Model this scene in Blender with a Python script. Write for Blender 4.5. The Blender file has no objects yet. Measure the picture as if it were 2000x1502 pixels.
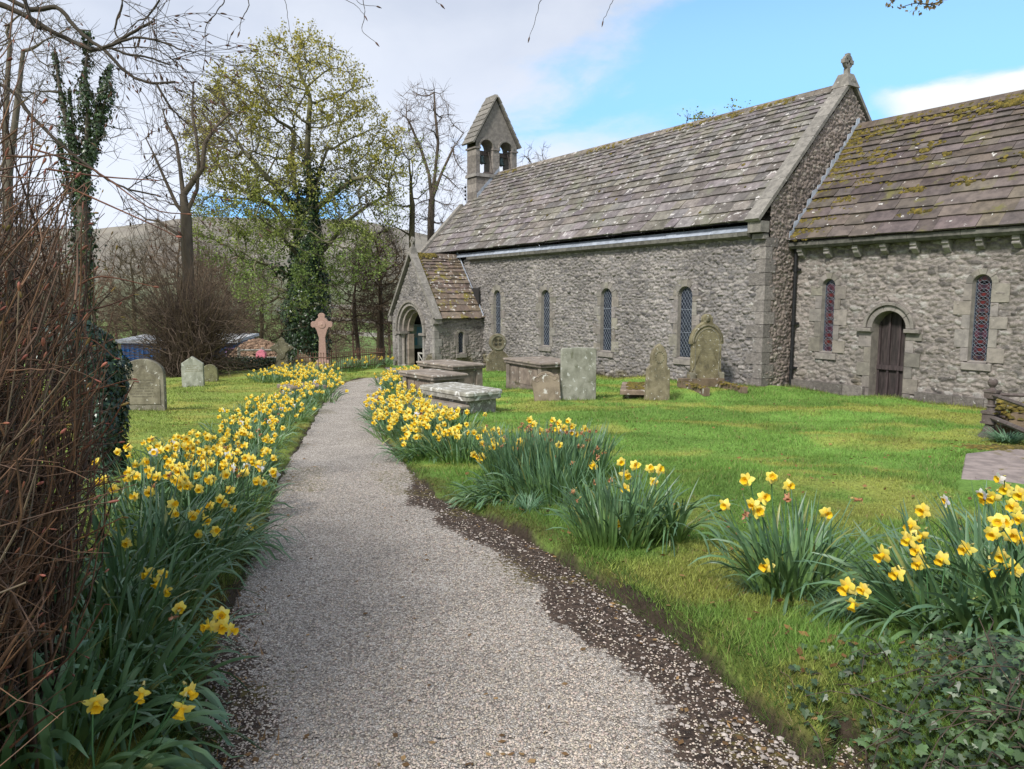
import bpy, math
import numpy as np
from math import radians as rad, pi

# ------------------------------------------------------------------ camera, sky, sun, exposure
scn = bpy.context.scene
YAW, PITCH, FPX = rad(34.0), rad(6.6), 1450.0
cam_d = bpy.data.cameras.new("camera")
cam_d.sensor_width = 36.0
cam_d.lens = 36.0 * FPX / 2000.0
cam_d.clip_start, cam_d.clip_end = 0.05, 9000.0
cam = bpy.data.objects.new("camera", cam_d)
scn.collection.objects.link(cam)
cam.location = (0, 0, 1.6)
cam.rotation_euler = (rad(90) - PITCH, 0, rad(90) - YAW)
scn.camera = cam
scn.view_settings.view_transform = 'Standard'
scn.view_settings.look = 'None'
scn.view_settings.gamma = 1.0
scn.view_settings.exposure = 0.70
scn.render.engine = 'CYCLES'
scn.cycles.max_bounces = 6
scn.cycles.diffuse_bounces = 3
scn.cycles.glossy_bounces = 2
scn.cycles.transmission_bounces = 3
scn.cycles.transparent_max_bounces = 4

SUN_EL, SUN_AZ = rad(44), rad(158)          # azimuth clockwise from north (+Y)
F = np.array([-math.cos(YAW), math.sin(YAW), 0.0])
R = np.array([math.sin(YAW), math.cos(YAW), 0.0])
Z = np.array([0, 0, 1.0])
CAM = np.array([0, 0, 1.6])

def ray(x, y):
    dx, v = x - 1000.0, 751.0 - y
    return dx * R + (FPX * math.cos(PITCH) + v * math.sin(PITCH)) * F + (v * math.cos(PITCH) - FPX * math.sin(PITCH)) * Z

def at(x, y, d):                              # the point d metres ahead seen in that direction
    r = ray(x, y)
    return CAM + r * d / (r @ F)

def on_y(x, y, Y):
    r = ray(x, y)
    return CAM + r * Y / r[1]

def build_world():
    w = bpy.data.worlds.new("World")
    scn.world = w
    w.use_nodes = True
    nt = w.node_tree
    nt.nodes.clear()
    N, L = nt.nodes.new, nt.links.new
    out, bg = N('ShaderNodeOutputWorld'), N('ShaderNodeBackground')
    sky = N('ShaderNodeTexSky')
    sky.sky_type = 'NISHITA'
    sky.sun_disc = False
    sky.sun_elevation, sky.sun_rotation = SUN_EL, SUN_AZ
    sky.air_density, sky.dust_density, sky.ozone_density = 1.2, 0.6, 2.0
    tint = N('ShaderNodeMix'); tint.data_type = 'RGBA'; tint.blend_type = 'MULTIPLY'
    tint.inputs[0].default_value = 1.0
    L(sky.outputs[0], tint.inputs[6])
    tc = N('ShaderNodeTexCoord')

    def m(op, a, b=None, c=None):
        n = N('ShaderNodeMath'); n.operation = op
        for i, v in enumerate((a, b, c)):
            if v is None: continue
            if hasattr(v, 'links'): L(v, n.inputs[i])
            else: n.inputs[i].default_value = v
        return n.outputs[0]

    def dot(v):
        n = N('ShaderNodeVectorMath'); n.operation = 'DOT_PRODUCT'
        L(tc.outputs['Generated'], n.inputs[0]); n.inputs[1].default_value = tuple(v)
        return n.outputs['Value']

    def noise(scale, det, dist=0.0, zs=1.0, rough=0.55, off=0.0):
        mp = N('ShaderNodeMapping'); mp.inputs['Scale'].default_value = (1, 1, zs)
        mp.inputs['Location'].default_value = (off, off, 0)
        L(tc.outputs['Generated'], mp.inputs['Vector'])
        n = N('ShaderNodeTexNoise'); L(mp.outputs[0], n.inputs['Vector'])
        n.inputs['Scale'].default_value = scale; n.inputs['Detail'].default_value = det
        n.inputs['Roughness'].default_value = rough; n.inputs['Distortion'].default_value = dist
        return n.outputs['Fac']

    def ramp(v, a, b):
        n = N('ShaderNodeMapRange'); n.interpolation_type = 'SMOOTHSTEP'
        L(v, n.inputs['Value']); n.inputs['From Min'].default_value = a; n.inputs['From Max'].default_value = b
        return n.outputs['Result']

    def plane(p, q, inside):                   # great circle through two directions, positive on the side of the third
        n = np.cross(ray(*p), ray(*q)); n /= np.linalg.norm(n)
        if n @ ray(*inside) < 0: n = -n
        return n

    tm = N('ShaderNodeMix'); tm.data_type = 'RGBA'
    L(ramp(dot((0, 0, 1)), 0.10, 0.34), tm.inputs[0])
    tm.inputs[6].default_value = (0.62, 1.05, 1.75, 1); tm.inputs[7].default_value = (1.28, 1.60, 1.72, 1)
    L(tm.outputs[2], tint.inputs[7])
    n1 = noise(3.0, 8, 0.4, 2.0)
    n2 = noise(9.0, 9, 0.3, 2.5, 0.6, 3.0)
    n3 = noise(2.0, 5, 0.6, 3.5, 0.5, 7.0)
    wob = m('ADD', m('MULTIPLY', m('SUBTRACT', n1, 0.5), 0.28), m('MULTIPLY', m('SUBTRACT', n2, 0.5), 0.12))
    # the big soft cloud bank towards the west
    a = ramp(m('ADD', dot(plane((1330, 0), (1090, 230), (500, 100))), wob), -0.035, 0.05)
    # low white cloud along the skyline west to north
    b = ramp(m('ADD', m('MULTIPLY', dot((0, 0, -1)), 1.0), m('ADD', m('MULTIPLY', wob, 0.6), 0.215)), -0.02, 0.05)
    # cumulus behind the chancel
    c1 = ramp(m('ADD', dot(plane((1690, 180), (2000, 112), (1900, 300))), m('MULTIPLY', wob, 0.22)), -0.002, 0.012)
    c2 = ramp(m('ADD', dot(plane((1660, 0), (1700, 400), (1950, 150))), m('MULTIPLY', wob, 0.3)), 0.0, 0.05)
    cov = m('MAXIMUM', m('MAXIMUM', a, b), m('MULTIPLY', c1, c2))
    # blue slot low over the hill
    sl = m('MULTIPLY', ramp(m('ADD', dot((0, 0, -1)), m('ADD', m('MULTIPLY', wob, 0.22), 0.140)), 0.0, 0.02),
           ramp(dot(plane((330, 300), (345, 500), (600, 400))), 0.0, 0.05))
    sl = m('MULTIPLY', sl, ramp(dot(plane((740, 300), (720, 500), (600, 400))), 0.0, 0.06))
    cov = m('MULTIPLY', cov, m('SUBTRACT', 1.0, m('MULTIPLY', sl, 0.97)))
    # overhead and behind the viewer the sky is mostly cloud as well
    back = ramp(dot(-F), -0.15, 0.25)
    cov = m('MAXIMUM', cov, m('MULTIPLY', back, ramp(n3, 0.32, 0.5)))
    shade = N('ShaderNodeValToRGB')
    L(m('ADD', m('MULTIPLY', n1, 0.6), m('MULTIPLY', n3, 0.45)), shade.inputs[0])
    e = shade.color_ramp.elements
    e[0].position, e[0].color = 0.36, (3.9, 4.45, 5.6, 1)
    e[1].position, e[1].color = 0.66, (6.2, 6.55, 7.3, 1)
    # towards the skyline the cloud is brighter
    low = N('ShaderNodeMix'); low.data_type = 'RGBA'
    L(ramp(dot((0, 0, -1)), -0.42, -0.12), low.inputs[0])
    L(shade.outputs[0], low.inputs[6]); low.inputs[7].default_value = (6.4, 6.9, 7.9, 1)
    low2 = N('ShaderNodeMix'); low2.data_type = 'RGBA'
    L(m('MULTIPLY', c1, c2), low2.inputs[0])
    L(low.outputs[2], low2.inputs[6]); low2.inputs[7].default_value = (7.4, 7.7, 8.1, 1)
    mix = N('ShaderNodeMix'); mix.data_type = 'RGBA'
    L(cov, mix.inputs[0]); L(tint.outputs[2], mix.inputs[6]); L(low2.outputs[2], mix.inputs[7])
    L(mix.outputs[2], bg.inputs[0]); bg.inputs[1].default_value = 0.085
    L(bg.outputs[0], out.inputs[0])

build_world()
sun_d = bpy.data.lights.new("sun", 'SUN')
sun_d.energy, sun_d.angle, sun_d.color = 2.9, rad(9), (1.0, 0.95, 0.88)
sun = bpy.data.objects.new("sun", sun_d)
scn.collection.objects.link(sun)
sun.location = (0, 0, 40)
sun.rotation_euler = (rad(90) - SUN_EL, 0, pi - SUN_AZ)

# ------------------------------------------------------------------ helpers
def hash2(i, j, s=0):
    h = (i.astype(np.int64) * 374761393 + j.astype(np.int64) * 668265263 + s * 974634777) & 0xffffffff
    h = ((h ^ (h >> 13)) * 1274126177) & 0xffffffff
    h = (h ^ (h >> 16)) & 0xffffffff
    h = (h * 2246822519) & 0xffffffff
    return ((h ^ (h >> 15)) & 0xffffff) / float(0x1000000)

def vnoise(x, y, s=0):
    xi, yi = np.floor(x), np.floor(y)
    fx, fy = x - xi, y - yi
    fx, fy = fx * fx * (3 - 2 * fx), fy * fy * (3 - 2 * fy)
    a, b = hash2(xi, yi, s), hash2(xi + 1, yi, s)
    c, d = hash2(xi, yi + 1, s), hash2(xi + 1, yi + 1, s)
    return (a * (1 - fx) + b * fx) * (1 - fy) + (c * (1 - fx) + d * fx) * fy

def fbm(x, y, s=0, o=4):
    t, a, n = 0.0, 0.5, 0.0
    for k in range(o):
        t = t + a * vnoise(x * 2 ** k + 17.3 * k, y * 2 ** k - 9.1 * k, s + k); n += a; a *= 0.5
    return t / n

def sstep(x, a, b):
    t = np.clip((x - a) / (b - a), 0, 1)
    return t * t * (3 - 2 * t)

def norm(v):
    return v / np.maximum(np.linalg.norm(v, axis=-1, keepdims=True), 1e-9)

def link(o, parent=None, loc=None):
    scn.collection.objects.link(o)
    if loc is not None: o.location = loc
    if parent is not None: o.parent = parent
    return o

def tag(o, label=None, cat=None, group=None, kind=None):
    for k, v in (('label', label), ('category', cat), ('group', group), ('kind', kind)):
        if v: o[k] = v
    return o

def empty(name, loc=(0, 0, 0), rz=0.0, label=None, cat=None, group=None):
    o = bpy.data.objects.new(name, None)
    link(o, None, tuple(loc)); o.rotation_euler = (0, 0, rz)
    o.empty_display_size = 0.2
    return tag(o, label, cat, group)

class MB:
    """collects geometry, built as one mesh"""
    def __init__(self):
        self.V, self.F, self.C, self.MI, self.n = [], [], [], [], 0
    def add(self, V, F, col=None, mi=0):
        V = np.asarray(V, float).reshape(-1, 3)
        for f in (F if isinstance(F, (list, tuple)) and len(F) and np.ndim(F[0]) == 2 else [F]):
            f = np.asarray(f, int)
            if f.size == 0: continue
            self.F.append(f + self.n); self.MI.append(np.full(len(f), mi))
        if col is None: col = np.ones(3)
        col = np.asarray(col, float)
        if col.ndim == 1: col = np.tile(col, (len(V), 1))
        self.V.append(V); self.C.append(col); self.n += len(V)
        return self
    def box(self, c, s, rot=None, col=None, mi=0, taper=0.0):
        c, s = np.asarray(c, float), np.asarray(s, float) / 2
        v = np.array([[x, y, z] for z in (-1, 1) for y in (-1, 1) for x in (-1, 1)], float)
        v[v[:, 2] > 0, :2] *= 1 - taper
        v = v * s
        if rot is not None: v = v @ np.asarray(rot).T
        self.add(v + c, np.array([[0, 2, 3, 1], [4, 5, 7, 6], [0, 1, 5, 4], [2, 6, 7, 3], [0, 4, 6, 2], [1, 3, 7, 5]]), col, mi)
        return self
    def prism(self, pts, O, U, W, Nn, n0, n1, col=None, bev=0.0, mi=0, jit=0.0, rng=None):
        """2-D outline (counter-clockwise seen from +N) in plane U,W run from n0 to n1, front edge chamfered"""
        p = np.asarray(pts, float); k = len(p)
        if jit and rng is not None: p = p + rng.uniform(-jit, jit, p.shape)
        c = p.mean(0)
        U, W, Nn, O = map(lambda a: np.asarray(a, float), (U, W, Nn, O))
        rings = [(p, n0), (p, n1 - bev)]
        if bev:
            e0, e1 = norm(p - np.roll(p, 1, 0)), norm(np.roll(p, -1, 0) - p)
            nr = norm(np.stack([-(e0 + e1)[:, 1], (e0 + e1)[:, 0]], 1))
            rings.append((p + nr * bev, n1))
        V = np.concatenate([O + q[:, :1] * U + q[:, 1:] * W + n * Nn for q, n in rings])
        Q = []
        for r in range(len(rings) - 1):
            for i in range(k):
                j = (i + 1) % k
                Q.append([r * k + i, r * k + j, (r + 1) * k + j, (r + 1) * k + i])
        m = len(V); V = np.concatenate([V, [O + c[0] * U + c[1] * W + rings[0][1] * Nn, O + c[0] * U + c[1] * W + rings[-1][1] * Nn]])
        T = [[m, (i + 1) % k, i] for i in range(k)] + [[m + 1, (len(rings) - 1) * k + i, (len(rings) - 1) * k + (i + 1) % k] for i in range(k)]
        self.add(V, [np.array(Q), np.array(T)], col, mi)
        return self
    def lathe(self, prof, c=(0, 0, 0), seg=16, col=None, mi=0, axis=None):
        prof = np.asarray(prof, float); k = len(prof)
        a = np.arange(seg) * 2 * pi / seg
        V = np.stack([prof[:, 0, None] * np.cos(a), prof[:, 0, None] * np.sin(a), np.repeat(prof[:, 1, None], seg, 1)], -1).reshape(-1, 3)
        if axis is not None: V = V @ np.asarray(axis).T
        i, j = np.meshgrid(np.arange(k - 1), np.arange(seg), indexing='ij')
        i, j = i.ravel(), j.ravel(); j2 = (j + 1) % seg
        self.add(V + np.asarray(c, float), np.stack([i * seg + j, i * seg + j2, (i + 1) * seg + j2, (i + 1) * seg + j], 1), col, mi)
        return self
    def tube(self, pts, r, seg=6, col=None, mi=0):
        P = np.asarray(pts, float)[None]; r = np.broadcast_to(np.asarray(r, float), (P.shape[1],))[None]
        V, Q = tubes(P, r, seg); self.add(V, Q, col, mi); return self
    def build(self, name, mats, parent=None, smooth=False, at0=None):
        V = np.concatenate(self.V) if self.V else np.zeros((0, 3))
        C = np.concatenate(self.C)
        return mk(name, V, self.F, mats, parent, C, smooth, np.concatenate(self.MI), at0)

def mk(name, V, F, mats, parent=None, col=None, smooth=False, mi=None, at0=None, loc=None):
    me = bpy.data.meshes.new(name)
    V = np.asarray(V, np.float32)
    if at0 is not None: V = V - np.asarray(at0, np.float32)
    if not isinstance(F, (list, tuple)): F = [F]
    F = [np.asarray(f, np.int32) for f in F if len(f)]
    me.vertices.add(len(V)); me.vertices.foreach_set('co', V.ravel())
    lt = np.concatenate([np.full(len(f), f.shape[1], np.int32) for f in F])
    li = np.concatenate([f.ravel() for f in F])
    me.loops.add(len(li)); me.loops.foreach_set('vertex_index', li)
    me.polygons.add(len(lt))
    me.polygons.foreach_set('loop_start', np.concatenate([[0], np.cumsum(lt)[:-1]]).astype(np.int32))
    me.polygons.foreach_set('loop_total', lt)
    for m_ in (mats if isinstance(mats, (list, tuple)) else [mats]): me.materials.append(m_)
    if mi is not None and np.any(mi): me.polygons.foreach_set('material_index', mi.astype(np.int32))
    me.polygons.foreach_set('use_smooth', np.full(len(lt), smooth))
    me.update(calc_edges=True)
    if col is not None:
        ca = me.color_attributes.new('Col', 'FLOAT_COLOR', 'POINT')
        cc = np.ones((len(V), 4), np.float32); cc[:, :col.shape[1]] = col
        ca.data.foreach_set('color', cc.ravel())
    o = bpy.data.objects.new(name, me)
    link(o, parent, loc if loc is not None else (at0 if (at0 is not None and parent is None) else None))
    return o

def tubes(P, Rr, seg=4):
    """N polylines of K points (N,K,3) with radii (N,K) as tubes"""
    N_, K = P.shape[:2]
    T = np.empty_like(P); T[:, 1:-1] = P[:, 2:] - P[:, :-2]; T[:, 0] = P[:, 1] - P[:, 0]; T[:, -1] = P[:, -1] - P[:, -2]
    T = norm(T)
    ref = np.where(np.abs(T.mean(1))[:, 2:3] > 0.7, np.array([[1., 0.17, 0]]), np.array([[0., 0, 1]]))[:, None]
    A = norm(np.cross(T, ref)); B = np.cross(T, A)
    a = np.arange(seg) * 2 * pi / seg
    V = P[:, :, None] + Rr[:, :, None, None] * (A[:, :, None] * np.cos(a)[:, None] + B[:, :, None] * np.sin(a)[:, None])
    n, k, s = np.meshgrid(np.arange(N_), np.arange(K - 1), np.arange(seg), indexing='ij')
    n, k, s = n.ravel(), k.ravel(), s.ravel(); s2 = (s + 1) % seg
    b = (n * K + k) * seg; t = b + seg
    return V.reshape(-1, 3), np.stack([b + s, b + s2, t + s2, t + s], 1)

def ribbons(P, W, S, fold=0.0):
    """strap leaves: N polylines, half widths (N,K), side vectors (N,1|K,3); three points across when folded"""
    N_, K = P.shape[:2]
    T = np.empty_like(P); T[:, 1:-1] = P[:, 2:] - P[:, :-2]; T[:, 0] = P[:, 1] - P[:, 0]; T[:, -1] = P[:, -1] - P[:, -2]
    T = norm(T); S = norm(S - (S * T).sum(-1, keepdims=True) * T); Nn = np.cross(S, T)
    w = W[..., None]
    V = np.stack([P - S * w + Nn * w * fold, P, P + S * w + Nn * w * fold], 2)
    n, k, s = np.meshgrid(np.arange(N_), np.arange(K - 1), np.arange(2), indexing='ij')
    b = ((n * K + k) * 3 + s).ravel()
    return V.reshape(-1, 3), np.stack([b, b + 1, b + 4, b + 3], 1)

def rotz(a): return np.array([[math.cos(a), -math.sin(a), 0], [math.sin(a), math.cos(a), 0], [0, 0, 1]])
def rotx(a): return np.array([[1, 0, 0], [0, math.cos(a), -math.sin(a)], [0, math.sin(a), math.cos(a)]])
def roty(a): return np.array([[math.cos(a), 0, math.sin(a)], [0, 1, 0], [-math.sin(a), 0, math.cos(a)]])

# ------------------------------------------------------------------ materials
def mat(name, c1, c2=None, scale=4.0, det=6, lo=0.35, hi=0.65, rough=0.9, bump=0.0, bscale=30.0, bdet=6, attr=True,
        spots=(), transl=0.0, stretch=(1, 1, 1), spec=0.3, metal=0.0, coat=0.0, bdist=0.01):
    m = bpy.data.materials.new(name); m.use_nodes = True
    nt = m.node_tree; N, L = nt.nodes.new, nt.links.new
    bs = nt.nodes['Principled BSDF']; out = nt.nodes['Material Output']
    bs.inputs['Roughness'].default_value = rough
    bs.inputs['Specular IOR Level'].default_value = spec
    bs.inputs['Metallic'].default_value = metal
    tc = N('ShaderNodeTexCoord'); mp = N('ShaderNodeMapping'); mp.inputs['Scale'].default_value = stretch
    L(tc.outputs['Object'], mp.inputs['Vector'])
    def noise(sc, d, off=0.0, dist=0.0):
        n = N('ShaderNodeTexNoise'); n.inputs['Scale'].default_value = sc; n.inputs['Detail'].default_value = d
        n.inputs['Roughness'].default_value = 0.6; n.inputs['Distortion'].default_value = dist
        if off:
            ad = N('ShaderNodeVectorMath'); ad.operation = 'ADD'; L(mp.outputs[0], ad.inputs[0]); ad.inputs[1].default_value = (off, off * 1.7, -off)
            L(ad.outputs[0], n.inputs['Vector'])
        else: L(mp.outputs[0], n.inputs['Vector'])
        return n.outputs['Fac']
    def rng_(v, a, b):
        n = N('ShaderNodeMapRange'); L(v, n.inputs['Value']); n.interpolation_type = 'SMOOTHSTEP'
        n.inputs['From Min'].default_value = a; n.inputs['From Max'].default_value = b
        return n.outputs['Result']
    def mixc(f, a, b, mode='MIX'):
        n = N('ShaderNodeMix'); n.data_type = 'RGBA'; n.blend_type = mode
        for i, v in ((0, f), (6, a), (7, b)):
            if hasattr(v, 'links'): L(v, n.inputs[i])
            elif i == 0: n.inputs[0].default_value = v
            else: n.inputs[i].default_value = (*v, 1)
        return n.outputs[2]
    col = mixc(rng_(noise(scale, det), lo, hi), c1, c2 or c1)
    if attr:
        at_ = N('ShaderNodeVertexColor'); at_.layer_name = 'Col'
        col = mixc(1.0, col, at_.outputs['Color'], 'MULTIPLY')
    for k, (sc_, ssc, a, b) in enumerate(spots):
        col = mixc(rng_(noise(ssc, 5, 3.1 + 5 * k, 0.3), a, b), col, sc_)
    L(col, bs.inputs['Base Color'])
    if bump:
        bn = N('ShaderNodeBump'); bn.inputs['Strength'].default_value = bump; bn.inputs['Distance'].default_value = bdist
        L(noise(bscale, bdet, 1.3), bn.inputs['Height']); L(bn.outputs[0], bs.inputs['Normal'])
    if transl:
        tr = N('ShaderNodeBsdfTranslucent'); L(col, tr.inputs['Color'])
        ms = N('ShaderNodeMixShader'); ms.inputs[0].default_value = transl
        L(bs.outputs[0], ms.inputs[1]); L(tr.outputs[0], ms.inputs[2]); L(ms.outputs[0], out.inputs['Surface'])
    return m

LICH = (0.50, 0.49, 0.44)
M = {}
M['rubble'] = mat('rubble_stone', (0.255, 0.240, 0.230), (0.165, 0.155, 0.150), 14, 6, bump=1.0, bscale=38, bdist=0.03,
                  spots=[((0.10, 0.095, 0.088), 3.2, 0.58, 0.78), ((.42, .41, .385), 9, 0.63, 0.69), ((.42, .41, .385), 27, 0.68, 0.73)])
M['ashlar'] = mat('dressed_stone', (0.300, 0.282, 0.262), (0.205, 0.193, 0.182), 7, 7, bump=0.7, bscale=45,
                  spots=[(LICH, 15, 0.68, 0.73), ((0.15, 0.14, 0.12), 2.5, 0.58, 0.75)])
M['slate'] = mat('stone_slate', (0.205, 0.188, 0.176), (0.125, 0.113, 0.107), 5, 8, bump=0.8, bscale=26, bdist=0.012,
                 spots=[((0.16, 0.165, 0.12), 1.3, 0.55, 0.75), ((0.46, 0.44, 0.42), 5.5, 0.61, 0.645), ((0.42, 0.40, 0.38), 16, 0.67, 0.70)])
M['slate_mossy'] = mat('mossy_stone_slate', (0.140, 0.116, 0.103), (0.085, 0.071, 0.065), 5, 8, bump=0.8, bscale=26, bdist=0.012,
                 spots=[((0.13, 0.12, 0.05), 1.9, 0.58, 0.70), ((0.50, 0.49, 0.46), 6.0, 0.66, 0.69)])
M['slate_porch'] = mat('porch_stone_slate', (0.20, 0.155, 0.12), (0.12, 0.097, 0.078), 5, 8, bump=0.8, bscale=26, bdist=0.012,
                 spots=[((0.19, 0.16, 0.04), 2.6, 0.56, 0.66), ((0.52, 0.50, 0.46), 7.0, 0.60, 0.64)])
M['coping'] = mat('coping_stone', (0.24, 0.225, 0.20), (0.16, 0.15, 0.135), 8, 6, bump=0.5, bscale=40,
                  spots=[((0.40, 0.38, 0.35), 9, 0.62, 0.70)])
M['cornice'] = mat('stained_stone', (0.14, 0.135, 0.12), (0.08, 0.078, 0.07), 7, 6, bump=0.5, bscale=40)
M['lead'] = mat('lead_sheet', (0.36, 0.40, 0.47), (0.25, 0.28, 0.33), 5, 4, rough=0.55, bump=0.15, bscale=12)
M['moss'] = mat('roof_moss', (0.165, 0.125, 0.025), (0.075, 0.065, 0.02), 12, 5, bump=1.0, bscale=60, rough=1.0)
M['iron'] = mat('black_iron', (0.012, 0.012, 0.013), (0.02, 0.02, 0.022), 20, 3, rough=0.45, bump=0.1)
M['rust'] = mat('rusty_iron', (0.13, 0.065, 0.04), (0.07, 0.045, 0.035), 20, 5, rough=0.85, bump=0.5, bscale=80)
M['oldiron'] = mat('weathered_iron', (0.085, 0.065, 0.06), (0.13, 0.11, 0.10), 14, 5, rough=0.8, bump=0.6, bscale=60,
                   spots=[(LICH, 22, 0.68, 0.72)])
M['bronze'] = mat('bell_bronze', (0.10, 0.15, 0.15), (0.05, 0.07, 0.07), 9, 4, rough=0.5, metal=0.4, bump=0.1)
M['wood'] = mat('weathered_oak', (0.060, 0.047, 0.046), (0.026, 0.021, 0.021), 7, 8, rough=0.75, bump=0.6, bscale=30, stretch=(6, 6, 0.5))
M['glass'] = mat('window_glass', (0.012, 0.017, 0.030), (0.025, 0.033, 0.05), 5, 3, rough=0.18, spec=0.5, bump=0.2, bscale=8)
M['mesh'] = mat('window_lattice', (0.24, 0.27, 0.32), (0.17, 0.19, 0.23), 9, 3, rough=0.6)
M['redglass'] = mat('red_stained_glass', (0.060, 0.013, 0.015), (0.035, 0.010, 0.016), 14, 3, rough=0.3, spec=0.5)
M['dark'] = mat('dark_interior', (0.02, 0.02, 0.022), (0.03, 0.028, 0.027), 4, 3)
M['grave'] = mat('gravestone', (0.22, 0.205, 0.155), (0.12, 0.11, 0.08), 5, 7, bump=0.6, bscale=50,
                 spots=[(LICH, 14, 0.62, 0.67), ((0.09, 0.08, 0.055), 2.4, 0.56, 0.72)])
M['grave_pale'] = mat('grey_gravestone', (0.29, 0.285, 0.25), (0.165, 0.165, 0.135), 4, 7, bump=0.4, bscale=50, stretch=(1, 1, 0.8),
                 spots=[((0.11, 0.115, 0.075), 3.1, 0.54, 0.72), ((0.45, 0.46, 0.43), 12, 0.60, 0.66)])
M['tomb'] = mat('tomb_sandstone', (0.26, 0.22, 0.185), (0.155, 0.13, 0.11), 4, 7, bump=0.5, bscale=40,
                 spots=[((0.50, 0.49, 0.45), 6, 0.60, 0.66), ((0.11, 0.10, 0.06), 2.2, 0.58, 0.72)])
M['tomb_white'] = mat('lichened_tomb', (0.34, 0.33, 0.29), (0.20, 0.19, 0.16), 6, 7, bump=0.6, bscale=40,
                 spots=[((0.56, 0.56, 0.53), 9, 0.54, 0.62)])
M['granite'] = mat('pink_granite', (0.40, 0.265, 0.215), (0.30, 0.195, 0.16), 40, 4, rough=0.7, bump=0.1)
M['ink'] = mat('worn_inscription', (0.10, 0.092, 0.065), (0.16, 0.145, 0.11), 30, 3)
M['earth'] = mat('bare_earth', (0.07, 0.05, 0.04), (0.04, 0.03, 0.024), 9, 7, bump=1.0, bscale=30, bdist=0.02)
M['stones'] = mat('loose_stones', (0.42, 0.385, 0.36), (0.32, 0.29, 0.275), 60, 3, bump=0.3, bscale=200)
M['gravel'] = mat('gravel_chips', (0.50, 0.455, 0.405), (0.38, 0.34, 0.30), 90, 3, rough=0.85)
M['blade'] = mat('grass_blade', (1, 1, 1), (0.85, 0.85, 0.85), 2.0, 3, rough=0.6, transl=0.25, spec=0.25)
M['leafstrap'] = mat('daffodil_leaf', (0.120, 0.215, 0.125), (0.070, 0.145, 0.080), 6, 3, rough=0.42, transl=0.15, spec=0.5)
M['petal'] = mat('daffodil_petal', (0.92, 0.80, 0.19), (0.90, 0.72, 0.11), 20, 3, rough=0.6, transl=0.35)
M['trumpet'] = mat('daffodil_trumpet', (0.91, 0.65, 0.03), (0.88, 0.56, 0.015), 20, 3, rough=0.6, transl=0.3)
M['petal_white'] = mat('white_petal', (0.80, 0.80, 0.72), (0.74, 0.74, 0.66), 20, 3, rough=0.6, transl=0.35)
M['petal_dead'] = mat('withered_petal', (0.50, 0.27, 0.13), (0.38, 0.18, 0.09), 30, 3, rough=0.9, transl=0.2)
M['ivy'] = mat('ivy_leaf', (0.030, 0.060, 0.025), (0.018, 0.036, 0.018), 4, 3, rough=0.35, spec=0.5, transl=0.08)
M['ivy_low'] = mat('ground_ivy_leaf', (0.052, 0.092, 0.034), (0.028, 0.054, 0.024), 4, 3, rough=0.42, spec=0.45, transl=0.12)
M['spring'] = mat('spring_leaf', (0.33, 0.325, 0.095), (0.25, 0.275, 0.08), 0.5, 3, rough=0.6, transl=0.4)
M['bark'] = mat('bark', (0.115, 0.10, 0.08), (0.06, 0.052, 0.042), 3, 6, bump=0.6, bscale=14, stretch=(1, 1, 0.4))
M['bark_green'] = mat('algae_bark', (0.115, 0.11, 0.06), (0.06, 0.055, 0.04), 3, 6, bump=0.6, bscale=14, stretch=(1, 1, 0.4))
M['twig'] = mat('bare_twigs', (0.125, 0.102, 0.082), (0.08, 0.066, 0.054), 2, 4)
M['shrubstem'] = mat('brown_shrub_stem', (0.145, 0.080, 0.045), (0.060, 0.037, 0.027), 5, 5, rough=0.7, bump=0.3, bscale=60)
M['bud'] = mat('pink_bud', (0.40, 0.14, 0.11), (0.26, 0.12, 0.06), 30, 3, rough=0.6, transl=0.2)
M['blue'] = mat('blue_paint', (0.03, 0.13, 0.36), (0.02, 0.09, 0.26), 3, 3, rough=0.5)
M['white'] = mat('white_paint', (0.62, 0.64, 0.66), (0.50, 0.52, 0.54), 3, 3, rough=0.6)
M['paper'] = mat('notice_paper', (0.55, 0.62, 0.72), (0.45, 0.52, 0.64), 3, 3)
M['pink'] = mat('pink_plastic', (0.7, 0.22, 0.30), (0.6, 0.2, 0.26), 3, 3)
M['heap'] = mat('dead_leaf_heap', (0.33, 0.22, 0.15), (0.2, 0.13, 0.09), 6, 5, bump=1.0, bscale=20, bdist=0.05)
M['drystone'] = mat('drystone_wall', (0.36, 0.35, 0.32), (0.25, 0.24, 0.22), 1.0, 5, bump=0.8, bscale=5)
M['straw'] = mat('dry_grass', (0.42, 0.32, 0.20), (0.33, 0.25, 0.15), 10, 3, transl=0.2)
M['ledger'] = mat('ledger_stone', (0.30, 0.268, 0.245), (0.19, 0.170, 0.157), 6, 8, bump=0.9, bscale=20, bdist=.02, stretch=(1, 1.3, 1),
                 spots=[((0.14, 0.115, 0.03), 2.0, 0.60, 0.68)])
# ------------------------------------------------------------------ terrain
PROF_D = [-400, -5, 0, 5, 10, 15, 20, 26, 31, 36, 42, 55, 80, 120, 200, 620]
PROF_Z = [0.6, 0.05, 0, -0.10, -0.38, -0.64, -0.88, -1.12, -1.32, -1.75, -2.9, -4.6, -7.5, -10.5, -13, -15]
CTRL = np.array([(-11.4, 15, -0.57), (-14, 15, -0.66), (-17, 15, -0.76), (-20, 15, -0.92), (-24.2, 15, -1.06), (-24.2, 12.9, -1.0), (-27.7, 12.9, -1.14),
                 (-7, 16.1, -0.64), (-9, 16.1, -0.68), (-4, 16.1, -0.6), (-11, 16.1, -0.66)])
def prof(a):
    i = np.clip(np.searchsorted(PROF_D, a) - 1, 0, len(PROF_D) - 2)
    return np.interp(a, PROF_D, PROF_Z)
RIDGE_X = [-1500, -400, 200, 300, 400, 560, 700, 800, 870, 1000, 1400, 2000, 3500]
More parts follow.
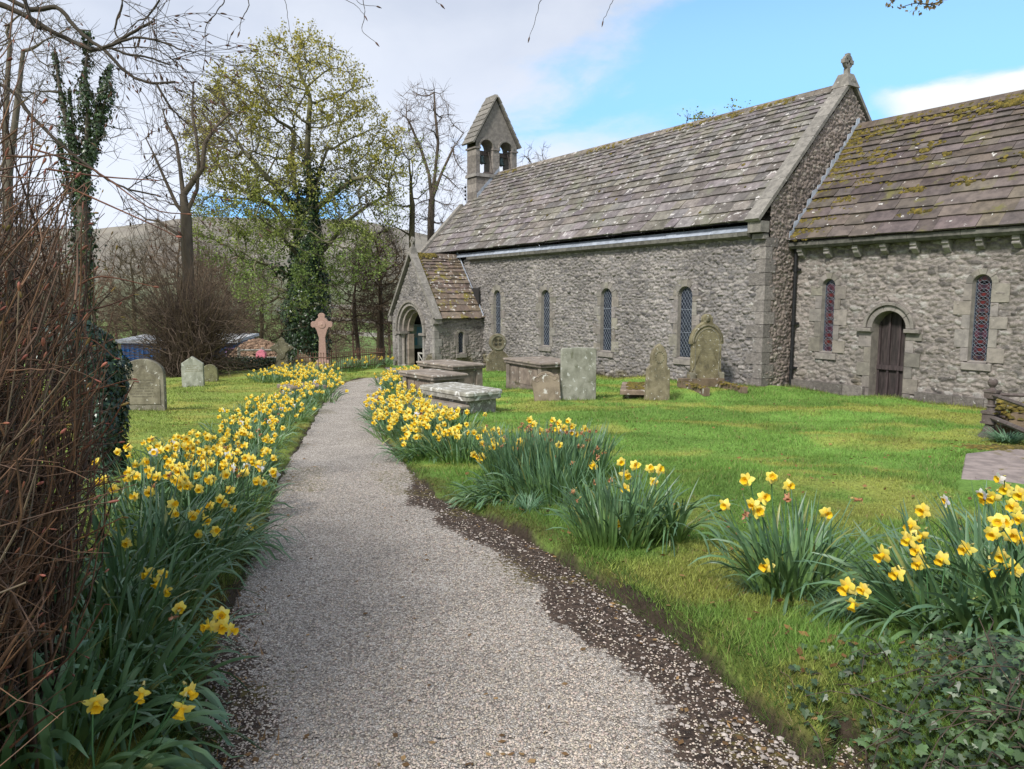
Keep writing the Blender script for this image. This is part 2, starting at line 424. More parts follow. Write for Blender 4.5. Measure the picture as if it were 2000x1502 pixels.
RIDGE_Y = [470, 440, 447, 436, 424, 428, 430, 452, 470, 480, 500, 520, 540]
_cres = None
def height(x, y):
    global _cres
    x, y = np.asarray(x, float), np.asarray(y, float)
    a = x * F[0] + y * F[1]; b = x * R[0] + y * R[1]
    z = sum(prof(a + o) * w for o, w in ((-1.2, .25), (0, .5), (1.2, .25)))
    if _cres is None:
        ca = CTRL[:, 0] * F[0] + CTRL[:, 1] * F[1]
        _cres = CTRL[:, 2] - sum(prof(ca + o) * w for o, w in ((-1.2, .25), (0, .5), (1.2, .25)))
    sw, se = 0.006, 0.0
    for (cx, cy, _), e in zip(CTRL, _cres):
        w = 1.0 / (((x - cx) ** 2 + (y - cy) ** 2) + 0.7) ** 2
        sw = sw + w; se = se + w * e
    z = z + se / sw
    # the moor beyond the valley
    px = 1000 + b / np.maximum(a, 1) * FPX
    far = np.maximum(a, 1) * 0 + 1500 * (583 - np.interp(px, RIDGE_X, RIDGE_Y)) / FPX
    t = np.clip((a - 560) / (1500 - 560), 0, 1.35)
    z = z + np.where(a > 560, (far + 15) * (t ** 1.35 / (1 + 0.0 * t)) * np.where(t > 1, 2 - t, 1), 0)
    z = z + sstep(a, 500, 900) * 9 * (fbm(x / 140, y / 140, 5, 4) - 0.5)
    return z

def gpx(x, y, zoff=0.0):                     # where a picture direction meets the ground
    r = ray(x, y); r = r / np.linalg.norm(r)
    t = np.concatenate([np.arange(0.5, 60, 0.02), np.arange(60, 700, 0.5)])
    P = CAM + t[:, None] * r
    h = P[:, 2] - height(P[:, 0], P[:, 1]) - zoff
    i = np.argmax(h < 0)
    return P[i]

def gz(x, y): return float(height(np.array([x]), np.array([y]))[0])

LEFT_PX = [(330, 1600), (372, 1502), (395, 1400), (425, 1290), (455, 1180), (500, 1080), (525, 1010), (545, 950), (565, 905), (592, 862), (612, 825), (625, 800), (640, 780), (655, 762), (675, 748), (705, 740), (760, 733)]
RIGHT_PX = [(1750, 1600), (1600, 1502), (1500, 1420), (1390, 1310), (1260, 1210), (1150, 1135), (1050, 1070), (950, 1015), (860, 975), (815, 935), (785, 900), (762, 870), (745, 835), (737, 805), (737, 780), (748, 764), (800, 750)]
LP = np.array([gpx(*p)[:2] for p in LEFT_PX]); RP = np.array([gpx(*p)[:2] for p in RIGHT_PX])
# continue the path behind the viewer and on to the porch door
back = -F[:2] * 5
LP = np.vstack([LP[0] + back + R[:2] * .2, LP]); RP = np.vstack([RP[0] + back - R[:2] * .9, RP])
LP = np.vstack([LP, [-27.4, 12.3]]); RP = np.vstack([RP, [-24.9, 12.3]])
def resample(P, n):
    s = np.concatenate([[0], np.cumsum(np.linalg.norm(np.diff(P, axis=0), axis=1))])
    # smooth with Catmull-Rom
    out = []
    for k in range(len(P) - 1):
        p0, p1, p2, p3 = P[max(k - 1, 0)], P[k], P[k + 1], P[min(k + 2, len(P) - 1)]
        for t in np.linspace(0, 1, n, endpoint=False):
            out.append(0.5 * ((2 * p1) + (-p0 + p2) * t + (2 * p0 - 5 * p1 + 4 * p2 - p3) * t * t + (-p0 + 3 * p1 - 3 * p2 + p3) * t ** 3))
    return np.array(out + [P[-1]])
LS, RS = resample(LP, 14), resample(RP, 14)
POLY = np.vstack([LS, RS[::-1]])
def seg_dist(x, y, C):
    """distance to a polyline"""
    d = np.full(x.shape, 1e9)
    for a, b in zip(C[:-1], C[1:]):
        ab = b - a; L2 = ab @ ab + 1e-12
        t = np.clip(((x - a[0]) * ab[0] + (y - a[1]) * ab[1]) / L2, 0, 1)
        d = np.minimum(d, (x - a[0] - t * ab[0]) ** 2 + (y - a[1] - t * ab[1]) ** 2)
    return np.sqrt(d)
def in_poly(x, y, P):
    ins = np.zeros(x.shape, bool)
    j = len(P) - 1
    for i in range(len(P)):
        xi, yi, xj, yj = P[i, 0], P[i, 1], P[j, 0], P[j, 1]
        if yi != yj:
            c = ((yi > y) != (yj > y)) & (x < (xj - xi) * (y - yi) / (yj - yi) + xi)
            ins ^= c
        j = i
    return ins
def path_sd(x, y):
    """signed distance to the path edge: positive on the grass; also distance to the right edge"""
    x, y = np.asarray(x, float), np.asarray(y, float)
    near = (x ** 2 + y ** 2) < 36 ** 2
    sd = np.full(x.shape, 20.0); dr = np.full(x.shape, 20.0)
    if near.any():
        l, r = seg_dist(x[near], y[near], LS[::2]), seg_dist(x[near], y[near], RS[::2])
        ins = in_poly(x[near], y[near], POLY)
        sd[near] = np.where(ins, -1, 1) * np.minimum(l, r); dr[near] = r
    return sd, dr

def moss_mask(x, y):
    a = x * F[0] + y * F[1]; b = x * R[0] + y * R[1]
    n = fbm(b / 1.6 + 3, a / 1.0, 11, 4) * 0.65 + fbm(b / 0.5, a / 0.35, 12, 3) * 0.35
    m = sstep(n, 0.46, 0.64)
    left = sstep(-b / np.maximum(a, 1) * 10, 2.2, 3.4)
    return np.clip(m * 0.8 + left * 0.45, 0, 1)
GREEN = np.array([0.140, 0.250, 0.050]); MOSSY = np.array([0.29, 0.30, 0.07]); OLIVE = np.array([0.115, 0.105, 0.03])
def lawn_colour(x, y):
    m = moss_mask(x, y)[:, None]
    g = fbm(x / 0.9, y / 0.9, 21, 4)[:, None]
    c = GREEN * (0.70 + 0.65 * g) * (1 - m) + MOSSY * (0.75 + 0.5 * g) * m
    return c
CH_Y = 15.0
def bank(x, y, sd):
    """small turf step beside the path, higher towards the viewer on the right"""
    a = x * F[0] + y * F[1]; b = x * R[0] + y * R[1]
    hgt = np.where(b > -0.2, 0.035 + 0.07 * sstep(-a, -9, -3), 0.03)
    n = fbm(x * 4, y * 4, 31, 3) - 0.5
    z = hgt * sstep(sd + n * 0.10, -0.01, 0.07)
    # soft grave mounds in the lawn
    z = z + sstep(sd, 0.2, 1.2) * (0.20 * (fbm(b / 2.1, a / 1.15, 41, 2) - 0.5) + 0.03 * (fbm(x * 2.2, y * 2.2, 42, 3) - 0.5)) * sstep(np.hypot(x, y), 70, 30)
    # ivy bank at the right-hand corner
    z = z + 0.30 * np.exp(-(((b - 1.75) / 0.75) ** 2 + ((a - 2.1) / 0.9) ** 2)) * sstep(sd, 0.0, 0.35)
    return z
def surf(x, y):
    x, y = np.atleast_1d(np.asarray(x, float)), np.atleast_1d(np.asarray(y, float))
    sd, _ = path_sd(x, y)
    return height(x, y) + bank(x, y, sd)
def sz(x, y): return float(surf(x, y)[0])

def polar(r0, r1, step, fine, coarse):
    nr = int(math.log(r1 / r0) / step) + 2
    r = r0 * (r1 / r0) ** (np.arange(nr) / (nr - 1))
    fwd = math.atan2(F[1], F[0])
    a = np.concatenate([np.arange(-50, 50, fine), np.arange(50, 310, coarse)])
    a = fwd - np.radians(a)
    rr, aa = np.meshgrid(r, a, indexing='ij')
    x, y = (rr * np.cos(aa)).ravel(), (rr * np.sin(aa)).ravel()
    na = len(a)
    i, j = np.meshgrid(np.arange(nr - 1), np.arange(na), indexing='ij'); i, j = i.ravel(), j.ravel(); j2 = (j + 1) % na
    return x, y, np.stack([i * na + j, (i + 1) * na + j, (i + 1) * na + j2, i * na + j2], 1), na

def build_ground():
    m = bpy.data.materials.new('lawn'); m.use_nodes = True
    nt = m.node_tree; N, L = nt.nodes.new, nt.links.new; bs = nt.nodes['Principled BSDF']
    bs.inputs['Roughness'].default_value = 0.95; bs.inputs['Specular IOR Level'].default_value = 0.15
    ca = N('ShaderNodeVertexColor'); ca.layer_name = 'Col'
    tc = N('ShaderNodeTexCoord')
    n1 = N('ShaderNodeTexNoise'); n1.inputs['Scale'].default_value = 26; n1.inputs['Detail'].default_value = 8; n1.inputs['Roughness'].default_value = .7
    L(tc.outputs['Object'], n1.inputs['Vector'])
    mr = N('ShaderNodeMapRange'); L(n1.outputs['Fac'], mr.inputs[0]); mr.inputs[1].default_value = .3; mr.inputs[2].default_value = .7; mr.inputs[3].default_value = .5; mr.inputs[4].default_value = 1.45
    mx = N('ShaderNodeMix'); mx.data_type = 'RGBA'; mx.blend_type = 'MULTIPLY'; mx.inputs[0].default_value = 1
    L(ca.outputs['Color'], mx.inputs[6]); L(mr.outputs[0], mx.inputs[7]); L(mx.outputs[2], bs.inputs['Base Color'])
    bp = N('ShaderNodeBump'); bp.inputs['Strength'].default_value = 0.7; bp.inputs['Distance'].default_value = 0.03
    L(n1.outputs['Fac'], bp.inputs['Height']); L(bp.outputs[0], bs.inputs['Normal'])
    M['lawn'] = m
    x, y, Q, na = polar(0.35, 60, 0.011, 0.28, 3.0)
    x = np.append(x, 0); y = np.append(y, 0); c = len(x) - 1
    j = np.arange(na); T = np.stack([np.full(na, c), j, (j + 1) % na], 1)
    sd, dr = path_sd(x, y)
    z = height(x, y) + bank(x, y, sd) - 0.03 * (sd < -0.04) - 0.0
    col = lawn_colour(x, y)
    # bare earth: turf edge and the strip along the church walls
    n = fbm(x * 3, y * 3, 51, 4)
    e = sstep(0.07 - sd + (n - 0.5) * 0.16, 0.0, 0.05)[:, None]
    col = col * (1 - e) + np.array([0.045, 0.034, 0.025]) * e
    o = (sstep(0.32 - sd + (n - .5) * 0.5, 0, 0.3)[:, None]) * (1 - e) * 0.7
    col = col * (1 - o) + OLIVE * (0.6 + 0.8 * n[:, None]) * o
    wl = np.where(x < -11.4, 15.0, 16.1) - y
    w = (sstep(0.32 - np.abs(wl) + (n - .5) * 0.3, 0, 0.2) * (x > -24))[:, None]
    col = col * (1 - w) + np.array([0.11, 0.075, 0.05]) * w
    # rough ground past the churchyard edge
    a = x * F[0] + y * F[1]
    rgh = sstep(a + (n - .5) * 2, 31.5, 33)[:, None]
    col = col * (1 - rgh) + (np.array([0.10, 0.085, 0.05]) * (0.6 + .8 * n[:, None])) * rgh
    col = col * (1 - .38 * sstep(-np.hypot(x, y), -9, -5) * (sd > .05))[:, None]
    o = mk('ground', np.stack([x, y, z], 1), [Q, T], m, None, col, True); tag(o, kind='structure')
    # valley fields
    x, y, Q, na = polar(58, 640, 0.03, 0.5, 5)
    z = height(x, y) - 0.15
    a = x * F[0] + y * F[1]; b = x * R[0] + y * R[1]
    f = hash2(np.floor(a / 60 + 0.3 * np.sin(b / 50)), np.floor(b / 45), 3)[:, None]
    col = np.array([0.13, 0.20, 0.055]) * (0.75 + 0.5 * f) * np.ones((len(x), 1))
    br = sstep(100 - a + 20 * (fbm(x / 9, y / 9, 3, 3) - .5), 0, 20)[:, None]
    col = col * (1 - br) + np.array([0.12, 0.11, 0.07]) * br
    tag(mk('fields', np.stack([x, y, z], 1), Q, m, None, col, True), kind='structure')
    # moorland hill
    mh = mat('moorland', (1, 1, 1), (0.82, 0.80, 0.82), 0.012, 6, attr=True, bump=0)
    x, y, Q, na = polar(630, 2300, 0.012, 0.25, 5)
    z = height(x, y) - 0.3
    a = x * F[0] + y * F[1]; b = x * R[0] + y * R[1]
    n = fbm(x / 120, y / 120, 61, 5)[:, None]; n2 = fbm(x / 35, y / 35, 62, 4)[:, None]
    t = sstep(a + 130 * (n[:, 0] - .5), 700, 1050)[:, None]
    col = np.array([0.15, 0.18, 0.09]) * (1 - t) + np.array([0.225, 0.205, 0.165]) * t
    fld = hash2(np.floor(a / 110 + 0.25 * np.sin(b / 80)), np.floor(b / 130 + .2 * np.sin(a / 60)), 3)[:, None]
    col = col * (0.78 + 0.22 * fld + 0.45 * (n - .5) + 0.5 * (n2 - .5))
    dk = sstep(n[:, 0], .56, .66)[:, None] * (1 - t * .5)
    col = col * (1 - dk) + np.array([0.10, 0.095, 0.07]) * dk
    tag(mk('hills', np.stack([x, y, z], 1), Q, mh, None, col, True), kind='structure')

def build_path():
    m = bpy.data.materials.new('gravel_path'); m.use_nodes = True
    nt = m.node_tree; N, L = nt.nodes.new, nt.links.new; bs = nt.nodes['Principled BSDF']
    bs.inputs['Roughness'].default_value = 0.95; bs.inputs['Specular IOR Level'].default_value = 0.2
    tc = N('ShaderNodeTexCoord'); ca = N('ShaderNodeVertexColor'); ca.layer_name = 'Col'
    vo = N('ShaderNodeTexVoronoi'); vo.inputs['Scale'].default_value = 95; L(tc.outputs['Object'], vo.inputs['Vector'])
    vo2 = N('ShaderNodeTexVoronoi'); vo2.feature = 'DISTANCE_TO_EDGE'; vo2.inputs['Scale'].default_value = 95; L(tc.outputs['Object'], vo2.inputs['Vector'])
    big = N('ShaderNodeTexNoise'); big.inputs['Scale'].default_value = 2.2; big.inputs['Detail'].default_value = 6; L(tc.outputs['Object'], big.inputs['Vector'])
    sep = N('ShaderNodeSeparateColor'); L(vo.outputs['Color'], sep.inputs[0])
    r1 = N('ShaderNodeValToRGB'); L(sep.outputs[0], r1.inputs[0])
    e = r1.color_ramp.elements
    e[0].position, e[0].color = 0.0, (0.20, 0.170, 0.145, 1); e[1].position, e[1].color = 1.0, (0.70, 0.645, 0.575, 1)
    el = e.new(0.45); el.color = (0.44, 0.395, 0.345, 1)
    rr = N('ShaderNodeMapRange'); L(vo2.outputs['Distance'], rr.inputs[0]); rr.inputs[1].default_value = 0; rr.inputs[2].default_value = .16; rr.inputs[3].default_value = .35; rr.inputs[4].default_value = 1
    mx = N('ShaderNodeMix'); mx.data_type = 'RGBA'; mx.blend_type = 'MULTIPLY'; mx.inputs[0].default_value = 1
    L(r1.outputs[0], mx.inputs[6]); L(rr.outputs[0], mx.inputs[7])
    rb = N('ShaderNodeMapRange'); L(big.outputs[0], rb.inputs[0]); rb.inputs[1].default_value = .3; rb.inputs[2].default_value = .7; rb.inputs[3].default_value = .86; rb.inputs[4].default_value = 1.12
    mx2 = N('ShaderNodeMix'); mx2.data_type = 'RGBA'; mx2.blend_type = 'MULTIPLY'; mx2.inputs[0].default_value = 1
    L(mx.outputs[2], mx2.inputs[6]); L(rb.outputs[0], mx2.inputs[7])
    # earth showing through: amount in Col.r, green algae amount in Col.g
    sc = N('ShaderNodeSeparateColor'); L(ca.outputs[0], sc.inputs[0])
    n2 = N('ShaderNodeTexNoise'); n2.inputs['Scale'].default_value = 34; n2.inputs['Detail'].default_value = 6; L(tc.outputs['Object'], n2.inputs['Vector'])
    def thr(sock, soft=.10):
        ad = N('ShaderNodeMath'); ad.operation = 'ADD'; L(sock, ad.inputs[0])
        mm = N('ShaderNodeMath'); mm.operation = 'MULTIPLY_ADD'; L(n2.outputs[0], mm.inputs[0]); mm.inputs[1].default_value = 1.2; mm.inputs[2].default_value = -0.6; L(mm.outputs[0], ad.inputs[1])
        mr = N('ShaderNodeMapRange'); mr.interpolation_type = 'SMOOTHSTEP'; L(ad.outputs[0], mr.inputs[0]); mr.inputs[1].default_value = .5 - soft; mr.inputs[2].default_value = .5 + soft
        return mr.outputs[0]
    er = N('ShaderNodeMix'); er.data_type = 'RGBA'; L(thr(sc.outputs[0]), er.inputs[0]); L(mx2.outputs[2], er.inputs[6])
    rn = N('ShaderNodeValToRGB'); L(n2.outputs[0], rn.inputs[0]); rn.color_ramp.elements[0].position = .35; rn.color_ramp.elements[0].color = (.03, .022, .018, 1); rn.color_ramp.elements[1].position = .7; rn.color_ramp.elements[1].color = (.115, .082, .062, 1)
    L(rn.outputs[0], er.inputs[7])
    gr = N('ShaderNodeMix'); gr.data_type = 'RGBA'; L(thr(sc.outputs[1], .2), gr.inputs[0]); L(er.outputs[2], gr.inputs[6]); gr.inputs[7].default_value = (.13, .11, .03, 1)
    L(gr.outputs[2], bs.inputs['Base Color'])
    bp = N('ShaderNodeBump'); bp.inputs['Strength'].default_value = 1.0; bp.inputs['Distance'].default_value = 0.012
    L(vo2.outputs['Distance'], bp.inputs['Height']); L(bp.outputs[0], bs.inputs['Normal'])
    K = 28
    t = np.linspace(-0.04, 1.04, K)
    n_ = min(len(LS), len(RS))
    P = LS[:, None] * (1 - t[None, :, None]) + RS[:, None] * t[None, :, None]
    x, y = P[..., 0].ravel(), P[..., 1].ravel()
    sd, dr = path_sd(x, y)
    a = x * F[0] + y * F[1]
    nn = fbm(x * 1.7, y * 1.7, 71, 4)
    nearf = sstep(-a, -8.5, -5.5)
    right = np.clip((0.40 * nearf + 0.09 - dr) / 0.30, -1, 1) * 1.1 + (fbm(x * 2.6, y * 2.6, 78, 4) - .5) * 1.7 * nearf
    left = np.clip((0.12 + .25 * nearf * sstep(-a, -5, -3) - (-sd)) / 0.3, -1, 1) * .8 + (nn - .5)
    earth = np.clip(np.maximum(right, left) * sstep(0.9 + sd, 0, .4), 0, 1)
    alg = np.clip(0.55 * sstep(fbm(x * 1.3 + 9, y * 1.3, 73, 3), .56, .70) * sstep(.8 + sd, 0.0, .6) + .25 * sstep(.4 + sd, 0, .4) * nn, 0, 1)
    alg = np.minimum(alg, .42)
    z = height(x, y) + 0.005 + 0.012 * (fbm(x * 2, y * 2, 77, 3) - .5)
    n, k = P.shape[:2]
    i, j = np.meshgrid(np.arange(n - 1), np.arange(k - 1), indexing='ij'); i, j = i.ravel(), j.ravel()
    Q = np.stack([i * k + j, i * k + j + 1, (i + 1) * k + j + 1, (i + 1) * k + j], 1)
    o = mk('path', np.stack([x, y, z], 1), Q, m, None, np.stack([earth, alg, nn], 1), True); tag(o, kind='structure')

def scatter_polar(n, r0, r1, seed, amin=-42, amax=42, pw=1.0):
    g = np.random.default_rng(seed)
    r = r0 * (r1 / r0) ** (g.random(n) ** pw)
    a = math.atan2(F[1], F[0]) - np.radians(g.uniform(amin, amax, n))
    return r * np.cos(a), r * np.sin(a), r, g

def build_gravel():
    x, y, r, g = scatter_polar(120000, 1.9, 8.5, 5, pw=1.15)
    sd, dr = path_sd(x, y)
    nn = fbm(x * 1.7, y * 1.7, 71, 4)
    a = x * F[0] + y * F[1]
    earth = (dr < (0.22 + .45 * fbm(x * 2.6, y * 2.6, 78, 4)) * sstep(-a, -8.5, -5.5)) & (g.random(len(x)) < .45 + .45 * nn)
    k = (sd < -0.0) & ~earth
    x, y, r = x[k], y[k], r[k]
    n = len(x)
    s = g.uniform(0.0028, 0.0062, n) * (1 + 0.05 * r)
    o = np.array([[1, 0, 0], [0, 1, 0], [-1, 0, 0], [0, -1, 0], [0, 0, 1], [0, 0, -1]], float)
    V = o[None] * g.uniform(0.6, 1.25, (n, 6, 3))
    th = g.uniform(0, 2 * pi, n); c, sn = np.cos(th), np.sin(th)
    V = np.stack([V[..., 0] * c[:, None] - V[..., 1] * sn[:, None], V[..., 0] * sn[:, None] + V[..., 1] * c[:, None], V[..., 2] * .7], -1) * s[:, None, None]
    z = height(x, y) + 0.006 + s * .3 + .012 * (fbm(x * 2, y * 2, 77, 3) - .5)
    V = V + np.stack([x, y, z], 1)[:, None]
    T = np.array([[0, 1, 4], [1, 2, 4], [2, 3, 4], [3, 0, 4]])
    T = (np.arange(n)[:, None, None] * 6 + T).reshape(-1, 3)
    col = np.repeat(g.uniform(.55, 1.25, (n, 1)) * np.array([1.03, .98, .93]) + g.uniform(-.04, .04, (n, 3)), 6, 0)
    tag(mk('gravel', V.reshape(-1, 3), T, M['gravel'], None, col, False), kind='stuff', label='pale gravel chippings spread over the churchyard path', cat='gravel')
    # bigger loose stones and bits in the bare earth margin
    g = np.random.default_rng(8)
    n = 1300
    k = g.integers(14, 14 * 9, n); off = np.abs(g.normal(0, .22, n)) + .03
    e0, e1 = RS[k], RS[k + 1]; tdir = norm(e1 - e0); nrm = np.stack([-tdir[:, 1], tdir[:, 0]], 1)
    inner = np.sign(((LS[np.minimum(k, len(LS) - 1)] - e0) * nrm).sum(1))[:, None] * nrm
    P = e0 + (e1 - e0) * g.random((n, 1)) + inner * off[:, None]
    k = (np.hypot(P[:, 0], P[:, 1]) > 1.9)
    P = P[k]; n = len(P)
    s = 0.003 + 0.012 * g.random(n) ** 6
    V = np.concatenate([o, [[.6, .6, .6], [-.6, .6, .6], [-.6, -.6, .6], [.6, -.6, .6]]])[None] * g.uniform(.7, 1.2, (n, 10, 3)) * s[:, None, None] * np.array([1.2, .9, .6])
    V = V + np.stack([P[:, 0], P[:, 1], height(P[:, 0], P[:, 1]) + .006 + s * .25], 1)[:, None]
    T = np.array([[4, 6, 7], [4, 7, 8], [4, 8, 9], [4, 9, 6], [6, 0, 1], [6, 1, 7], [1, 2, 7], [7, 2, 8], [2, 3, 8], [8, 3, 9], [3, 0, 9], [9, 0, 6]])
    T = (np.arange(n)[:, None, None] * 10 + T).reshape(-1, 3)
    col = np.repeat(g.uniform(.6, 1.2, (n, 1)) * np.array([1, .97, .93]), 10, 0)
    tag(mk('loose_stones', V.reshape(-1, 3), T, M['stones'], None, col, False), kind='stuff', label='loose stones in the bare earth along the path edge', cat='stones')

def blades(x, y, z, g, h, w, lean, colour):
    n = len(x)
    th = g.uniform(0, 2 * pi, n); d = np.stack([np.cos(th), np.sin(th), np.zeros(n)], 1)
    ph = g.uniform(0, 2 * pi, n); s = np.stack([np.cos(ph), np.sin(ph), np.zeros(n)], 1)
    B = np.stack([x, y, z], 1)
    le = (lean * g.uniform(.2, 1, n))[:, None]
    tip = B + d * le * h[:, None] + Z * (h * (1 - .35 * le[:, 0]))[:, None]
    V = np.stack([B - s * w[:, None], B + s * w[:, None], tip], 1).reshape(-1, 3)
    return V, np.arange(3 * n).reshape(-1, 3), np.repeat(colour, 3, 0)

def build_grass():
    x, y, r, g = scatter_polar(800000, 2.2, 26, 15, -46, 62, pw=0.82)
    sd, _ = path_sd(x, y)
    k = (sd > 0.03) & ~((y > 14.98) & (x < -11.2)) & (y < 16.05) & ~((x < -24) & (y > 12.8))
    n = fbm(x * 3, y * 3, 51, 4)
    k &= ~((np.abs(np.where(x < -11.4, 15.0, 16.1) - y) < .25))
    k &= g.random(len(x)) < 0.35 + 0.65 * sstep(sd + (n - .5) * .5, .0, .3)
    for q in NO_GRASS: k &= ~in_poly(x, y, np.array(q))
    x, y, r, sd = x[k], y[k], r[k], sd[k]
    m = moss_mask(x, y)
    tall = 1 + 1.5 * (fbm(x * 1.8, y * 1.8, 91, 4) - .5)
    h = g.uniform(.018, .050, len(x)) * tall * (1 - .45 * m) * (1 + .035 * r) * (1 + .45 * sstep(-r, -6, -3))
    near = sstep(.35 - sd, 0, .3)
    w = (0.0012 + 0.00032 * r) * g.uniform(.7, 1.3, len(x)) * (1 + .3 * m)
    col = lawn_colour(x, y) * g.uniform(.62, 1.5, (len(x), 1))
    ol = (sstep(.30 - sd + (g.random(len(x)) - .5) * .3, 0, .3) * .75 * sstep(fbm(x * 1.4, y * 1.4, 95, 3), .56, .42))[:, None]
    col = col * (1 - ol) + OLIVE * g.uniform(.7, 1.5, (len(x), 1)) * ol
    dry = (g.random(len(x)) < .05)[:, None]
    col = np.where(dry, np.array([.30, .25, .11]), col)
    V, T, C = blades(x, y, surf(x, y) - .003, g, h, w, np.full(len(x), .9), col)
    # longer uncut grass round the foot of the stones and walls
    px_, py_ = [], []
    for (bx, by, yaw, hu, hn) in STONES:
        k = int(420 * (hu + hn)); s = g.uniform(-1, 1, k); e = g.integers(0, 4, k); o_ = .02 + np.abs(g.normal(0, .045, k))
        lu = np.where(e < 2, s * (hu + .05), np.where(e == 2, hu + o_, -hu - o_)); ln = np.where(e < 2, np.where(e == 0, hn + o_, -hn - o_), s * (hn + .05))
        px_.append(bx + lu * -math.sin(yaw) + ln * math.cos(yaw)); py_.append(by + lu * math.cos(yaw) + ln * math.sin(yaw))
    k = 5200; xx = g.uniform(-24, -2.5, k); px_.append(xx); py_.append(np.where(xx < -11.4, 14.80, 15.86) - np.abs(g.normal(0, .07, k)))
    x3, y3 = np.concatenate(px_), np.concatenate(py_); n = len(x3); r3 = np.hypot(x3, y3)
    c3 = lawn_colour(x3, y3) * g.uniform(.4, 1.2, (n, 1)); c3 = np.where(g.random((n, 1)) < .22, np.array([.30, .25, .13]) * g.uniform(.5, 1.1, (n, 1)), c3)
    V3, T3, C3 = blades(x3, y3, surf(x3, y3) - .01, g, g.uniform(.04, .13, n), (.0014 + .00030 * r3) * g.uniform(.7, 1.3, n), np.full(n, .8), c3)
    V, T, C = np.concatenate([V, V3]), np.concatenate([T, T3 + len(V)]), np.concatenate([C, C3])
    # shaggy turf lip beside the path
    x, y, r, g = scatter_polar(400000, 1.9, 9, 16, pw=.9); sd, _ = path_sd(x, y); k = (sd > -.03) & (sd < .16); x, y, r, sd = x[k], y[k], r[k], sd[k]
    n = len(x); mo = fbm(x * 1.4, y * 1.4, 95, 3)
    gr = sstep(mo, .42, .56)[:, None]; col = (np.array([.105, .085, .028]) * (1 - gr) + GREEN * .62 * gr) * g.uniform(.5, 1.5, (n, 1)); col = np.where(g.random((n, 1)) < .06, np.array([.26, .20, .11]), col)
    V2, T2, C2 = blades(x, y, surf(x, y) - .004, g, g.uniform(.012, .045, n) * (.6 + .7 * gr[:, 0]), (.0011 + .0002 * r) * g.uniform(.7, 1.4, n), np.full(n, 1.3), col)
    V, T, C = np.concatenate([V, V2]), np.concatenate([T, T2 + len(V)]), np.concatenate([C, C2])
    tag(mk('grass', V, T, M['blade'], None, C, False), kind='stuff', label='short green and mossy grass blades covering the churchyard lawns', cat='grass')
NO_GRASS = []; STONES = []
# ------------------------------------------------------------------ the church
EX, SO, WE = np.array([1., 0, 0]), np.array([0, -1., 0]), np.array([-1., 0, 0])

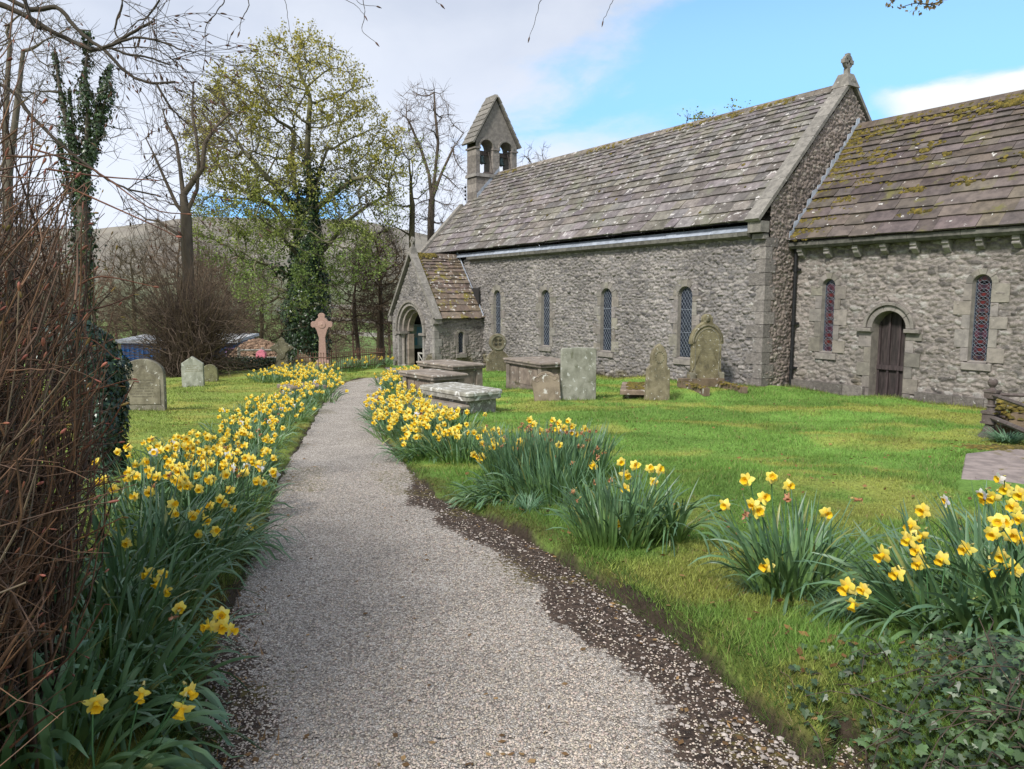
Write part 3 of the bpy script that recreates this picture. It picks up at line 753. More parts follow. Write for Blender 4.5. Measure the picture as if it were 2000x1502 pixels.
def relief_wall(mb, O, U, W, Nn, width, hgt, keep, cw, ch, res, relief, seed, pal, base_n=-0.018):
    """rubble masonry: a grid pushed out stone by stone"""
    nu, nw = int(width / res) + 1, int(hgt / res) + 1
    u, w = np.meshgrid(np.linspace(0, width, nu), np.linspace(0, hgt, nw), indexing='ij')
    uu = u + 0.10 * (fbm(u * 3.1, w * 3.1, seed, 3) - .5) * 2
    ww = w + 0.07 * (fbm(u * 2.3 + 9, w * 2.3, seed + 1, 3) - .5) * 2 + .012 * (fbm(u * 14, w * 14, seed + 2, 2) - .5)
    big = fbm(u * .45, w * .5, seed + 5, 2)
    gu, gw = uu / cw, ww / ch
    ci, cj = np.floor(gu), np.floor(gw)
    f1 = np.full(u.shape, 9.0); f2 = f1.copy(); idr = np.zeros(u.shape); idg = np.zeros(u.shape); idb = np.zeros(u.shape); hsh = np.zeros(u.shape)
    for dj in (-1, 0, 1):
        for di in (-2, -1, 0, 1, 2):
            j = cj + dj; i = ci + di
            sx = i + .5 + .5 * (np.mod(j, 2)) + (hash2(i, j, seed) - .5) * 1.0
            sy = j + .5 + (hash2(i, j, seed + 9) - .5) * .62
            wt = 0.75 + .6 * hash2(i, j, seed + 4)
            d = np.maximum(np.abs(gu - sx) * .78, np.abs(gw - sy)) * .55 + np.hypot((gu - sx) * .75, gw - sy) * .45
            d = d * wt
            m = d < f1
            f2 = np.where(m, f1, np.minimum(f2, d)); f1 = np.where(m, d, f1)
            idr = np.where(m, hash2(i, j, seed + 21), idr); idg = np.where(m, hash2(i, j, seed + 22), idg); idb = np.where(m, hash2(i, j, seed + 23), idb)
    e = f2 - f1
    s = sstep(e, 0.03, 0.28)
    n = s * relief * (0.45 + .75 * idr) + (fbm(u * 11, w * 11, seed + 7, 4) - .5) * relief * .9 + (fbm(u * 3, w * 5, seed + 8, 2) - .5) * relief * .5
    n = n + (idb - .5) * s * relief * 0.9 * np.sin((uu + ww) * 9 + idr * 9) * .5
    n = np.maximum(n, -relief * .3) + base_n
    P = np.asarray(O) + u[..., None] * U + w[..., None] * W + n[..., None] * Nn
    stone = np.array([pal[0]]) * (1 - idr.reshape(-1, 1)) + np.array([pal[1]]) * idr.reshape(-1, 1)
    pick = (idg.reshape(-1, 1) > .84)
    stone = np.where(pick, np.array([pal[2]]), stone)
    pick = (idg.reshape(-1, 1) < .09)
    stone = np.where(pick, np.array([pal[0]]) * .62, stone)
    sm = s.reshape(-1, 1)
    col = np.array([pal[3]]) * (1 - sm) + stone * sm
    col = col * (0.66 + .66 * fbm(u * .8, w * .6, seed + 33, 4)).reshape(-1, 1)
    zz = (np.asarray(O)[2] + w).reshape(-1, 1); mo = (fbm(u * 1.6, w * 2.2, seed + 41, 4).reshape(-1, 1) - .5) * 1.4
    dm = sstep(-.45 + mo - zz, 0, .45); col = col * (1 - dm) + col * np.array([.62, .60, .42]) * dm
    i, j = np.meshgrid(np.arange(nu - 1), np.arange(nw - 1), indexing='ij'); i, j = i.ravel(), j.ravel()
    uc, wc = (u[0, 0] + (i + .5) * width / (nu - 1)), ((j + .5) * hgt / (nw - 1))
    k = keep(uc, wc)
    i, j = i[k], j[k]
    Q = np.stack([i * nw + j, (i + 1) * nw + j, (i + 1) * nw + j + 1, i * nw + j + 1], 1)
    used = np.unique(Q); mp = np.zeros(nu * nw, int); mp[used] = np.arange(len(used))
    if np.dot(np.cross(U, W), Nn) < 0: Q = Q[:, ::-1]
    mb.add(P.reshape(-1, 3)[used], mp[Q], col[used])

def arch_pts(c, sill, spring, r, n=14):
    a = np.linspace(pi, 0, n)
    return np.array([(c - r, sill)] + [(c + r * math.cos(t), spring + r * math.sin(t)) for t in a] + [(c + r, sill)])[::-1]   # counter-clockwise

def in_arch(u, w, c, sill, spring, r):
    return (np.abs(u - c) < r) & (w > sill) & ((w < spring) | (np.hypot(u - c, w - spring) < r))

def surround(mb, O, U, W, Nn, c, sill, spring, r, n0, n1, bw, seed, vh=0.17, nv=7, hb=0.30):
    """jamb blocks long and short, and a ring of voussoirs"""
    g = np.random.default_rng(seed)
    tintf = lambda: g.uniform(.64, .98) * np.array([1, g.uniform(.95, 1.0), g.uniform(.88, 1.0)])
    for s in (-1, 1):
        w = sill; k = int(g.integers(0, 2))
        while w < spring - .02:
            h = min(hb * g.uniform(.8, 1.25), spring - w)
            if spring - w - h < .08: h = spring - w
            b = bw * (1.5 if k % 2 else .8) * g.uniform(.88, 1.12); k += 1
            x0, x1 = sorted((c + s * r, c + s * (r + b)))
            mb.prism([(x0, w + .004), (x1, w + .004), (x1, w + h - .004), (x0, w + h - .004)], O, U, W, Nn, n0, n1 + g.uniform(-.004, .004), tintf(), .006, jit=.003, rng=g)
            w += h
    for k in range(nv):
        a0, a1 = pi * k / nv + .012, pi * (k + 1) / nv - .012
        ro = r + vh * g.uniform(.9, 1.15)
        mb.prism([(c + r * math.cos(a0), spring + r * math.sin(a0)), (c + ro * math.cos(a0), spring + ro * math.sin(a0)),
                  (c + ro * math.cos((a0 + a1) / 2), spring + ro * math.sin((a0 + a1) / 2)),
                  (c + ro * math.cos(a1), spring + ro * math.sin(a1)), (c + r * math.cos(a1), spring + r * math.sin(a1)),
                  (c + r * math.cos((a0 + a1) / 2), spring + r * math.sin((a0 + a1) / 2))], O, U, W, Nn, n0, n1 + g.uniform(-.004, .004), tintf(), .006)

def reveal(mb, O, U, W, Nn, c, sill, spring, r, n_out, n_in, shrink, col):
    a, b = arch_pts(c, sill, spring, r), arch_pts(c, sill + shrink * .5, spring, r - shrink)
    k = len(a)
    V = np.concatenate([np.asarray(O) + q[:, :1] * U + q[:, 1:] * W + n * np.asarray(Nn) for q, n in ((a, n_out), (b, n_in))])
    Q = np.array([[i, (i + 1) % k, k + (i + 1) % k, k + i] for i in range(k)])
    mb.add(V, Q, col)

def ring(mb, O, U, W, Nn, c, spring, r0, r1, n0, n1, col=None, n=22, a0=0, a1=pi, seed=0, joints=9):
    g = np.random.default_rng(seed)
    for q in range(joints):
        b0, b1 = a0 + (a1 - a0) * q / joints + .006, a0 + (a1 - a0) * (q + 1) / joints - .006
        A = np.linspace(b0, b1, max(3, n // joints + 1))
        p = [(c + r1 * math.cos(t), spring + r1 * math.sin(t)) for t in A] + [(c + r0 * math.cos(t), spring + r0 * math.sin(t)) for t in A[::-1]]
        mb.prism(p, O, U, W, Nn, n0, n1 + g.uniform(-.003, .003), (col if col is not None else np.ones(3)) * g.uniform(.86, 1.12), .008)

def slates(mb, O, U, V, Nn, length, slope, h0, ratio, w0, w1, seed, th=.032, keep=None, left=0.0):
    g = np.random.default_rng(seed)
    v, h = 0.0, h0
    while v < slope - .02:
        hh = min(h, slope - v)
        u = left - g.uniform(0, .3)
        wide = w0 + (w1 - w0) * v / slope
        row_n = g.uniform(-.003, .005)
        while u < length:
            wd = wide * g.uniform(.65, 1.5)
            a, b = max(u, left), min(u + wd, length)
            if b - a > .03 and (keep is None or keep((a + b) / 2, v)):
                t = th * g.uniform(.65, 1.5); j = g.uniform(-.024, .014); s = g.uniform(-.006, .006)
                a_, b_ = a + g.uniform(.001, .004), b - g.uniform(.001, .004)
                ln = hh * 1.35; base = .012 + row_n + g.uniform(-.003, .005)
                sag = .012 * math.sin(u * .55 + seed) + .01 * math.sin(v * 1.4 + u * .2)
                tw = g.uniform(-.005, .005)
                P = []
                for (uu, vv, nn) in ((a_, v + j, base + .012), (b_, v + j + s, base + .012 + tw), (b_, v + ln, .002), (a_, v + ln, .002)):
                    P.append((uu, vv, nn + sag))
                for (uu, vv, nn) in ((a_, v + j, base + .012 + t), (b_, v + j + s, base + .012 + t + tw), (b_, v + ln, .012), (a_, v + ln, .012)):
                    P.append((uu, vv, nn + sag))
                P = np.array(P)
                X = np.asarray(O) + P[:, :1] * U + P[:, 1:2] * V + P[:, 2:] * Nn
                tint = g.uniform(.66, 1.28) * np.array([1, g.uniform(.94, 1.04), g.uniform(.88, 1.08)])
                mb.add(X, np.array([[3, 2, 1, 0], [4, 5, 6, 7], [0, 1, 5, 4], [1, 2, 6, 5], [2, 3, 7, 6], [3, 0, 4, 7]]), tint)
            u += wd
        v += hh; h *= ratio
    P = np.array([(left, 0, -.02), (length, 0, -.02), (length, slope, -.02), (left, slope, -.02)])
    mb.add(np.asarray(O) + P[:, :1] * U + P[:, 1:2] * V + P[:, 2:] * Nn, np.array([[0, 1, 2, 3]]), np.array([.3, .3, .3]))

def lumps(mb, P, Nn, s, g, flat=.45):
    """rounded cushions of moss hugging a surface"""
    n = len(P); Nn = norm(np.broadcast_to(Nn, P.shape))
    t1 = norm(np.cross(Nn, np.array([.3, .2, .93]))); t2 = np.cross(Nn, t1)
    a = np.arange(7) * 2 * pi / 7
    rings = []
    for rr, hh in ((1.0, -.05), (.85, .5), (.45, .9)):
        q = g.uniform(.75, 1.25, (n, 7))
        rings.append(P[:, None] + (t1[:, None] * (np.cos(a) * rr)[None, :, None] + t2[:, None] * (np.sin(a) * rr)[None, :, None]) * (s[:, None, None] * q[..., None]) + Nn[:, None] * (s * flat * hh)[:, None, None] * g.uniform(.8, 1.2, (n, 7, 1)))
    top = (P + Nn * (s * flat)[:, None])[:, None]
    V = np.concatenate(rings + [top], 1)
    Q = [[r * 7 + i, r * 7 + (i + 1) % 7, (r + 1) * 7 + (i + 1) % 7, (r + 1) * 7 + i] for r in range(2) for i in range(7)]
    T = [[14 + i, 14 + (i + 1) % 7, 21] for i in range(7)]
    o = np.arange(n)[:, None, None] * 22
    col = np.repeat(g.uniform(.6, 1.3, (n, 1)) * np.ones((1, 3)), 22, 0)
    mb.add(V.reshape(-1, 3), [(o + np.array(Q)).reshape(-1, 4), (o + np.array(T)).reshape(-1, 3)], col)

def arched_slab(mb, O, U, W, Nn, u0, u1, bottom, top, n0, n1, du=.03, col=None):
    k = int((u1 - u0) / du) + 1
    u = np.linspace(u0, u1, k + 1)
    for a, b in zip(u[:-1], u[1:]):
        m = (a + b) / 2
        q = [(a, bottom(a, m)), (b, bottom(b, m)), (b, top(b)), (a, top(a))]
        V = [np.asarray(O) + x * U + w * W + n * Nn for n in (n0, n1) for x, w in q]
        mb.add(V, np.array([[3, 2, 1, 0], [4, 5, 6, 7], [0, 1, 5, 4], [2, 3, 7, 6]]), col)

def lattice(mb, O, U, W, Nn, c, sill, spring, r, n, pitch_u, pitch_w, t=.006, bars=()):
    """diamond wire over a lancet, wires clipped to the opening"""
    top = spring + r
    K = (top - sill) / pitch_w
    for s in (1, -1):
        q = -int(2 * r / pitch_u) - 1
        while q < K + 2 * r / pitch_u + 1:
            w_at = lambda u: sill + q * pitch_w + s * (u - (c - r)) / pitch_u * pitch_w
            us = np.linspace(c - r, c + r, 25); ok = [u for u in us if in_arch(u, w_at(u), c, sill, spring, r)]
            if len(ok) > 2:
                a, b = ok[0], ok[-1]
                mb.tube([np.asarray(O) + a * U + w_at(a) * W + n * Nn, np.asarray(O) + b * U + w_at(b) * W + n * Nn], t, 4)
            q += 1
    for w in bars:
        mb.tube([np.asarray(O) + (c - r) * U + w * W + n * Nn, np.asarray(O) + (c + r) * U + w * W + n * Nn], t * 1.6, 4)

def window(parent, O, U, W, Nn, c, sill, spring, r, seed, bw=.17, stained=False, label=None, proud=.026, vh=.17, nv=7, pu=.105, pw=.15):
    mb = MB(); surround(mb, O, U, W, Nn, c, sill, spring, r, -.06, proud, bw, seed, vh, nv)
    reveal(mb, O, U, W, Nn, c, sill, spring, r, proud - .008, -.10, .022, np.array([.85, .84, .80]))
    f = mb.build('window', M['ashlar'], parent); f['label'] = label
    mb = MB()
    mb.prism([(c - r - .1, sill - .17), (c + r + .1, sill - .17), (c + r + .1, sill - .02), (c - r - .1, sill - .02)], O, U, W, Nn, -.06, proud + .035, np.array([.9, .87, .85]), .012)
    V = [np.asarray(O) + x * U + w * W + n * Nn for x, w, n in ((c - r, sill - .012, proud + .02), (c + r, sill - .012, proud + .02), (c + r, sill + .03, -.09), (c - r, sill + .03, -.09))]
    mb.add(V, np.array([[0, 1, 2, 3]]), np.array([.9, .87, .85]))
    mb.build('sill', M['ashlar'], f)
    p = arch_pts(c, sill, spring, r)
    mb = MB(); V = np.array([np.asarray(O) + x * U + w * W - .09 * np.asarray(Nn) for x, w in p] + [np.asarray(O) + c * U + (sill + spring) / 2 * W - .09 * np.asarray(Nn)])
    k = len(p); mb.add(V, np.array([[i, (i + 1) % k, k] for i in range(k)]))
    mb.build('pane', M['glass'], f)
    mb = MB(); ri = r - .022
    if not stained:
        L_ = spring + r - sill
        lattice(mb, O, U, W, Nn, c, sill + .03, spring, ri, -.075, pu, pw, .0042, [sill + L_ * .36, sill + L_ * .68] if L_ > 1 else [])
        mb.build('leading', M['mesh'], f)
    else:
        g = np.random.default_rng(seed); md = MB()
        a = np.linspace(0, 2 * pi, 17)
        w = sill + .09; k = 0
        while w < spring + r - .08:
            cc = np.asarray(O) + c * U + w * W - .078 * np.asarray(Nn)
            rr = ri * .74
            if k % 2 or k > 9: sh = [(rr * math.cos(t), rr * math.sin(t)) for t in a[:-1]]
            else: sh = [(rr * 1.05, 0), (0, rr * 1.12), (-rr * 1.05, 0), (0, -rr * 1.12)]
            md.prism(sh, cc, U, W, Nn, -.003, .003, np.array([1, g.uniform(.5, 1.3), g.uniform(.4, 1.6)]) * g.uniform(.7, 1.7))
            md.prism([(x * .38, y * .38) for x, y in [(rr, 0), (0, rr), (-rr, 0), (0, -rr)]], cc, U, W, Nn, .004, .007, np.array([2.0, .6, .5]) if k % 3 else np.array([.5, .9, 1.6]))
            lp = [cc + U * (rr * 1.04 * math.cos(t)) + W * (rr * 1.04 * math.sin(t)) + Nn * .008 for t in a]
            mb.tube(lp, .0035, 4)
            w += .158; k += 1
        md.build('stained_glass', M['redglass'], f)
        lattice(mb, O, U, W, Nn, c, sill + .02, spring, ri, -.068, .16, .158, .0026)
        for s in (-1, 1):
            mb.tube([np.asarray(O) + (c + s * ri * .9) * U + (sill + .03) * W - .068 * Nn, np.asarray(O) + (c + s * ri * .9) * U + spring * W - .068 * Nn], .003, 4)
        mb.build('leading', M['mesh'], f)
    return f

def wheel_cross(parent, c, U, W, Nn, R_, name='cross_finial', mt='coping', th=.09):
    mb = MB()
    A = np.linspace(0, 2 * pi, 25)
    for q in range(24):
        t0, t1 = A[q], A[q + 1]
        mb.prism([(R_ * math.cos(t0), R_ * math.sin(t0)), (R_ * math.cos(t1), R_ * math.sin(t1)), (R_ * .62 * math.cos(t1), R_ * .62 * math.sin(t1)), (R_ * .62 * math.cos(t0), R_ * .62 * math.sin(t0))], c, U, W, Nn, -th / 2, th / 2)
    for k in range(4):
        t = k * pi / 2; d, e = np.array([math.cos(t), math.sin(t)]), np.array([-math.sin(t), math.cos(t)])
        pts = [e * -R_ * .16, d * R_ * 1.18 - e * R_ * .3, d * R_ * 1.18 + e * R_ * .3, e * R_ * .16]
        mb.prism(pts, c, U, W, Nn, -th / 2 - .008, th / 2 + .008)
    mb.box(np.asarray(c) - np.asarray(W) * R_ * 1.45, (th * 1.3, th * 1.3, R_ * .9))
    mb.box(np.asarray(c) - np.asarray(W) * R_ * 2.05, (th * 2.8, th * 2.8, R_ * .55), taper=.25)
    return mb.build(name, M[mt], parent)

def build_church():
    root = empty('church', (-18, 18, gz(-18, 18)), 0, 'long low grey stone church with stone slate roofs and a twin bell gable', 'church')
    root.rotation_euler = (0, 0, 0)
    inv = -np.array(root.location)
    root.location = (0, 0, 0)                   # parts are given in world metres; the origin stays at the gate side of the church
    z0 = -1.5
    PALN = [(.84, .85, .89), (1.20, 1.18, 1.16), (1.52, 1.50, 1.47), (1.06, 1.04, 1.01)]
    PALC = [(.92, .89, .86), (1.30, 1.23, 1.15), (1.52, 1.53, 1.48), (1.20, 1.14, 1.08)]
    PALG = [(.95, .84, .79), (1.3, 1.14, 1.05), (1.55, 1.45, 1.32), (1.15, 1.02, .92)]
    ns = [(-13.95, 0.0, 1.67, .255), (-17.12, 0.0, 1.66, .25), (-20.2, 0.0, 1.65, .24), (-23.2, 0.0, 1.67, .24)]
    # ---- nave walls
    mb = MB(); O = np.array([-28.5, 15.0, z0])
    def keepn(u, w):
        x, z = u - 28.5, w + z0
        k = (x < -11.60) | (w < -9)
        for (c, s, sp, r) in ns: k &= ~in_arch(x, z, c, s - .05, sp, r + .03)
        return k & ((x > -25.6))
    relief_wall(mb, O, EX, Z, SO, 17.05, 4.64, keepn, .175, .090, .0225, .046, 3, PALN)
    mb.box((-26.4, 15.2, .8), (4.2, .3, 4.55), col=(.9, .9, .9))
    mb.box((-28.4, 18.15, .8), (.2, 6.1, 4.6), col=(.9, .9, .9)); mb.box((-20, 21.2, .8), (17.0, .2, 4.6), col=(.9, .9, .9))
    for X0 in (-28.5, ):                          # west gable triangle
        mb.prism([(15.0, 3.1), (21.3, 3.1), (18.15, 6.85)], (X0, 0, 0), (0, 1, 0), Z, WE, -.3, 0, col=(.9, .9, .9))
    # rubble footing along the wall, mossy
    relief_wall(mb, np.array([-24.1, 14.93, -1.3]), EX, Z, SO, 12.6, .72, lambda u, w: w < .52 - .0 * u + .22 * (u / 12.6) + .06 * np.sin(u * 3), .16, .10, .028, .07, 13, [(.6, .57, .5), (.9, .85, .75), (1.4, 1.36, 1.28), (.42, .38, .32)])
    nw = mb.build('nave_wall', M['rubble'], root, True)
    # ---- east gable of the nave
    mb = MB(); O = np.array([-11.45, 15.0, z0])
    def keepg(u, w):
        z = w + z0; lim = 3.66 + (3.15 - np.abs(u - 3.15)) * 1.053
        return (z < lim) & (u > .12) & ((u < 1.25) | (z > 2.5))
    relief_wall(mb, O, np.array([0, 1., 0]), Z, EX, 6.3, 8.5, keepg, .13, .09, .025, .036, 7, PALG)
    mb.prism([(15.2, z0), (21.2, z0), (21.2, 3.5), (18.15, 6.85), (15.2, 3.5)], (-11.45, 0, 0), (0, 1, 0), Z, EX, -.35, -.06, col=(.6, .55, .5))
    mb.build('gable_wall', M['rubble'], root, True)
    # quoins at the corner of the nave
    mb = MB(); g = np.random.default_rng(4); w = -1.0; k = 0
    while w < 3.02:
        h = min(g.uniform(.24, .36), 3.05 - w); a, b = (.46, .26) if k % 2 else (.26, .42); k += 1
        a *= g.uniform(.85, 1.1); b *= g.uniform(.85, 1.1)
        cx, cy = -11.432 - a / 2, 14.978 + b / 2
        mb.box((cx, cy, w + h / 2), (a, b, h - .012), col=np.array([1.12, 1.08, 1.04]) * g.uniform(.70, 1.15))
        w += h
    mb.build('quoins', M['rubble'], root)
    # ---- nave windows
    for k, (c, s, sp, r) in enumerate(ns):
        window(root, np.zeros(3) + np.array([0, 15.0, 0]), EX, Z, SO, c, s, sp, r, 30 + k, bw=.20, vh=.20,
               label=['nave lancet behind the tall arched headstone', None, None, 'nave lancet next to the porch'][k])
    # ---- nave eaves: stone cornice, lead strip
    mb = MB(); g = np.random.default_rng(6); x = -25.1
    while x < -11.9:
        l = min(g.uniform(.7, 1.1), -11.86 - x)
        mb.prism([(14.80, 3.10), (14.99, 3.03), (15.04, 3.03), (15.04, 3.2), (14.80, 3.2)], (x + .004, 0, g.uniform(-.004, .004)), (0, 1, 0), Z, EX, 0, l - .008, np.ones(3) * g.uniform(.8, 1.25)); x += l
    mb.build('cornice', M['cornice'], root)
    mb = MB(); x = -28.3
    while x < -11.9:
        l = min(1.7, -11.86 - x)
        mb.prism([(14.80, 3.205), (14.93, 3.36), (15.0, 3.36), (15.0, 3.205)], (x + .003, 0, 0), (0, 1, 0), Z, EX, 0, l - .006, np.ones(3) * g.uniform(.85, 1.12)); x += l
    mb.build('lead_flashing', M['lead'], root)
    # ---- nave roof
    rl = math.hypot(3.40, 3.58); V = np.array([0, 3.40, 3.58]) / rl; Nn = np.array([0, -3.58, 3.40]) / rl
    mb = MB(); slates(mb, (-28.62, 14.75, 3.43), EX, V, Nn, 16.86, rl, .40, .952, .50, .26, 1)
    Vn = np.array([0, -3.40, 3.58]) / rl; Nb = np.array([0, 3.58, 3.40]) / rl
    slates(mb, (-11.8, 21.55, 3.43), WE, Vn, Nb, 16.86, rl, .40, .952, .9, .6, 2)
    x = -28.0
    while x < -12.0:                              # ridge stones
        l = g.uniform(.42, .6); mb.prism([(-.16, -.13), (0, .06), (.16, -.13), (0, -.06)], (x, 18.15, 7.05), (0, 1, 0), Z, EX, 0, l - .01, np.array([1, .95, .85]) * g.uniform(.8, 1.2)); x += l
    roof = mb.build('nave_roof', M['slate'], root)
    mb = MB(); n = 420; xs = g.uniform(-28, -12, n); vv = rl - np.abs(g.normal(0, .10, n)) - .02
    P = np.array([-0, 14.75, 3.43]) + vv[:, None] * V + Nn * .05; P[:, 0] = xs
    keep = fbm(xs * .8, xs * 0, 5, 3) > .42; lumps(mb, P[keep], Nn, g.uniform(.02, .075, keep.sum()), g)
    n = 60; xs = g.uniform(-27, -12, n); vv = g.uniform(0.3, 4.6, n); P = np.array([0, 14.75, 3.43]) + vv[:, None] * V + Nn * .045; P[:, 0] = xs
    lumps(mb, P, Nn, g.uniform(.015, .06, n), g, .3)
    mb.build('moss', M['moss'], roof)
    # ---- gable copings
    def coping(mb, O, V, Nn, length, w, th, seg, g, U=EX):
        v = 0.0
        while v < length - .02:
            l = min(seg * g.uniform(.85, 1.15), length - v)
            o = np.asarray(O) + V * v
            P = [(0, .004, 0), (w, .004, 0), (w, l - .004, 0), (0, l - .004, 0), (0, .004, th), (w, .004, th), (w, l - .004, th), (0, l - .004, th)]
            X = np.array([o + a * np.asarray(U) + b * V + c * Nn for a, b, c in P])
            mb.add(X, np.array([[3, 2, 1, 0], [4, 5, 6, 7], [0, 1, 5, 4], [1, 2, 6, 5], [2, 3, 7, 6], [3, 0, 4, 7]]), np.ones(3) * g.uniform(.85, 1.12)); v += l
    mb = MB()
    coping(mb, np.array([-11.80, 14.70, 3.44]) - V * .05, V, Nn, rl + .16, .40, .085, .8, g)
    coping(mb, np.array([-11.80, 21.60, 3.44]) - Vn * .05, Vn, Nb, rl + .12, .40, .085, .8, g)
    mb.box((-11.60, 14.88, 3.29), (.37, .32, .26)); mb.box((-11.60, 14.97, 3.07), (.34, .2, .12), taper=.1)
    mb.box((-11.62, 18.15, 7.12), (.5, .5, .34), taper=.45)
    gc = mb.build('gable_coping', M['coping'], root)
    wheel_cross(root, (-11.6, 18.15, 7.60), np.array([0, 1., 0]), Z, EX, .17)
    mb = MB(); coping(mb, np.array([-28.86, 14.62, 3.34]) - V * .1, V, Nn, rl - 1.7, .26, .14, 1.0, g)
    mb.build('west_coping', M['coping'], root)
    # ---- bell gable
    mb = MB(); g = np.random.default_rng(12)
    col = (.92, .88, .86)
    def blocks(y0, y1, x0, x1, zlo, zhi, h=.30):
        w = zlo; k = 0
        while w < zhi - .02:
            hh = min(h * g.uniform(.8, 1.2), zhi - w)
            cuts = [y0] + ([y0 + (y1 - y0) * g.uniform(.3, .7)] if y1 - y0 > .5 else []) + [y1]
            if y1 - y0 > 1.2: cuts = [y0, y0 + (y1 - y0) * g.uniform(.2, .33), y0 + (y1 - y0) * g.uniform(.42, .58), y0 + (y1 - y0) * g.uniform(.68, .8), y1]
            for a, b in zip(cuts[:-1], cuts[1:]):
                e = g.uniform(0, .006)
                mb.box(((x0 + x1) / 2, (a + b) / 2, w + hh / 2), (x1 - x0 + e, b - a - .006, hh - .006), col=np.array(col) * g.uniform(.72, 1.15))
            w += hh
    blocks(17.03, 19.16, -28.78, -28.0, 4.2, 6.82)
    for a, b in ((17.03, 17.24), (17.89, 18.24), (18.89, 19.16)): blocks(a, b, -28.76, -28.02, 6.96, 8.02)
    mb.box((-28.39, 18.095, 6.89), (.90, 2.25, .12)); mb.box((-28.39, 18.095, 6.96), (.84, 2.2, .05), col=(.8, .8, .8))
    for a, b in ((16.98, 17.27), (17.87, 18.26), (18.87, 19.20)): mb.box((-28.39, (a + b) / 2, 8.05), (.84, b - a, .07), col=(.85, .8, .8))
    for c in (17.565, 18.565):
        ring(mb, np.array([-28.0, 0, 0]), np.array([0, 1., 0]), Z, EX, c, 8.085, .325, .41, -.05, .03, np.array([.8, .78, .76]), seed=2, joints=7)
    def bot(y, m):
        for c in (17.565, 18.565):
            if abs(m - c) < .325: return 8.085 + math.sqrt(max(0, .325 ** 2 - (y - c) ** 2))
        return 8.085
    topf = lambda y: 10.12 - abs(y - 18.08) * 1.72
    arched_slab(mb, np.array([-28.02, 0, 0]), np.array([0, 1., 0]), Z, EX, 17.03, 19.16, bot, topf, -.74, 0.0, .025, np.array([.80, .77, .75]))
    bc = mb.build('bell_gable', M['ashlar'], root)
    mb = MB(); L_ = math.hypot(1.18, 2.03)
    for s in (1, -1):
        vv = np.array([0, s * 1.18, 2.03]) / L_; nn = np.array([0, -s * 2.03, 1.18]) / L_
        for q in range(8):
            P = [(0, 0, .0), (.98, 0, .0), (.98, .285, .0), (0, .285, .0), (0, 0, .085), (.98, 0, .085), (.98, .285, .06), (0, .285, .06)]
            o = np.array([-28.88, 18.08 - s * 1.20, 8.21]) + vv * (q * .2925)
            mb.add(np.array([o + a * EX + b * vv + c * nn for a, b, c in P]), np.array([[3, 2, 1, 0], [4, 5, 6, 7], [0, 1, 5, 4], [1, 2, 6, 5], [2, 3, 7, 6], [3, 0, 4, 7]]), np.ones(3) * g.uniform(.8, 1.1))
    mb.box((-28.39, 18.08, 10.30), (.96, .16, .14), taper=.2)
    mb.build('roof', M['coping'], bc)
    for k, c in enumerate((17.565, 18.565)):
        mb = MB()
        mb.lathe([(0, .0), (.07, .0), (.095, -.04), (.11, -.15), (.135, -.25), (.175, -.33), (.165, -.335), (.12, -.26), (.0, -.2)], (-28.4, c, 7.80), 18)
        mb.tube([(-28.4, c, 7.55), (-28.4, c, 7.42)], .022, 6); mb.lathe([(0, .03), (.03, 0), (0, -.03)], (-28.4, c, 7.42), 8)
        b = mb.build('bell', M['bronze'], bc, True); b['label'] = ['bell in the nearer arch of the gable', 'bell in the farther arch of the gable'][k]
        mb = MB(); mb.box((-28.4, c, 7.88), (.16, .60, .13)); mb.box((-28.4, c, 7.97), (.10, .34, .07))
        mb.tube([(-28.15, c + .18, 7.95), (-28.0, c + .27, 7.08)], .015, 5)
        mb.tube([(-28.15, c + .18, 7.95), (-28.4, c + .18, 7.95)], .02, 5); mb.box((-28.1, c + .12, 7.03), (.10, .42, .06))
        mb.build('headstock', M['oldiron'], bc)
    mb = MB()
    for zz in (5.95, 6.12, 6.29, 6.46): mb.lathe([(0, -.05), (.04, -.04), (.055, 0), (.04, .04), (0, .05)], (-28.86, 16.99, zz), 8)
    mb.tube([(-28.82, 17.0, 5.8), (-28.82, 17.0, 6.6)], .015, 5)
    mb.build('iron_bracket', M['iron'], bc)
    mb = MB()
    for q in range(6):
        o = np.array([-27.985, 17.05 + q * .19, 5.86 + q * .2]); mb.prism([(0, 0), (.19, .2), (.19, .42), (0, .24)], o, np.array([0, 1., 0]), Z, EX, 0, .012, np.ones(3) * g.uniform(.9, 1.2))
    mb.prism([(0, 0), (.8, 0), (.8, .12), (0, .12)], (-28.79, 17.01, 5.72), EX, Z, SO, 0, .02)
    mb.build('lead_flashing', M['lead'], bc)
    # ---- chancel
    mb = MB(); O = np.array([-11.45, 16.1, z0])
    cs = [(-10.47, .33, 1.90, .165), (-7.12, .33, 1.90, .18)]
    def keepc(u, w):
        x, z = u - 11.45, w + z0
        k = ~in_arch(x, z, -8.96, -2, .95, .42)
        for (c, s, sp, r) in cs: k &= ~in_arch(x, z, c, s - .05, sp, r + .03)
        return k
    relief_wall(mb, O, EX, Z, SO, 9.4, 4.4, keepc, .185, .092, .0225, .038, 17, PALC)
    mb.box((-6.5, 20.2, .8), (9.9, .2, 4.3)); mb.box((-2.1, 18.2, 1.2), (.2, 4.2, 4.6))
    mb.prism([(16.1, 3.4), (20.7, 3.4), (18.4, 5.85)], (-2.0, 0, 0), (0, 1, 0), Z, EX, -.2, 0)
    mb.build('chancel_wall', M['rubble'], root, True)
    mb = MB(); x = -11.3; west = True
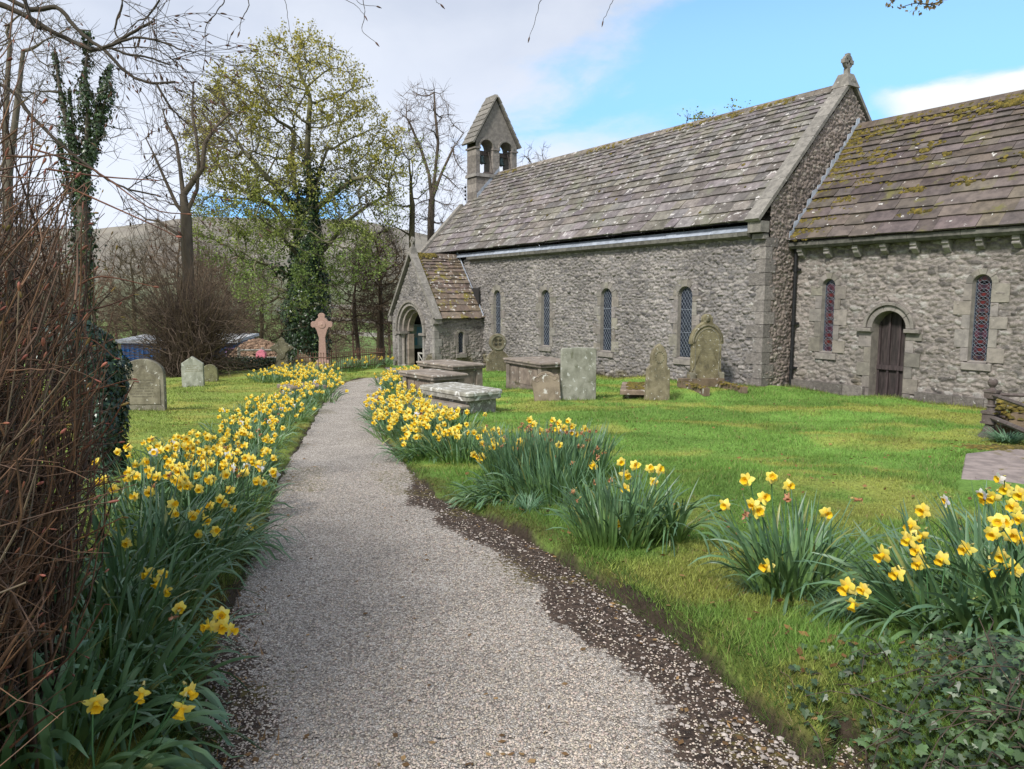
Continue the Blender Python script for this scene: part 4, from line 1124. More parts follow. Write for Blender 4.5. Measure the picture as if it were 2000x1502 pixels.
    while x < -2.2:                               # plinth of big dressed stones
        if west and x > -8.56: mb.build('plinth', M['rubble'], root); mb = MB(); west = False
        l = g.uniform(.5, .95)
        if x < -9.45 or x > -8.55:
            if x < -9.45 and x + l > -9.42: l = -9.42 - x
            for zz, hh in ((-.98, .32), (-.65, .27)):
                mb.box((x + l / 2, 16.07 + g.uniform(-.008, .008), zz + hh / 2), (l - .012, .20, hh - .01), col=np.array([.85, .82, .78]) * g.uniform(.6, 1.15))
        elif x + l > -8.55: l = .3
        x += l
    mb.build('plinth', M['rubble'], root)
    for k, (c, s, sp, r) in enumerate(cs):
        window(root, np.array([0, 16.1, 0]), EX, Z, SO, c, s, sp, r, 50 + k, bw=.20, vh=.13, nv=5, stained=True,
               label=['red stained glass lancet next to the drainpipe', 'red stained glass lancet right of the chancel door'][k])
    # chancel cornice, corbels and roof
    mb = MB(); x = -11.40
    while x < -2.0:
        l = g.uniform(.8, 1.3); mb.prism([(15.78, 2.86), (15.84, 2.80), (16.12, 2.80), (16.12, 2.95), (15.78, 2.95)], (x, 0, g.uniform(-.003, .003)), (0, 1, 0), Z, EX, 0, l - .008, np.ones(3) * g.uniform(.85, 1.2)); x += l
    mb.build('cornice', M['cornice'], root)
    for k in range(14):
        x = (-11.18, -10.47, -9.76, -9.11, -8.45, -7.80, -7.16, -6.51)[k] if k < 8 else -6.51 + .66 * (k - 7)
        mb = MB()
        mb.prism([(-.21, .0), (-.21, -.07), (-.17, -.10), (-.15, -.16), (-.05, -.22 - .02 * (k % 3)), (.01, -.22), (.01, 0)], (x - .065, 16.1, 2.798), (0, 1, 0), Z, EX, 0, .13, np.ones(3) * g.uniform(.85, 1.1), .008)
        if k % 3 == 1: mb.tube([(x - .07, 15.93, 2.66), (x + .07, 15.93, 2.66)], .03, 8)
        mb.build('corbel', M['ashlar'], root)
    cl = math.hypot(2.65, 3.0); Vc = np.array([0, 2.65, 3.0]) / cl; Nc = np.array([0, -3.0, 2.65]) / cl
    mb = MB(); slates(mb, (-11.40, 15.75, 2.965), EX, Vc, Nc, 9.6, cl, .37, .945, .62, .32, 21, th=.036)
    Vd = np.array([0, -2.65, 3.0]) / cl; Nd = np.array([0, 3.0, 2.65]) / cl
    slates(mb, (-1.8, 21.05, 2.965), WE, Vd, Nd, 9.6, cl, .37, .945, 1.0, .7, 22)
    x = -11.35
    while x < -2.0:
        l = g.uniform(.42, .6); mb.prism([(-.16, -.13), (0, .05), (.16, -.13), (0, -.06)], (x, 18.4, 6.02), (0, 1, 0), Z, EX, 0, l - .01, np.array([1, .95, .85]) * g.uniform(.8, 1.1)); x += l
    cr = mb.build('chancel_roof', M['slate_mossy'], root)
    mb = MB()
    vs = g.uniform(0, cl, 900) ; us = -11.38 + np.abs(g.normal(0, .24 + .20 * np.sin(vs * 2.0) ** 2, 900)) * (1.25 - .1 * vs)
    P = np.array([0, 15.75, 2.965]) + vs[:, None] * Vc + Nc * .035; P[:, 0] = us
    lumps(mb, P, Nc, g.uniform(.02, .065, 900), g, .5)
    n = 500; us = g.uniform(-11.3, -3, n); vs = cl - np.abs(g.normal(0, .12, n)) - .02
    P = np.array([0, 15.75, 2.965]) + vs[:, None] * Vc + Nc * .04; P[:, 0] = us; k = fbm(us * 1.5, us * 0, 9, 3) > .38
    lumps(mb, P[k], Nc, g.uniform(.02, .08, k.sum()), g, .5)
    for _ in range(85):                           # cushions scattered over the slates
        cu, cv = g.uniform(-10.8, -3), g.uniform(.5, cl) ** 1.0
        if g.random() > .35 + .65 * (cv / cl): continue
        n = g.integers(4, 30); s = g.uniform(.05, .20)
        us = cu + g.normal(0, s * 1.2, n); vs = np.clip(cv + g.normal(0, s * .5, n), 0, cl)
        P = np.array([0, 15.75, 2.965]) + vs[:, None] * Vc + Nc * .035; P[:, 0] = us
        lumps(mb, P, Nc, g.uniform(.02, .065, n), g, .6)
    mb.build('moss', M['moss'], cr)
    mb = MB()                                     # stepped lead on the gable above the chancel roof
    v = 0.0
    while v < cl - .1:
        l = g.uniform(.2, .32); o = np.array([-11.38, 15.75, 2.965]) + Vc * v
        hw = g.uniform(.12, .20)
        mb.prism([(0, 0), (l * .66, l * .75), (l * .66, l * .75 + hw), (l * .1, hw + l * .55), (0, hw)], o, np.array([0, 1., 0]), Z, EX, 0, .012, np.ones(3) * g.uniform(.95, 1.35)); v += l
    mb.build('lead_flashing', M['lead'], root)
    # drainpipe
    mb = MB(); px_, py_ = -11.33, 15.99
    zb = -.63; mb.tube([(px_, py_, 2.78), (px_, py_, zb + .08), (px_, py_ - .07, zb)], .042, 10)
    for zz in (2.3, 1.0, -.1): mb.lathe([(.042, -.05), (.056, -.05), (.056, .05), (.042, .05)], (px_, py_, zz), 10); mb.box((px_ + .03, py_ + .05, zz), (.17, .05, .05))
    mb.lathe([(.045, -.08), (.07, .05), (.075, .07)], (px_, py_, 2.76), 10)
    mb.build('drainpipe', M['iron'], root)
    # ---- chancel door
    O = np.array([0, 16.1, 0]); c, sp, r = -8.96, .95, .38
    mb = MB(); surround(mb, O, EX, Z, SO, c, -.72, sp - .09, r, -.10, .028, .22, 71, .01, 1)
    mb.V, mb.F, mb.C, mb.MI = mb.V[:-1], mb.F[:-2], mb.C[:-1], mb.MI[:-2]; mb.n = sum(len(v) for v in mb.V)
    ring(mb, O, EX, Z, SO, c, sp, r, .50, -.08, .05, np.array([.95, .93, .9]), joints=5, seed=3)
    ring(mb, O, EX, Z, SO, c, sp, .505, .575, -.04, .10, np.array([.8, .78, .75]), joints=5, seed=4)
    reveal(mb, O, EX, Z, SO, c, -.72, sp, r, .045, -.28, .02, np.array([.8, .77, .72]))
    mb.prism([(c - .72, sp - .09), (c - r + .01, sp - .09), (c - r + .01, sp - .005), (c - .72, sp - .005)], O, EX, Z, SO, -.05, .13, np.array([.75, .73, .7]), .015)
    mb.prism([(c + r - .01, sp - .09), (c + .70, sp - .09), (c + .70, sp - .005), (c + r - .01, sp - .005)], O, EX, Z, SO, -.05, .13, np.array([.75, .73, .7]), .015)
    df = mb.build('door_surround', M['ashlar'], root)
    mb = MB(); p = arch_pts(c, -.70, sp, r)
    V_ = np.array([O + x * EX + w * Z - .27 * SO for x, w in p] + [O + c * EX + .2 * Z - .27 * SO]); k = len(p)
    mb.add(V_, np.array([[i, (i + 1) % k, k] for i in range(k)]))
    for q in (-.34, -.12, .12, .34):
        h = sp + math.sqrt(max(.01, r * r - q * q)) - .03
        mb.box((c + q * 1.0, 16.1 + .245, (h - .68) / 2), (.045, .05, h + .68), col=(1.3, 1.25, 1.3))
    mb.box((c, 16.335, .06), (.74, .07, .10), col=(1.3, 1.25, 1.3)); mb.box((c, 16.33, -.64), (.74, .09, .12), col=(2.0, 1.7, 1.7))
    dr = mb.build('door', M['wood'], df)
    mb = MB(); mb.box((c, 16.0, -.78), (.95, .45, .14)); mb.build('doorstep', M['ashlar'], df)
    # ---- porch
    PX0, PX1, PY = -27.76, -24.2, 12.9
    mb = MB()
    def keeppe(u, w): return ~in_arch(u + PY, w - 1.5, 14.02, -.46, .26, .15)
    relief_wall(mb, np.array([PX1, PY, -1.5]), np.array([0, 1., 0]), Z, EX, 2.1, 2.42, keeppe, .17, .09, .026, .024, 23, PALC)
    cxp = -25.98
    def keeppf(u, w):
        x, z = u + PX0, w - 1.5
        return (z < .92 + (1.78 - np.abs(x - cxp)) * 1.26) & ~in_arch(x, z, -26.15, -2, .30, 1.02) & ~((np.abs(x + 26.15) < 1.12) & (z < .3))
    relief_wall(mb, np.array([PX0, PY, -1.5]), EX, Z, SO, 3.56, 4.8, keeppf, .17, .10, .026, .03, 29, PALN)
    mb.box((PX0 + .1, 13.95, -.3), (.2, 2.1, 2.45), col=(.9, .9, .9))
    por = mb.build('porch_wall', M['rubble'], root, True)
    mb, mb2 = MB(), MB()                          # corner stones of the porch front
    w, k = -1.2, 0
    while w < .88:
        h = min(g.uniform(.2, .3), .9 - w); a, b = (.34, .2) if k % 2 else (.2, .3); k += 1
        mb.box((PX1 + .022 - a / 2, PY - .022 + b / 2, w + h / 2), (a, b, h - .01), col=np.ones(3) * g.uniform(.75, 1.15))
        mb2.box((PX0 - .022 + a / 2, PY - .022 + b / 2, w + h / 2), (a, b, h - .01), col=np.ones(3) * g.uniform(.75, 1.15))
        w += h
    mb.build('porch_quoins', M['ashlar'], por); mb2.build('porch_quoins', M['ashlar'], por)
    mb = MB(); O = np.array([0, PY, 0]); c, sp = -26.15, .30
    ring(mb, O, EX, Z, SO, c, sp, 1.15, 1.25, -.05, .09, np.array([.85, .83, .8]), joints=11, seed=5)
    ring(mb, O, EX, Z, SO, c, sp, 1.02, 1.145, -.12, .03, np.array([1, .98, .95]), joints=11, seed=6)
    ring(mb, O, EX, Z, SO, c, sp, .88, 1.02, -.30, -.10, np.array([.95, .9, .85]), joints=11, seed=7)
    ring(mb, O, EX, Z, SO, c, sp, .76, .88, -.50, -.27, np.array([1.05, .95, .85]), joints=9, seed=8)
    for s in (-1, 1):
        x0 = c + s * 1.09
        w = -1.25
        while w < sp - .12:
            h = min(g.uniform(.25, .36), sp - .1 - w)
            mb.box((x0, PY + .06, w + h / 2), (.14, .18, h - .008), col=np.ones(3) * g.uniform(.8, 1.15))
            mb.box((c + s * .82, PY + .39, w + h / 2), (.13, .24, h - .008), col=np.array([1.05, .93, .82]) * g.uniform(.8, 1.15))
            mb.box((c + s * .97, PY + .27, w + h / 2), (.18, .10, h - .008), col=np.ones(3) * g.uniform(.7, 1.0)); w += h
        mb.box((x0 - s * .06, PY + .12, sp - .045), (.46, .42, .09), col=np.array([.8, .78, .75]))
        mb.lathe([(.0, 0), (.11, 0), (.11, .06), (.075, .10), (.062, .12), (.062, 1.15), (.075, 1.17), (.10, 1.28), (.10, 1.32), (0, 1.32)], (c + s * .93, PY + .13, -1.12), 12, col=np.array([1.1, 1.05, 1]))
        mb.box((c + s * .93, PY + .13, -1.18), (.26, .26, .14))
    mb.build('porch_arch', M['ashlar'], por)
    # porch inside: back wall, boards, gate
    mb = MB()
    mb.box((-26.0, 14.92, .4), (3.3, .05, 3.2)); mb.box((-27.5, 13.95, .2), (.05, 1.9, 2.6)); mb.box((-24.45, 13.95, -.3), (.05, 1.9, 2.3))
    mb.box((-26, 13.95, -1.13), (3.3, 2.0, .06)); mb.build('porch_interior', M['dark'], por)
    mb = MB()
    mb.prism([(-.52, -.48), (.52, -.48), (.52, .50), (-.52, .50)], (-27.43, 13.84, .05), np.array([0, 1., 0]), Z, EX, 0, .02)
    for a, b, w, h, cl_ in ((-.33, .12, .22, .28, (1.5, 1.5, 1.4)), (-.05, .12, .24, .28, (.5, .9, 1.2)), (.2, .14, .18, .26, (1.5, 1.45, 1.4)), (-.33, -.35, .3, .32, (.4, .8, 1.1)), (.03, -.36, .3, .34, (1.4, 1.4, 1.4))):
        mb.prism([(a, b), (a + w, b), (a + w, b + h), (a, b + h)], (-27.43, 13.84, .05), np.array([0, 1., 0]), Z, EX, .021, .025, cl_)
    mb.build('notice_board', M['paper'], por)
    mb = MB()
    for x in (-25.95, -25.55, -25.28): mb.box((x, 13.12, -.78), (.055, .045, .62))
    for zz in (-.50, -1.0): mb.box((-25.62, 13.12, zz), (.72, .04, .06))
    mb.tube([(-25.95, 13.09, -1.0), (-25.28, 13.09, -.5)], .022, 4); mb.tube([(-25.95, 13.09, -.5), (-25.28, 13.09, -1.0)], .022, 4)
    mb.build('porch_gate', M['drystone'], por)
    window(por, np.array([PX1, 0, 0]), np.array([0, 1., 0]), Z, EX, 14.02, -.44, .24, .125, 81, bw=.10, vh=.10, nv=5, proud=.02, pu=.09, pw=.12)
    # flatten one level: porch window parts belong to the church
    for o in list(por.children):
        if o.name.startswith('window'):
            o.parent = root; o['label'] = 'small leaded lancet in the side of the porch'
    pl = math.hypot(1.9, 2.3); s = 1.26; pl = math.hypot(1.93, 1.93 * s)
    Ve = np.array([-1, 0, s]) / math.hypot(1, s); Ne = np.array([s, 0, 1]) / math.hypot(1, s)
    mb = MB(); slates(mb, (-24.05, 13.08, .86), np.array([0, 1., 0]), Ve, Ne, 1.93, pl, .33, .93, .42, .26, 61, th=.034)
    Vw = np.array([1, 0, s]) / math.hypot(1, s); Nw = np.array([-s, 0, 1]) / math.hypot(1, s)
    slates(mb, (-27.91, 15.0, .86), SO, Vw, Nw, 1.93, pl, .33, .93, .42, .26, 62)
    mb.prism([(-.14, -.12), (0, .06), (.14, -.12)], (cxp, 13.0, 3.28), EX, Z, SO, -2.0, 0)
    pr = mb.build('porch_roof', M['slate_porch'], por)
    mb = MB(); n = 260
    vs = g.uniform(0, pl, n); ys = 13.06 + np.abs(g.normal(0, .07, n)) * (.4 + .8 * vs / pl)
    P = np.array([-24.05, 0, .86]) + vs[:, None] * Ve + Ne * .04; P[:, 1] = ys; lumps(mb, P, Ne, g.uniform(.015, .05, n), g)
    n = 120; P = np.array([-24.05, 0, .86]) + (pl - np.abs(g.normal(0, .07, n)))[:, None] * Ve + Ne * .05; P[:, 1] = g.uniform(13.1, 13.9, n); lumps(mb, P, Ne, g.uniform(.02, .07, n), g)
    mb.build('porch_moss', M['moss'], por)
    mb = MB()
    coping(mb, np.array([-24.0, 12.78, .80]), Ve, Ne, pl + .10, .30, .10, .62, g, U=np.array([0, 1., 0]))
    coping(mb, np.array([-27.96, 13.08, .80]), Vw, Nw, pl + .10, .30, .10, .62, g, U=SO)
    mb.box((-24.1, 12.93, .80), (.26, .30, .22)); mb.box((-27.86, 12.93, .80), (.26, .30, .22))
    mb.box((cxp, 12.95, 3.40), (.26, .30, .26), taper=.3)
    mb.build('porch_coping', M['coping'], por)
    wheel_cross(por, (cxp, 12.95, 3.80), EX, Z, SO, .13, 'porch_cross', th=.07)
    mb = MB(); v = 0.
    while v < pl:
        l = g.uniform(.2, .3); o = np.array([-24.05, 14.93, .86]) + Ve * v
        mb.prism([(0, .0), (-l * .62, l * .78), (-l * .62, l * .78 + .15), (0, .14)][::-1], o, EX, Z, SO, 0, .012, np.ones(3) * g.uniform(.9, 1.3)); v += l
    mb.build('porch_flashing', M['lead'], por)
    base = np.array([-18.0, 16.0, gz(-18, 15)])   # origin at the foot of the building
    root.location = tuple(base)
    for ch in root.children: ch.location = tuple(np.array(ch.location) - base)
    return root
# ------------------------------------------------------------------ graves
def arc(cx, cy, r, a0, a1, n=10, ry=None):
    return [(cx + r * math.cos(t), cy + (ry or r) * math.sin(t)) for t in np.linspace(a0, a1, n)]

def mirror(right):
    """outline from its right half, bottom to top, counter-clockwise"""
    return list(right) + [(-x, y) for x, y in right[::-1] if abs(x) > 1e-6]

def stone_frame(px, py, depth_off=0.0, z=None):
    P = gpx(px, py)
    return np.array([P[0], P[1], sz(P[0], P[1])])

def headstone(name, base, outline, th, m_, label, cat='headstone', yaw=0.0, lean=0.0, side=0.0, bev=.012, group=None, cols=(1, 1, 1), extras=None, sink=.08, scale=1.0):
    """faces east (+X) before yaw; lean > 0 tips back"""
    Rm = rotz(yaw) @ roty(-lean) @ rotx(side); STONES.append((base[0], base[1], yaw, max(p[0] for p in outline) * scale, th / 2))
    U, W, Nn = Rm @ np.array([0, 1., 0]), Rm @ Z, Rm @ EX
    root = empty(name, base, 0, label, cat, group)
    mb = MB(); mb.prism([(x, y - sink) if y < .02 else (x, y) for x, y in outline], (0, 0, 0), U, W, Nn, -th / 2, th / 2, cols, bev)
    s = mb.build('stone', M[m_], root)
    if extras: extras(root, U, W, Nn, th / 2)
    root.scale = (scale, scale, scale)
    return root

def text_rows(parent, U, W, Nn, n, u0, u1, w0, w1, rows, seed, cols=(1, 1, 1)):
    """weathered inscription: rows of illegible cut marks"""
    g = np.random.default_rng(seed); mb = MB()
    for k in range(rows):
        w = w1 - (w1 - w0) * (k + .5) / rows; ins = g.uniform(0, .3) * (u1 - u0) / 2; u = u0 + ins
        hh = (w1 - w0) / rows * .22
        while u < u1 - ins:
            l = g.uniform(.010, .024)
            if g.random() < .8:
                x = g.uniform(0, .3) * hh
                mb.prism([(u, w - hh + x), (u + l * .7, w - hh), (u + l * .7, w + hh - x), (u, w + hh)], (0, 0, 0), U, W, Nn, n, n + .002, cols)
            u += l
    return mb.build('inscription', M['ink'], parent)

def chest_tomb(base, L_, Wd, H, label, m_='tomb', yaw=0.0, over=.08, slab=.08, pil=True, tilt=0.0, group=None, body_m=None, rounded=False):
    root = empty('chest_tomb', base, yaw, label, 'chest tomb', group); STONES.append((base[0], base[1], yaw, Wd / 2, L_ / 2))
    mb = MB(); g = np.random.default_rng(int(L_ * 100 + H * 10))
    h0 = H - slab
    mb.box((0, 0, h0 / 2 - .08), (L_ - .06, Wd - .06, h0 + .16), col=(.85, .85, .85))
    mb.box((0, 0, .0), (L_ + .05, Wd + .05, .16), col=(.8, .8, .78))
    if pil:
        for sx in (-1, 1):
            for sy in (-1, 1): mb.box((sx * (L_ / 2 - .06), sy * (Wd / 2 - .06), h0 / 2 - .02), (.16, .16, h0 + .04), col=np.ones(3) * g.uniform(.9, 1.15))
        mb.box((L_ / 2 - .03, 0, h0 / 2 + .02), (.02, Wd * .42, h0 * .62), col=(1.05, 1, 1)); mb.box((0, -Wd / 2 + .03, h0 / 2 + .02), (L_ * .30, .02, h0 * .62), col=(1.05, 1, 1))
        for s in (-1, 1): mb.box((s * L_ * .27, -Wd / 2 + .025, h0 / 2 + .02), (L_ * .20, .02, h0 * .62), col=(1, .96, .95))
        mb.box((0, 0, h0 - .03), (L_ + .02, Wd + .02, .05), col=(.85, .85, .85))
    mb.build('chest', M[body_m or m_], root)
    mb = MB(); l, w = L_ / 2 + over, Wd / 2 + over
    if rounded:
        P = arc(l - .15, w - .15, .15, 0, pi / 2, 4) + arc(-l + .15, w - .15, .15, pi / 2, pi, 4) + arc(-l + .15, -w + .15, .15, pi, 1.5 * pi, 4) + arc(l - .15, -w + .15, .15, 1.5 * pi, 2 * pi, 4)
    else: P = [(l, -w), (l, w), (-l, w), (-l, -w)]
    T = rotx(tilt)
    mb.prism([(x * .975, y * .96) for x, y in P], (0, 0, h0 - .0), T @ EX, T @ np.array([0, 1., 0]), T @ Z, -.03, slab * .45, (.8, .8, .8), 0)
    mb.prism(P, (0, 0, h0), T @ EX, T @ np.array([0, 1., 0]), T @ Z, slab * .452, slab, (1.05, 1.05, 1.03), .022)
    mb.build('top_slab', M[m_], root)
    return root

def build_graves():
    # --- left lawn
    o = mirror([(.40, 0), (.40, .70)] + arc(0, .70, .40, 0, pi / 2, 9, .30)[1:])
    def ex(root, U, W, Nn, n):
        mb = MB(); p = mirror([(.33, .12), (.33, .60), (.22, .70), (.12, .74), (0, .86)])
        mb.prism(p, (0, 0, 0), U, W, Nn, n, n + .012, (1.08, 1.06, 1), .01); mb.build('raised_panel', M['grave'], root)
        text_rows(root, U, W, Nn, n + .012, -.24, .24, .25, .62, 7, 3)
    headstone('headstone', stone_frame(283, 806), o, .11, 'grave', 'round topped brown headstone beside the ivy covered stump', yaw=-.50, lean=.03, extras=ex)
    o = mirror([(.30, 0), (.30, .66), (0, .86)])
    headstone('headstone', stone_frame(378, 757), o, .09, 'grave_pale', 'pale grey headstone with a plain pointed top', yaw=-.50, cols=(1.15, 1.2, 1.15),
              extras=lambda r, U, W, N_, n: text_rows(r, U, W, N_, n, -.20, .20, .42, .62, 4, 5, (1.7, 1.75, 1.6)))
    o = mirror([(.24, 0), (.24, .30)] + arc(0, .30, .24, 0, pi / 2, 7)[1:])
    headstone('headstone', stone_frame(411, 746), o, .1, 'grave', 'small low mossy headstone at the foot of the twiggy thicket', yaw=-.5, cols=(.8, .85, .6))
    # dark cross-headed stone
    o = mirror([(.42, 0), (.40, .18), (.30, .26), (.22, .34), (.20, .60), (.16, .68), (.20, .76), (.33, .84), (.44, .92), (.33, 1.0), (.24, 1.06), (.14, 1.12), (.10, 1.22), (0, 1.32)])
    b = at(552, 722, 27.0); b[2] = gz(b[0], b[1])
    def ex(root, U, W, Nn, n):
        mb = MB(); p = mirror([(.05, .50), (.12, .62), (.14, .74), (.28, .86), (.30, .92), (.22, .97), (.12, 1.0), (.06, 1.12), (0, 1.18)])
        mb.prism(p, (0, 0, 0), U, W, Nn, n, n + .03, (.8, .8, .7), .015); mb.build('carved_cross', M['grave'], root)
    headstone('cross_headstone', b, o, .14, 'grave', 'dark carved headstone shaped like a pointed cross behind the daffodils', 'headstone', yaw=-.5, cols=(.75, .75, .65), extras=ex, sink=.3)
    # pink granite cross
    b = at(631, 712, 28.0); b[2] = gz(b[0], b[1]) - .05
    root = empty('granite_cross', b, -.45, 'tall pink granite wheel cross on a stepped base inside railings', 'grave cross')
    mb = MB()
    A = np.linspace(-pi / 2 + .32, pi / 2, 10)
    top = 1.78; cr = .27
    half = [(.15, .42), (.115, 1.28)] + [(.20, top - .20), (.25, top - .11)] + [(.30, top - .11), (.34, top - .12), (.395, top - .06), (.395, top + .06), (.34, top + .12), (.30, top + .11)] + [(.24, top + .12), (.19, top + .20), (.12, top + .25), (.12, top + .30), (.13, top + .35), (.075, top + .42), (0, top + .43)]
    mb.prism(mirror(half), (0, 0, 0), (0, 1, 0), Z, EX, -.09, .09, (1, 1, 1), .012); mb.build('cross', M['granite'], root)
    mb = MB(); mb.lathe([(0, .0), (.14, 0), (.14, .02), (.05, .03), (.0, .05)], (.09, 0, top), 14, (1.1, 1.1, 1.1), axis=roty(pi / 2)); mb.build('boss', M['granite'], root)
    mb = MB(); mb.box((0, 0, .33), (.42, .52, .22), taper=.12); mb.box((0, 0, .14), (.62, .72, .2)); mb.box((0, 0, -.1), (.84, .94, .34)); mb.build('plinth', M['granite'], root)
    # slanting slab inside the railings
    b = at(592, 708, 27.6); b[2] = gz(b[0], b[1])
    headstone('headstone', b, mirror([(.36, 0), (.36, .40), (.18, .62), (0, .66)]), .1, 'grave', 'small brown gabled gravestone just left of the granite cross', yaw=-.4, side=.12, cols=(1.15, .95, .8))
    # rusty railings round the plot
    b = at(600, 716, 26.2)
    c0 = at(583, 716, 26.6)[:2]; c1 = at(648, 716, 25.6)[:2]; c2 = at(752, 716, 29.0)[:2]; c3 = at(690, 716, 31.0)[:2]
    root = empty('grave_railings', (*c0, gz(*c0)), 0, 'rusty iron railings round the plot of the granite cross', 'railings')
    mb = MB(); rails = MB()
    for (p, q) in ((c0, c1), (c1, c2), (c2, c3)):
        n = int(np.linalg.norm(q - p) / .13)
        for i in range(n + 1):
            t = i / n; x, y = p * (1 - t) + q * t; z = gz(x, y); g_ = .62 + .12 * (i % 2)
            h = .70 + (.10 if i in (0, n) else 0)
            mb.tube([(x, y, z - .1), (x, y, z + h)], .011 if i not in (0, n) else .022, 4)
            mb.lathe([(0, .07), (.022, .02), (.0, -.01)], (x, y, z + h), 4)
        for h in (.18, .58):
            mb.n = mb.n
            rails.tube([(p[0], p[1], gz(*p) + h), (q[0], q[1], gz(*q) + h)], .018, 4)
    o = np.array([*c0, gz(*c0)])
    mb.build('bars', M['rust'], root, at0=o); rails.build('rails', M['rust'], root, at0=o)
    # low slab in the left daffodils
    b = stone_frame(590, 772)
    root = empty('ledger_slab', b - Z * .12, .1, 'low flat grave slab among the left hand daffodils', 'grave slab')
    mb = MB(); mb.box((0, 0, .12), (.85, .75, .30)); mb.build('base', M['tomb'], root)
    mb = MB(); mb.prism([(.48, -.44), (.48, .44), (-.48, .44), (-.48, -.44)], (0, 0, .27), EX, (0, 1, 0), Z, 0, .09, (1.2, 1.1, 1.05), .02); mb.build('top_slab', M['tomb'], root)
    # --- wheel-headed stone by the porch
    b = np.array(stone_frame(972, 737)); b = on_y(972, 733, 13.9); b[2] = sz(b[0], b[1]) - .03
    o = mirror([(.40, 0), (.40, .52), (.30, .66), (.20, .74), (.17, .80), (.22, .84)] + arc(0, 1.06, .30, -.75, pi / 2, 9))
    def ex(root, U, W, Nn, n):
        mb = MB()
        A = np.linspace(0, 2 * pi, 21)
        for q in range(20):
            t0, t1 = A[q], A[q + 1]
            mb.prism([(.27 * math.cos(t0), 1.06 + .27 * math.sin(t0)), (.27 * math.cos(t1), 1.06 + .27 * math.sin(t1)), (.215 * math.cos(t1), 1.06 + .215 * math.sin(t1)), (.215 * math.cos(t0), 1.06 + .215 * math.sin(t0))], (0, 0, 0), U, W, Nn, n, n + .03, (1, 1, .95))
        for k in range(4):
            cx, cy = .10 * math.cos(k * pi / 2 + pi / 4), 1.06 + .10 * math.sin(k * pi / 2 + pi / 4)
            mb.prism(arc(cx, cy, .062, 0, 2 * pi, 9)[:-1], (0, 0, 0), U, W, Nn, n, n + .004, (.25, .25, .22))
        mb.build('carved_wheel', M['grave'], root); text_rows(root, U, W, Nn, n, -.26, .26, .20, .56, 6, 8)
    headstone('wheel_headstone', b, o, .13, 'grave', 'brown headstone with a round wheel shaped head near the porch', yaw=-.3, cols=(.85, .8, .7), extras=ex)
    # --- chest tombs right of the path
    b = stone_frame(868, 775); b = np.array([*gpx(880, 768)[:2], 0]); b[2] = sz(b[0], b[1]) - .02
    chest_tomb(b, 1.55, .80, .68, 'tall brown chest tomb furthest back of the cluster by the path', yaw=.06, group=None)
    b = np.array([*gpx(846, 786)[:2], 0]); b[2] = sz(b[0], b[1]) - .04
    chest_tomb(b, 1.30, .72, .68, 'brown chest tomb with a thin flat top between two other tombs', yaw=.06, slab=.075)
    b = np.array([*gpx(899, 806)[:2], 0]); b[2] = sz(b[0], b[1]) - .05
    chest_tomb(b, 1.45, .70, .50, 'low rubble tomb with a white lichened rounded slab on top', m_='tomb_white', yaw=.10, slab=.13, pil=False, rounded=True, over=.10)
    b = np.array([*gpx(830, 812)[:2], 0]); b[2] = sz(b[0], b[1]) - .22
    chest_tomb(b, 1.4, .8, .42, 'low flat topped tomb half hidden by the right hand daffodils', yaw=.05, slab=.09, pil=False)
    b = np.array([*gpx(1058, 762)[:2], 0]); b[2] = sz(b[0], b[1]) + .0
    chest_tomb(b, 1.75, 1.05, .74, 'large panelled chest tomb close to the nave wall', yaw=-.10, slab=.085)
    # small leaning carved stone
    b = stone_frame(1070, 786)
    o = mirror([(.28, 0), (.30, .50), (.27, .56), (.20, .54), (.14, .60), (.06, .635), (0, .64)])
    def ex(root, U, W, Nn, n):
        mb = MB()
        for s in (-1, 1): mb.tube([np.array(U) * (s * a) + np.array(W) * b_ + Nn * n for a, b_ in arc(.19, .49, .05, -2.4, 2.6, 9)], .012, 5, (1.1, 1.05, 1))
        mb.tube([np.array(U) * a + np.array(W) * b_ + Nn * n for a, b_ in ((-.17, .53), (-.08, .575), (0, .58), (.08, .575), (.17, .53))], .012, 5, (1.1, 1.05, 1))
        mb.build('carved_scroll', M['tomb'], root)
    headstone('headstone', b, o, .09, 'tomb', 'small tilted headstone with carved scrolls leaning before the chest tomb', yaw=-.55, side=.10, lean=.12, cols=(1, .97, .85), extras=ex)
    # big upright rectangular slab
    b = stone_frame(1129, 783)
    o = mirror([(.425, 0), (.425, 1.20), (.40, 1.245), (.36, 1.255), (0, 1.27)])
    headstone('headstone', b, o, .10, 'grave_pale', 'broad upright rectangular slab in pale grey green stone', yaw=-.50, cols=(1.0, 1.02, .98), scale=.91)
    # pointed stone with its kerb
    b = stone_frame(1283, 783)
    o = mirror([(.29, 0), (.27, .62), (.27, .72), (.18, .82), (.19, .95)] + [(.185, 1.05), (.14, 1.17), (.07, 1.26), (0, 1.31)])
    def ex(root, U, W, Nn, n):
        mb = MB()
        for k in range(14):
            t = k * 2 * pi / 14; mb.lathe([(0, .012), (.02, .008), (.026, 0)], np.array(U) * .10 * math.cos(t) + np.array(W) * (1.0 + .13 * math.sin(t)) + Nn * n, 6, (1.2, 1.2, 1.1), axis=roty(pi / 2))
        mb.build('carved_wreath', M['grave'], root); text_rows(root, U, W, Nn, n, -.17, .17, .45, .72, 6, 12, (1.2, 1.2, 1.1))
    headstone('headstone', b, o, .14, 'grave', 'narrow shouldered headstone with pointed head and carved wreath', yaw=-.42, lean=.03, side=-.03, cols=(1.15, 1.08, .95), extras=ex, scale=.92)
    b = stone_frame(1243, 775)
    root = empty('grave_kerb', b, -.42 - .35, 'raised stone kerb slab with orange moss beside the wreath headstone', 'grave kerb')
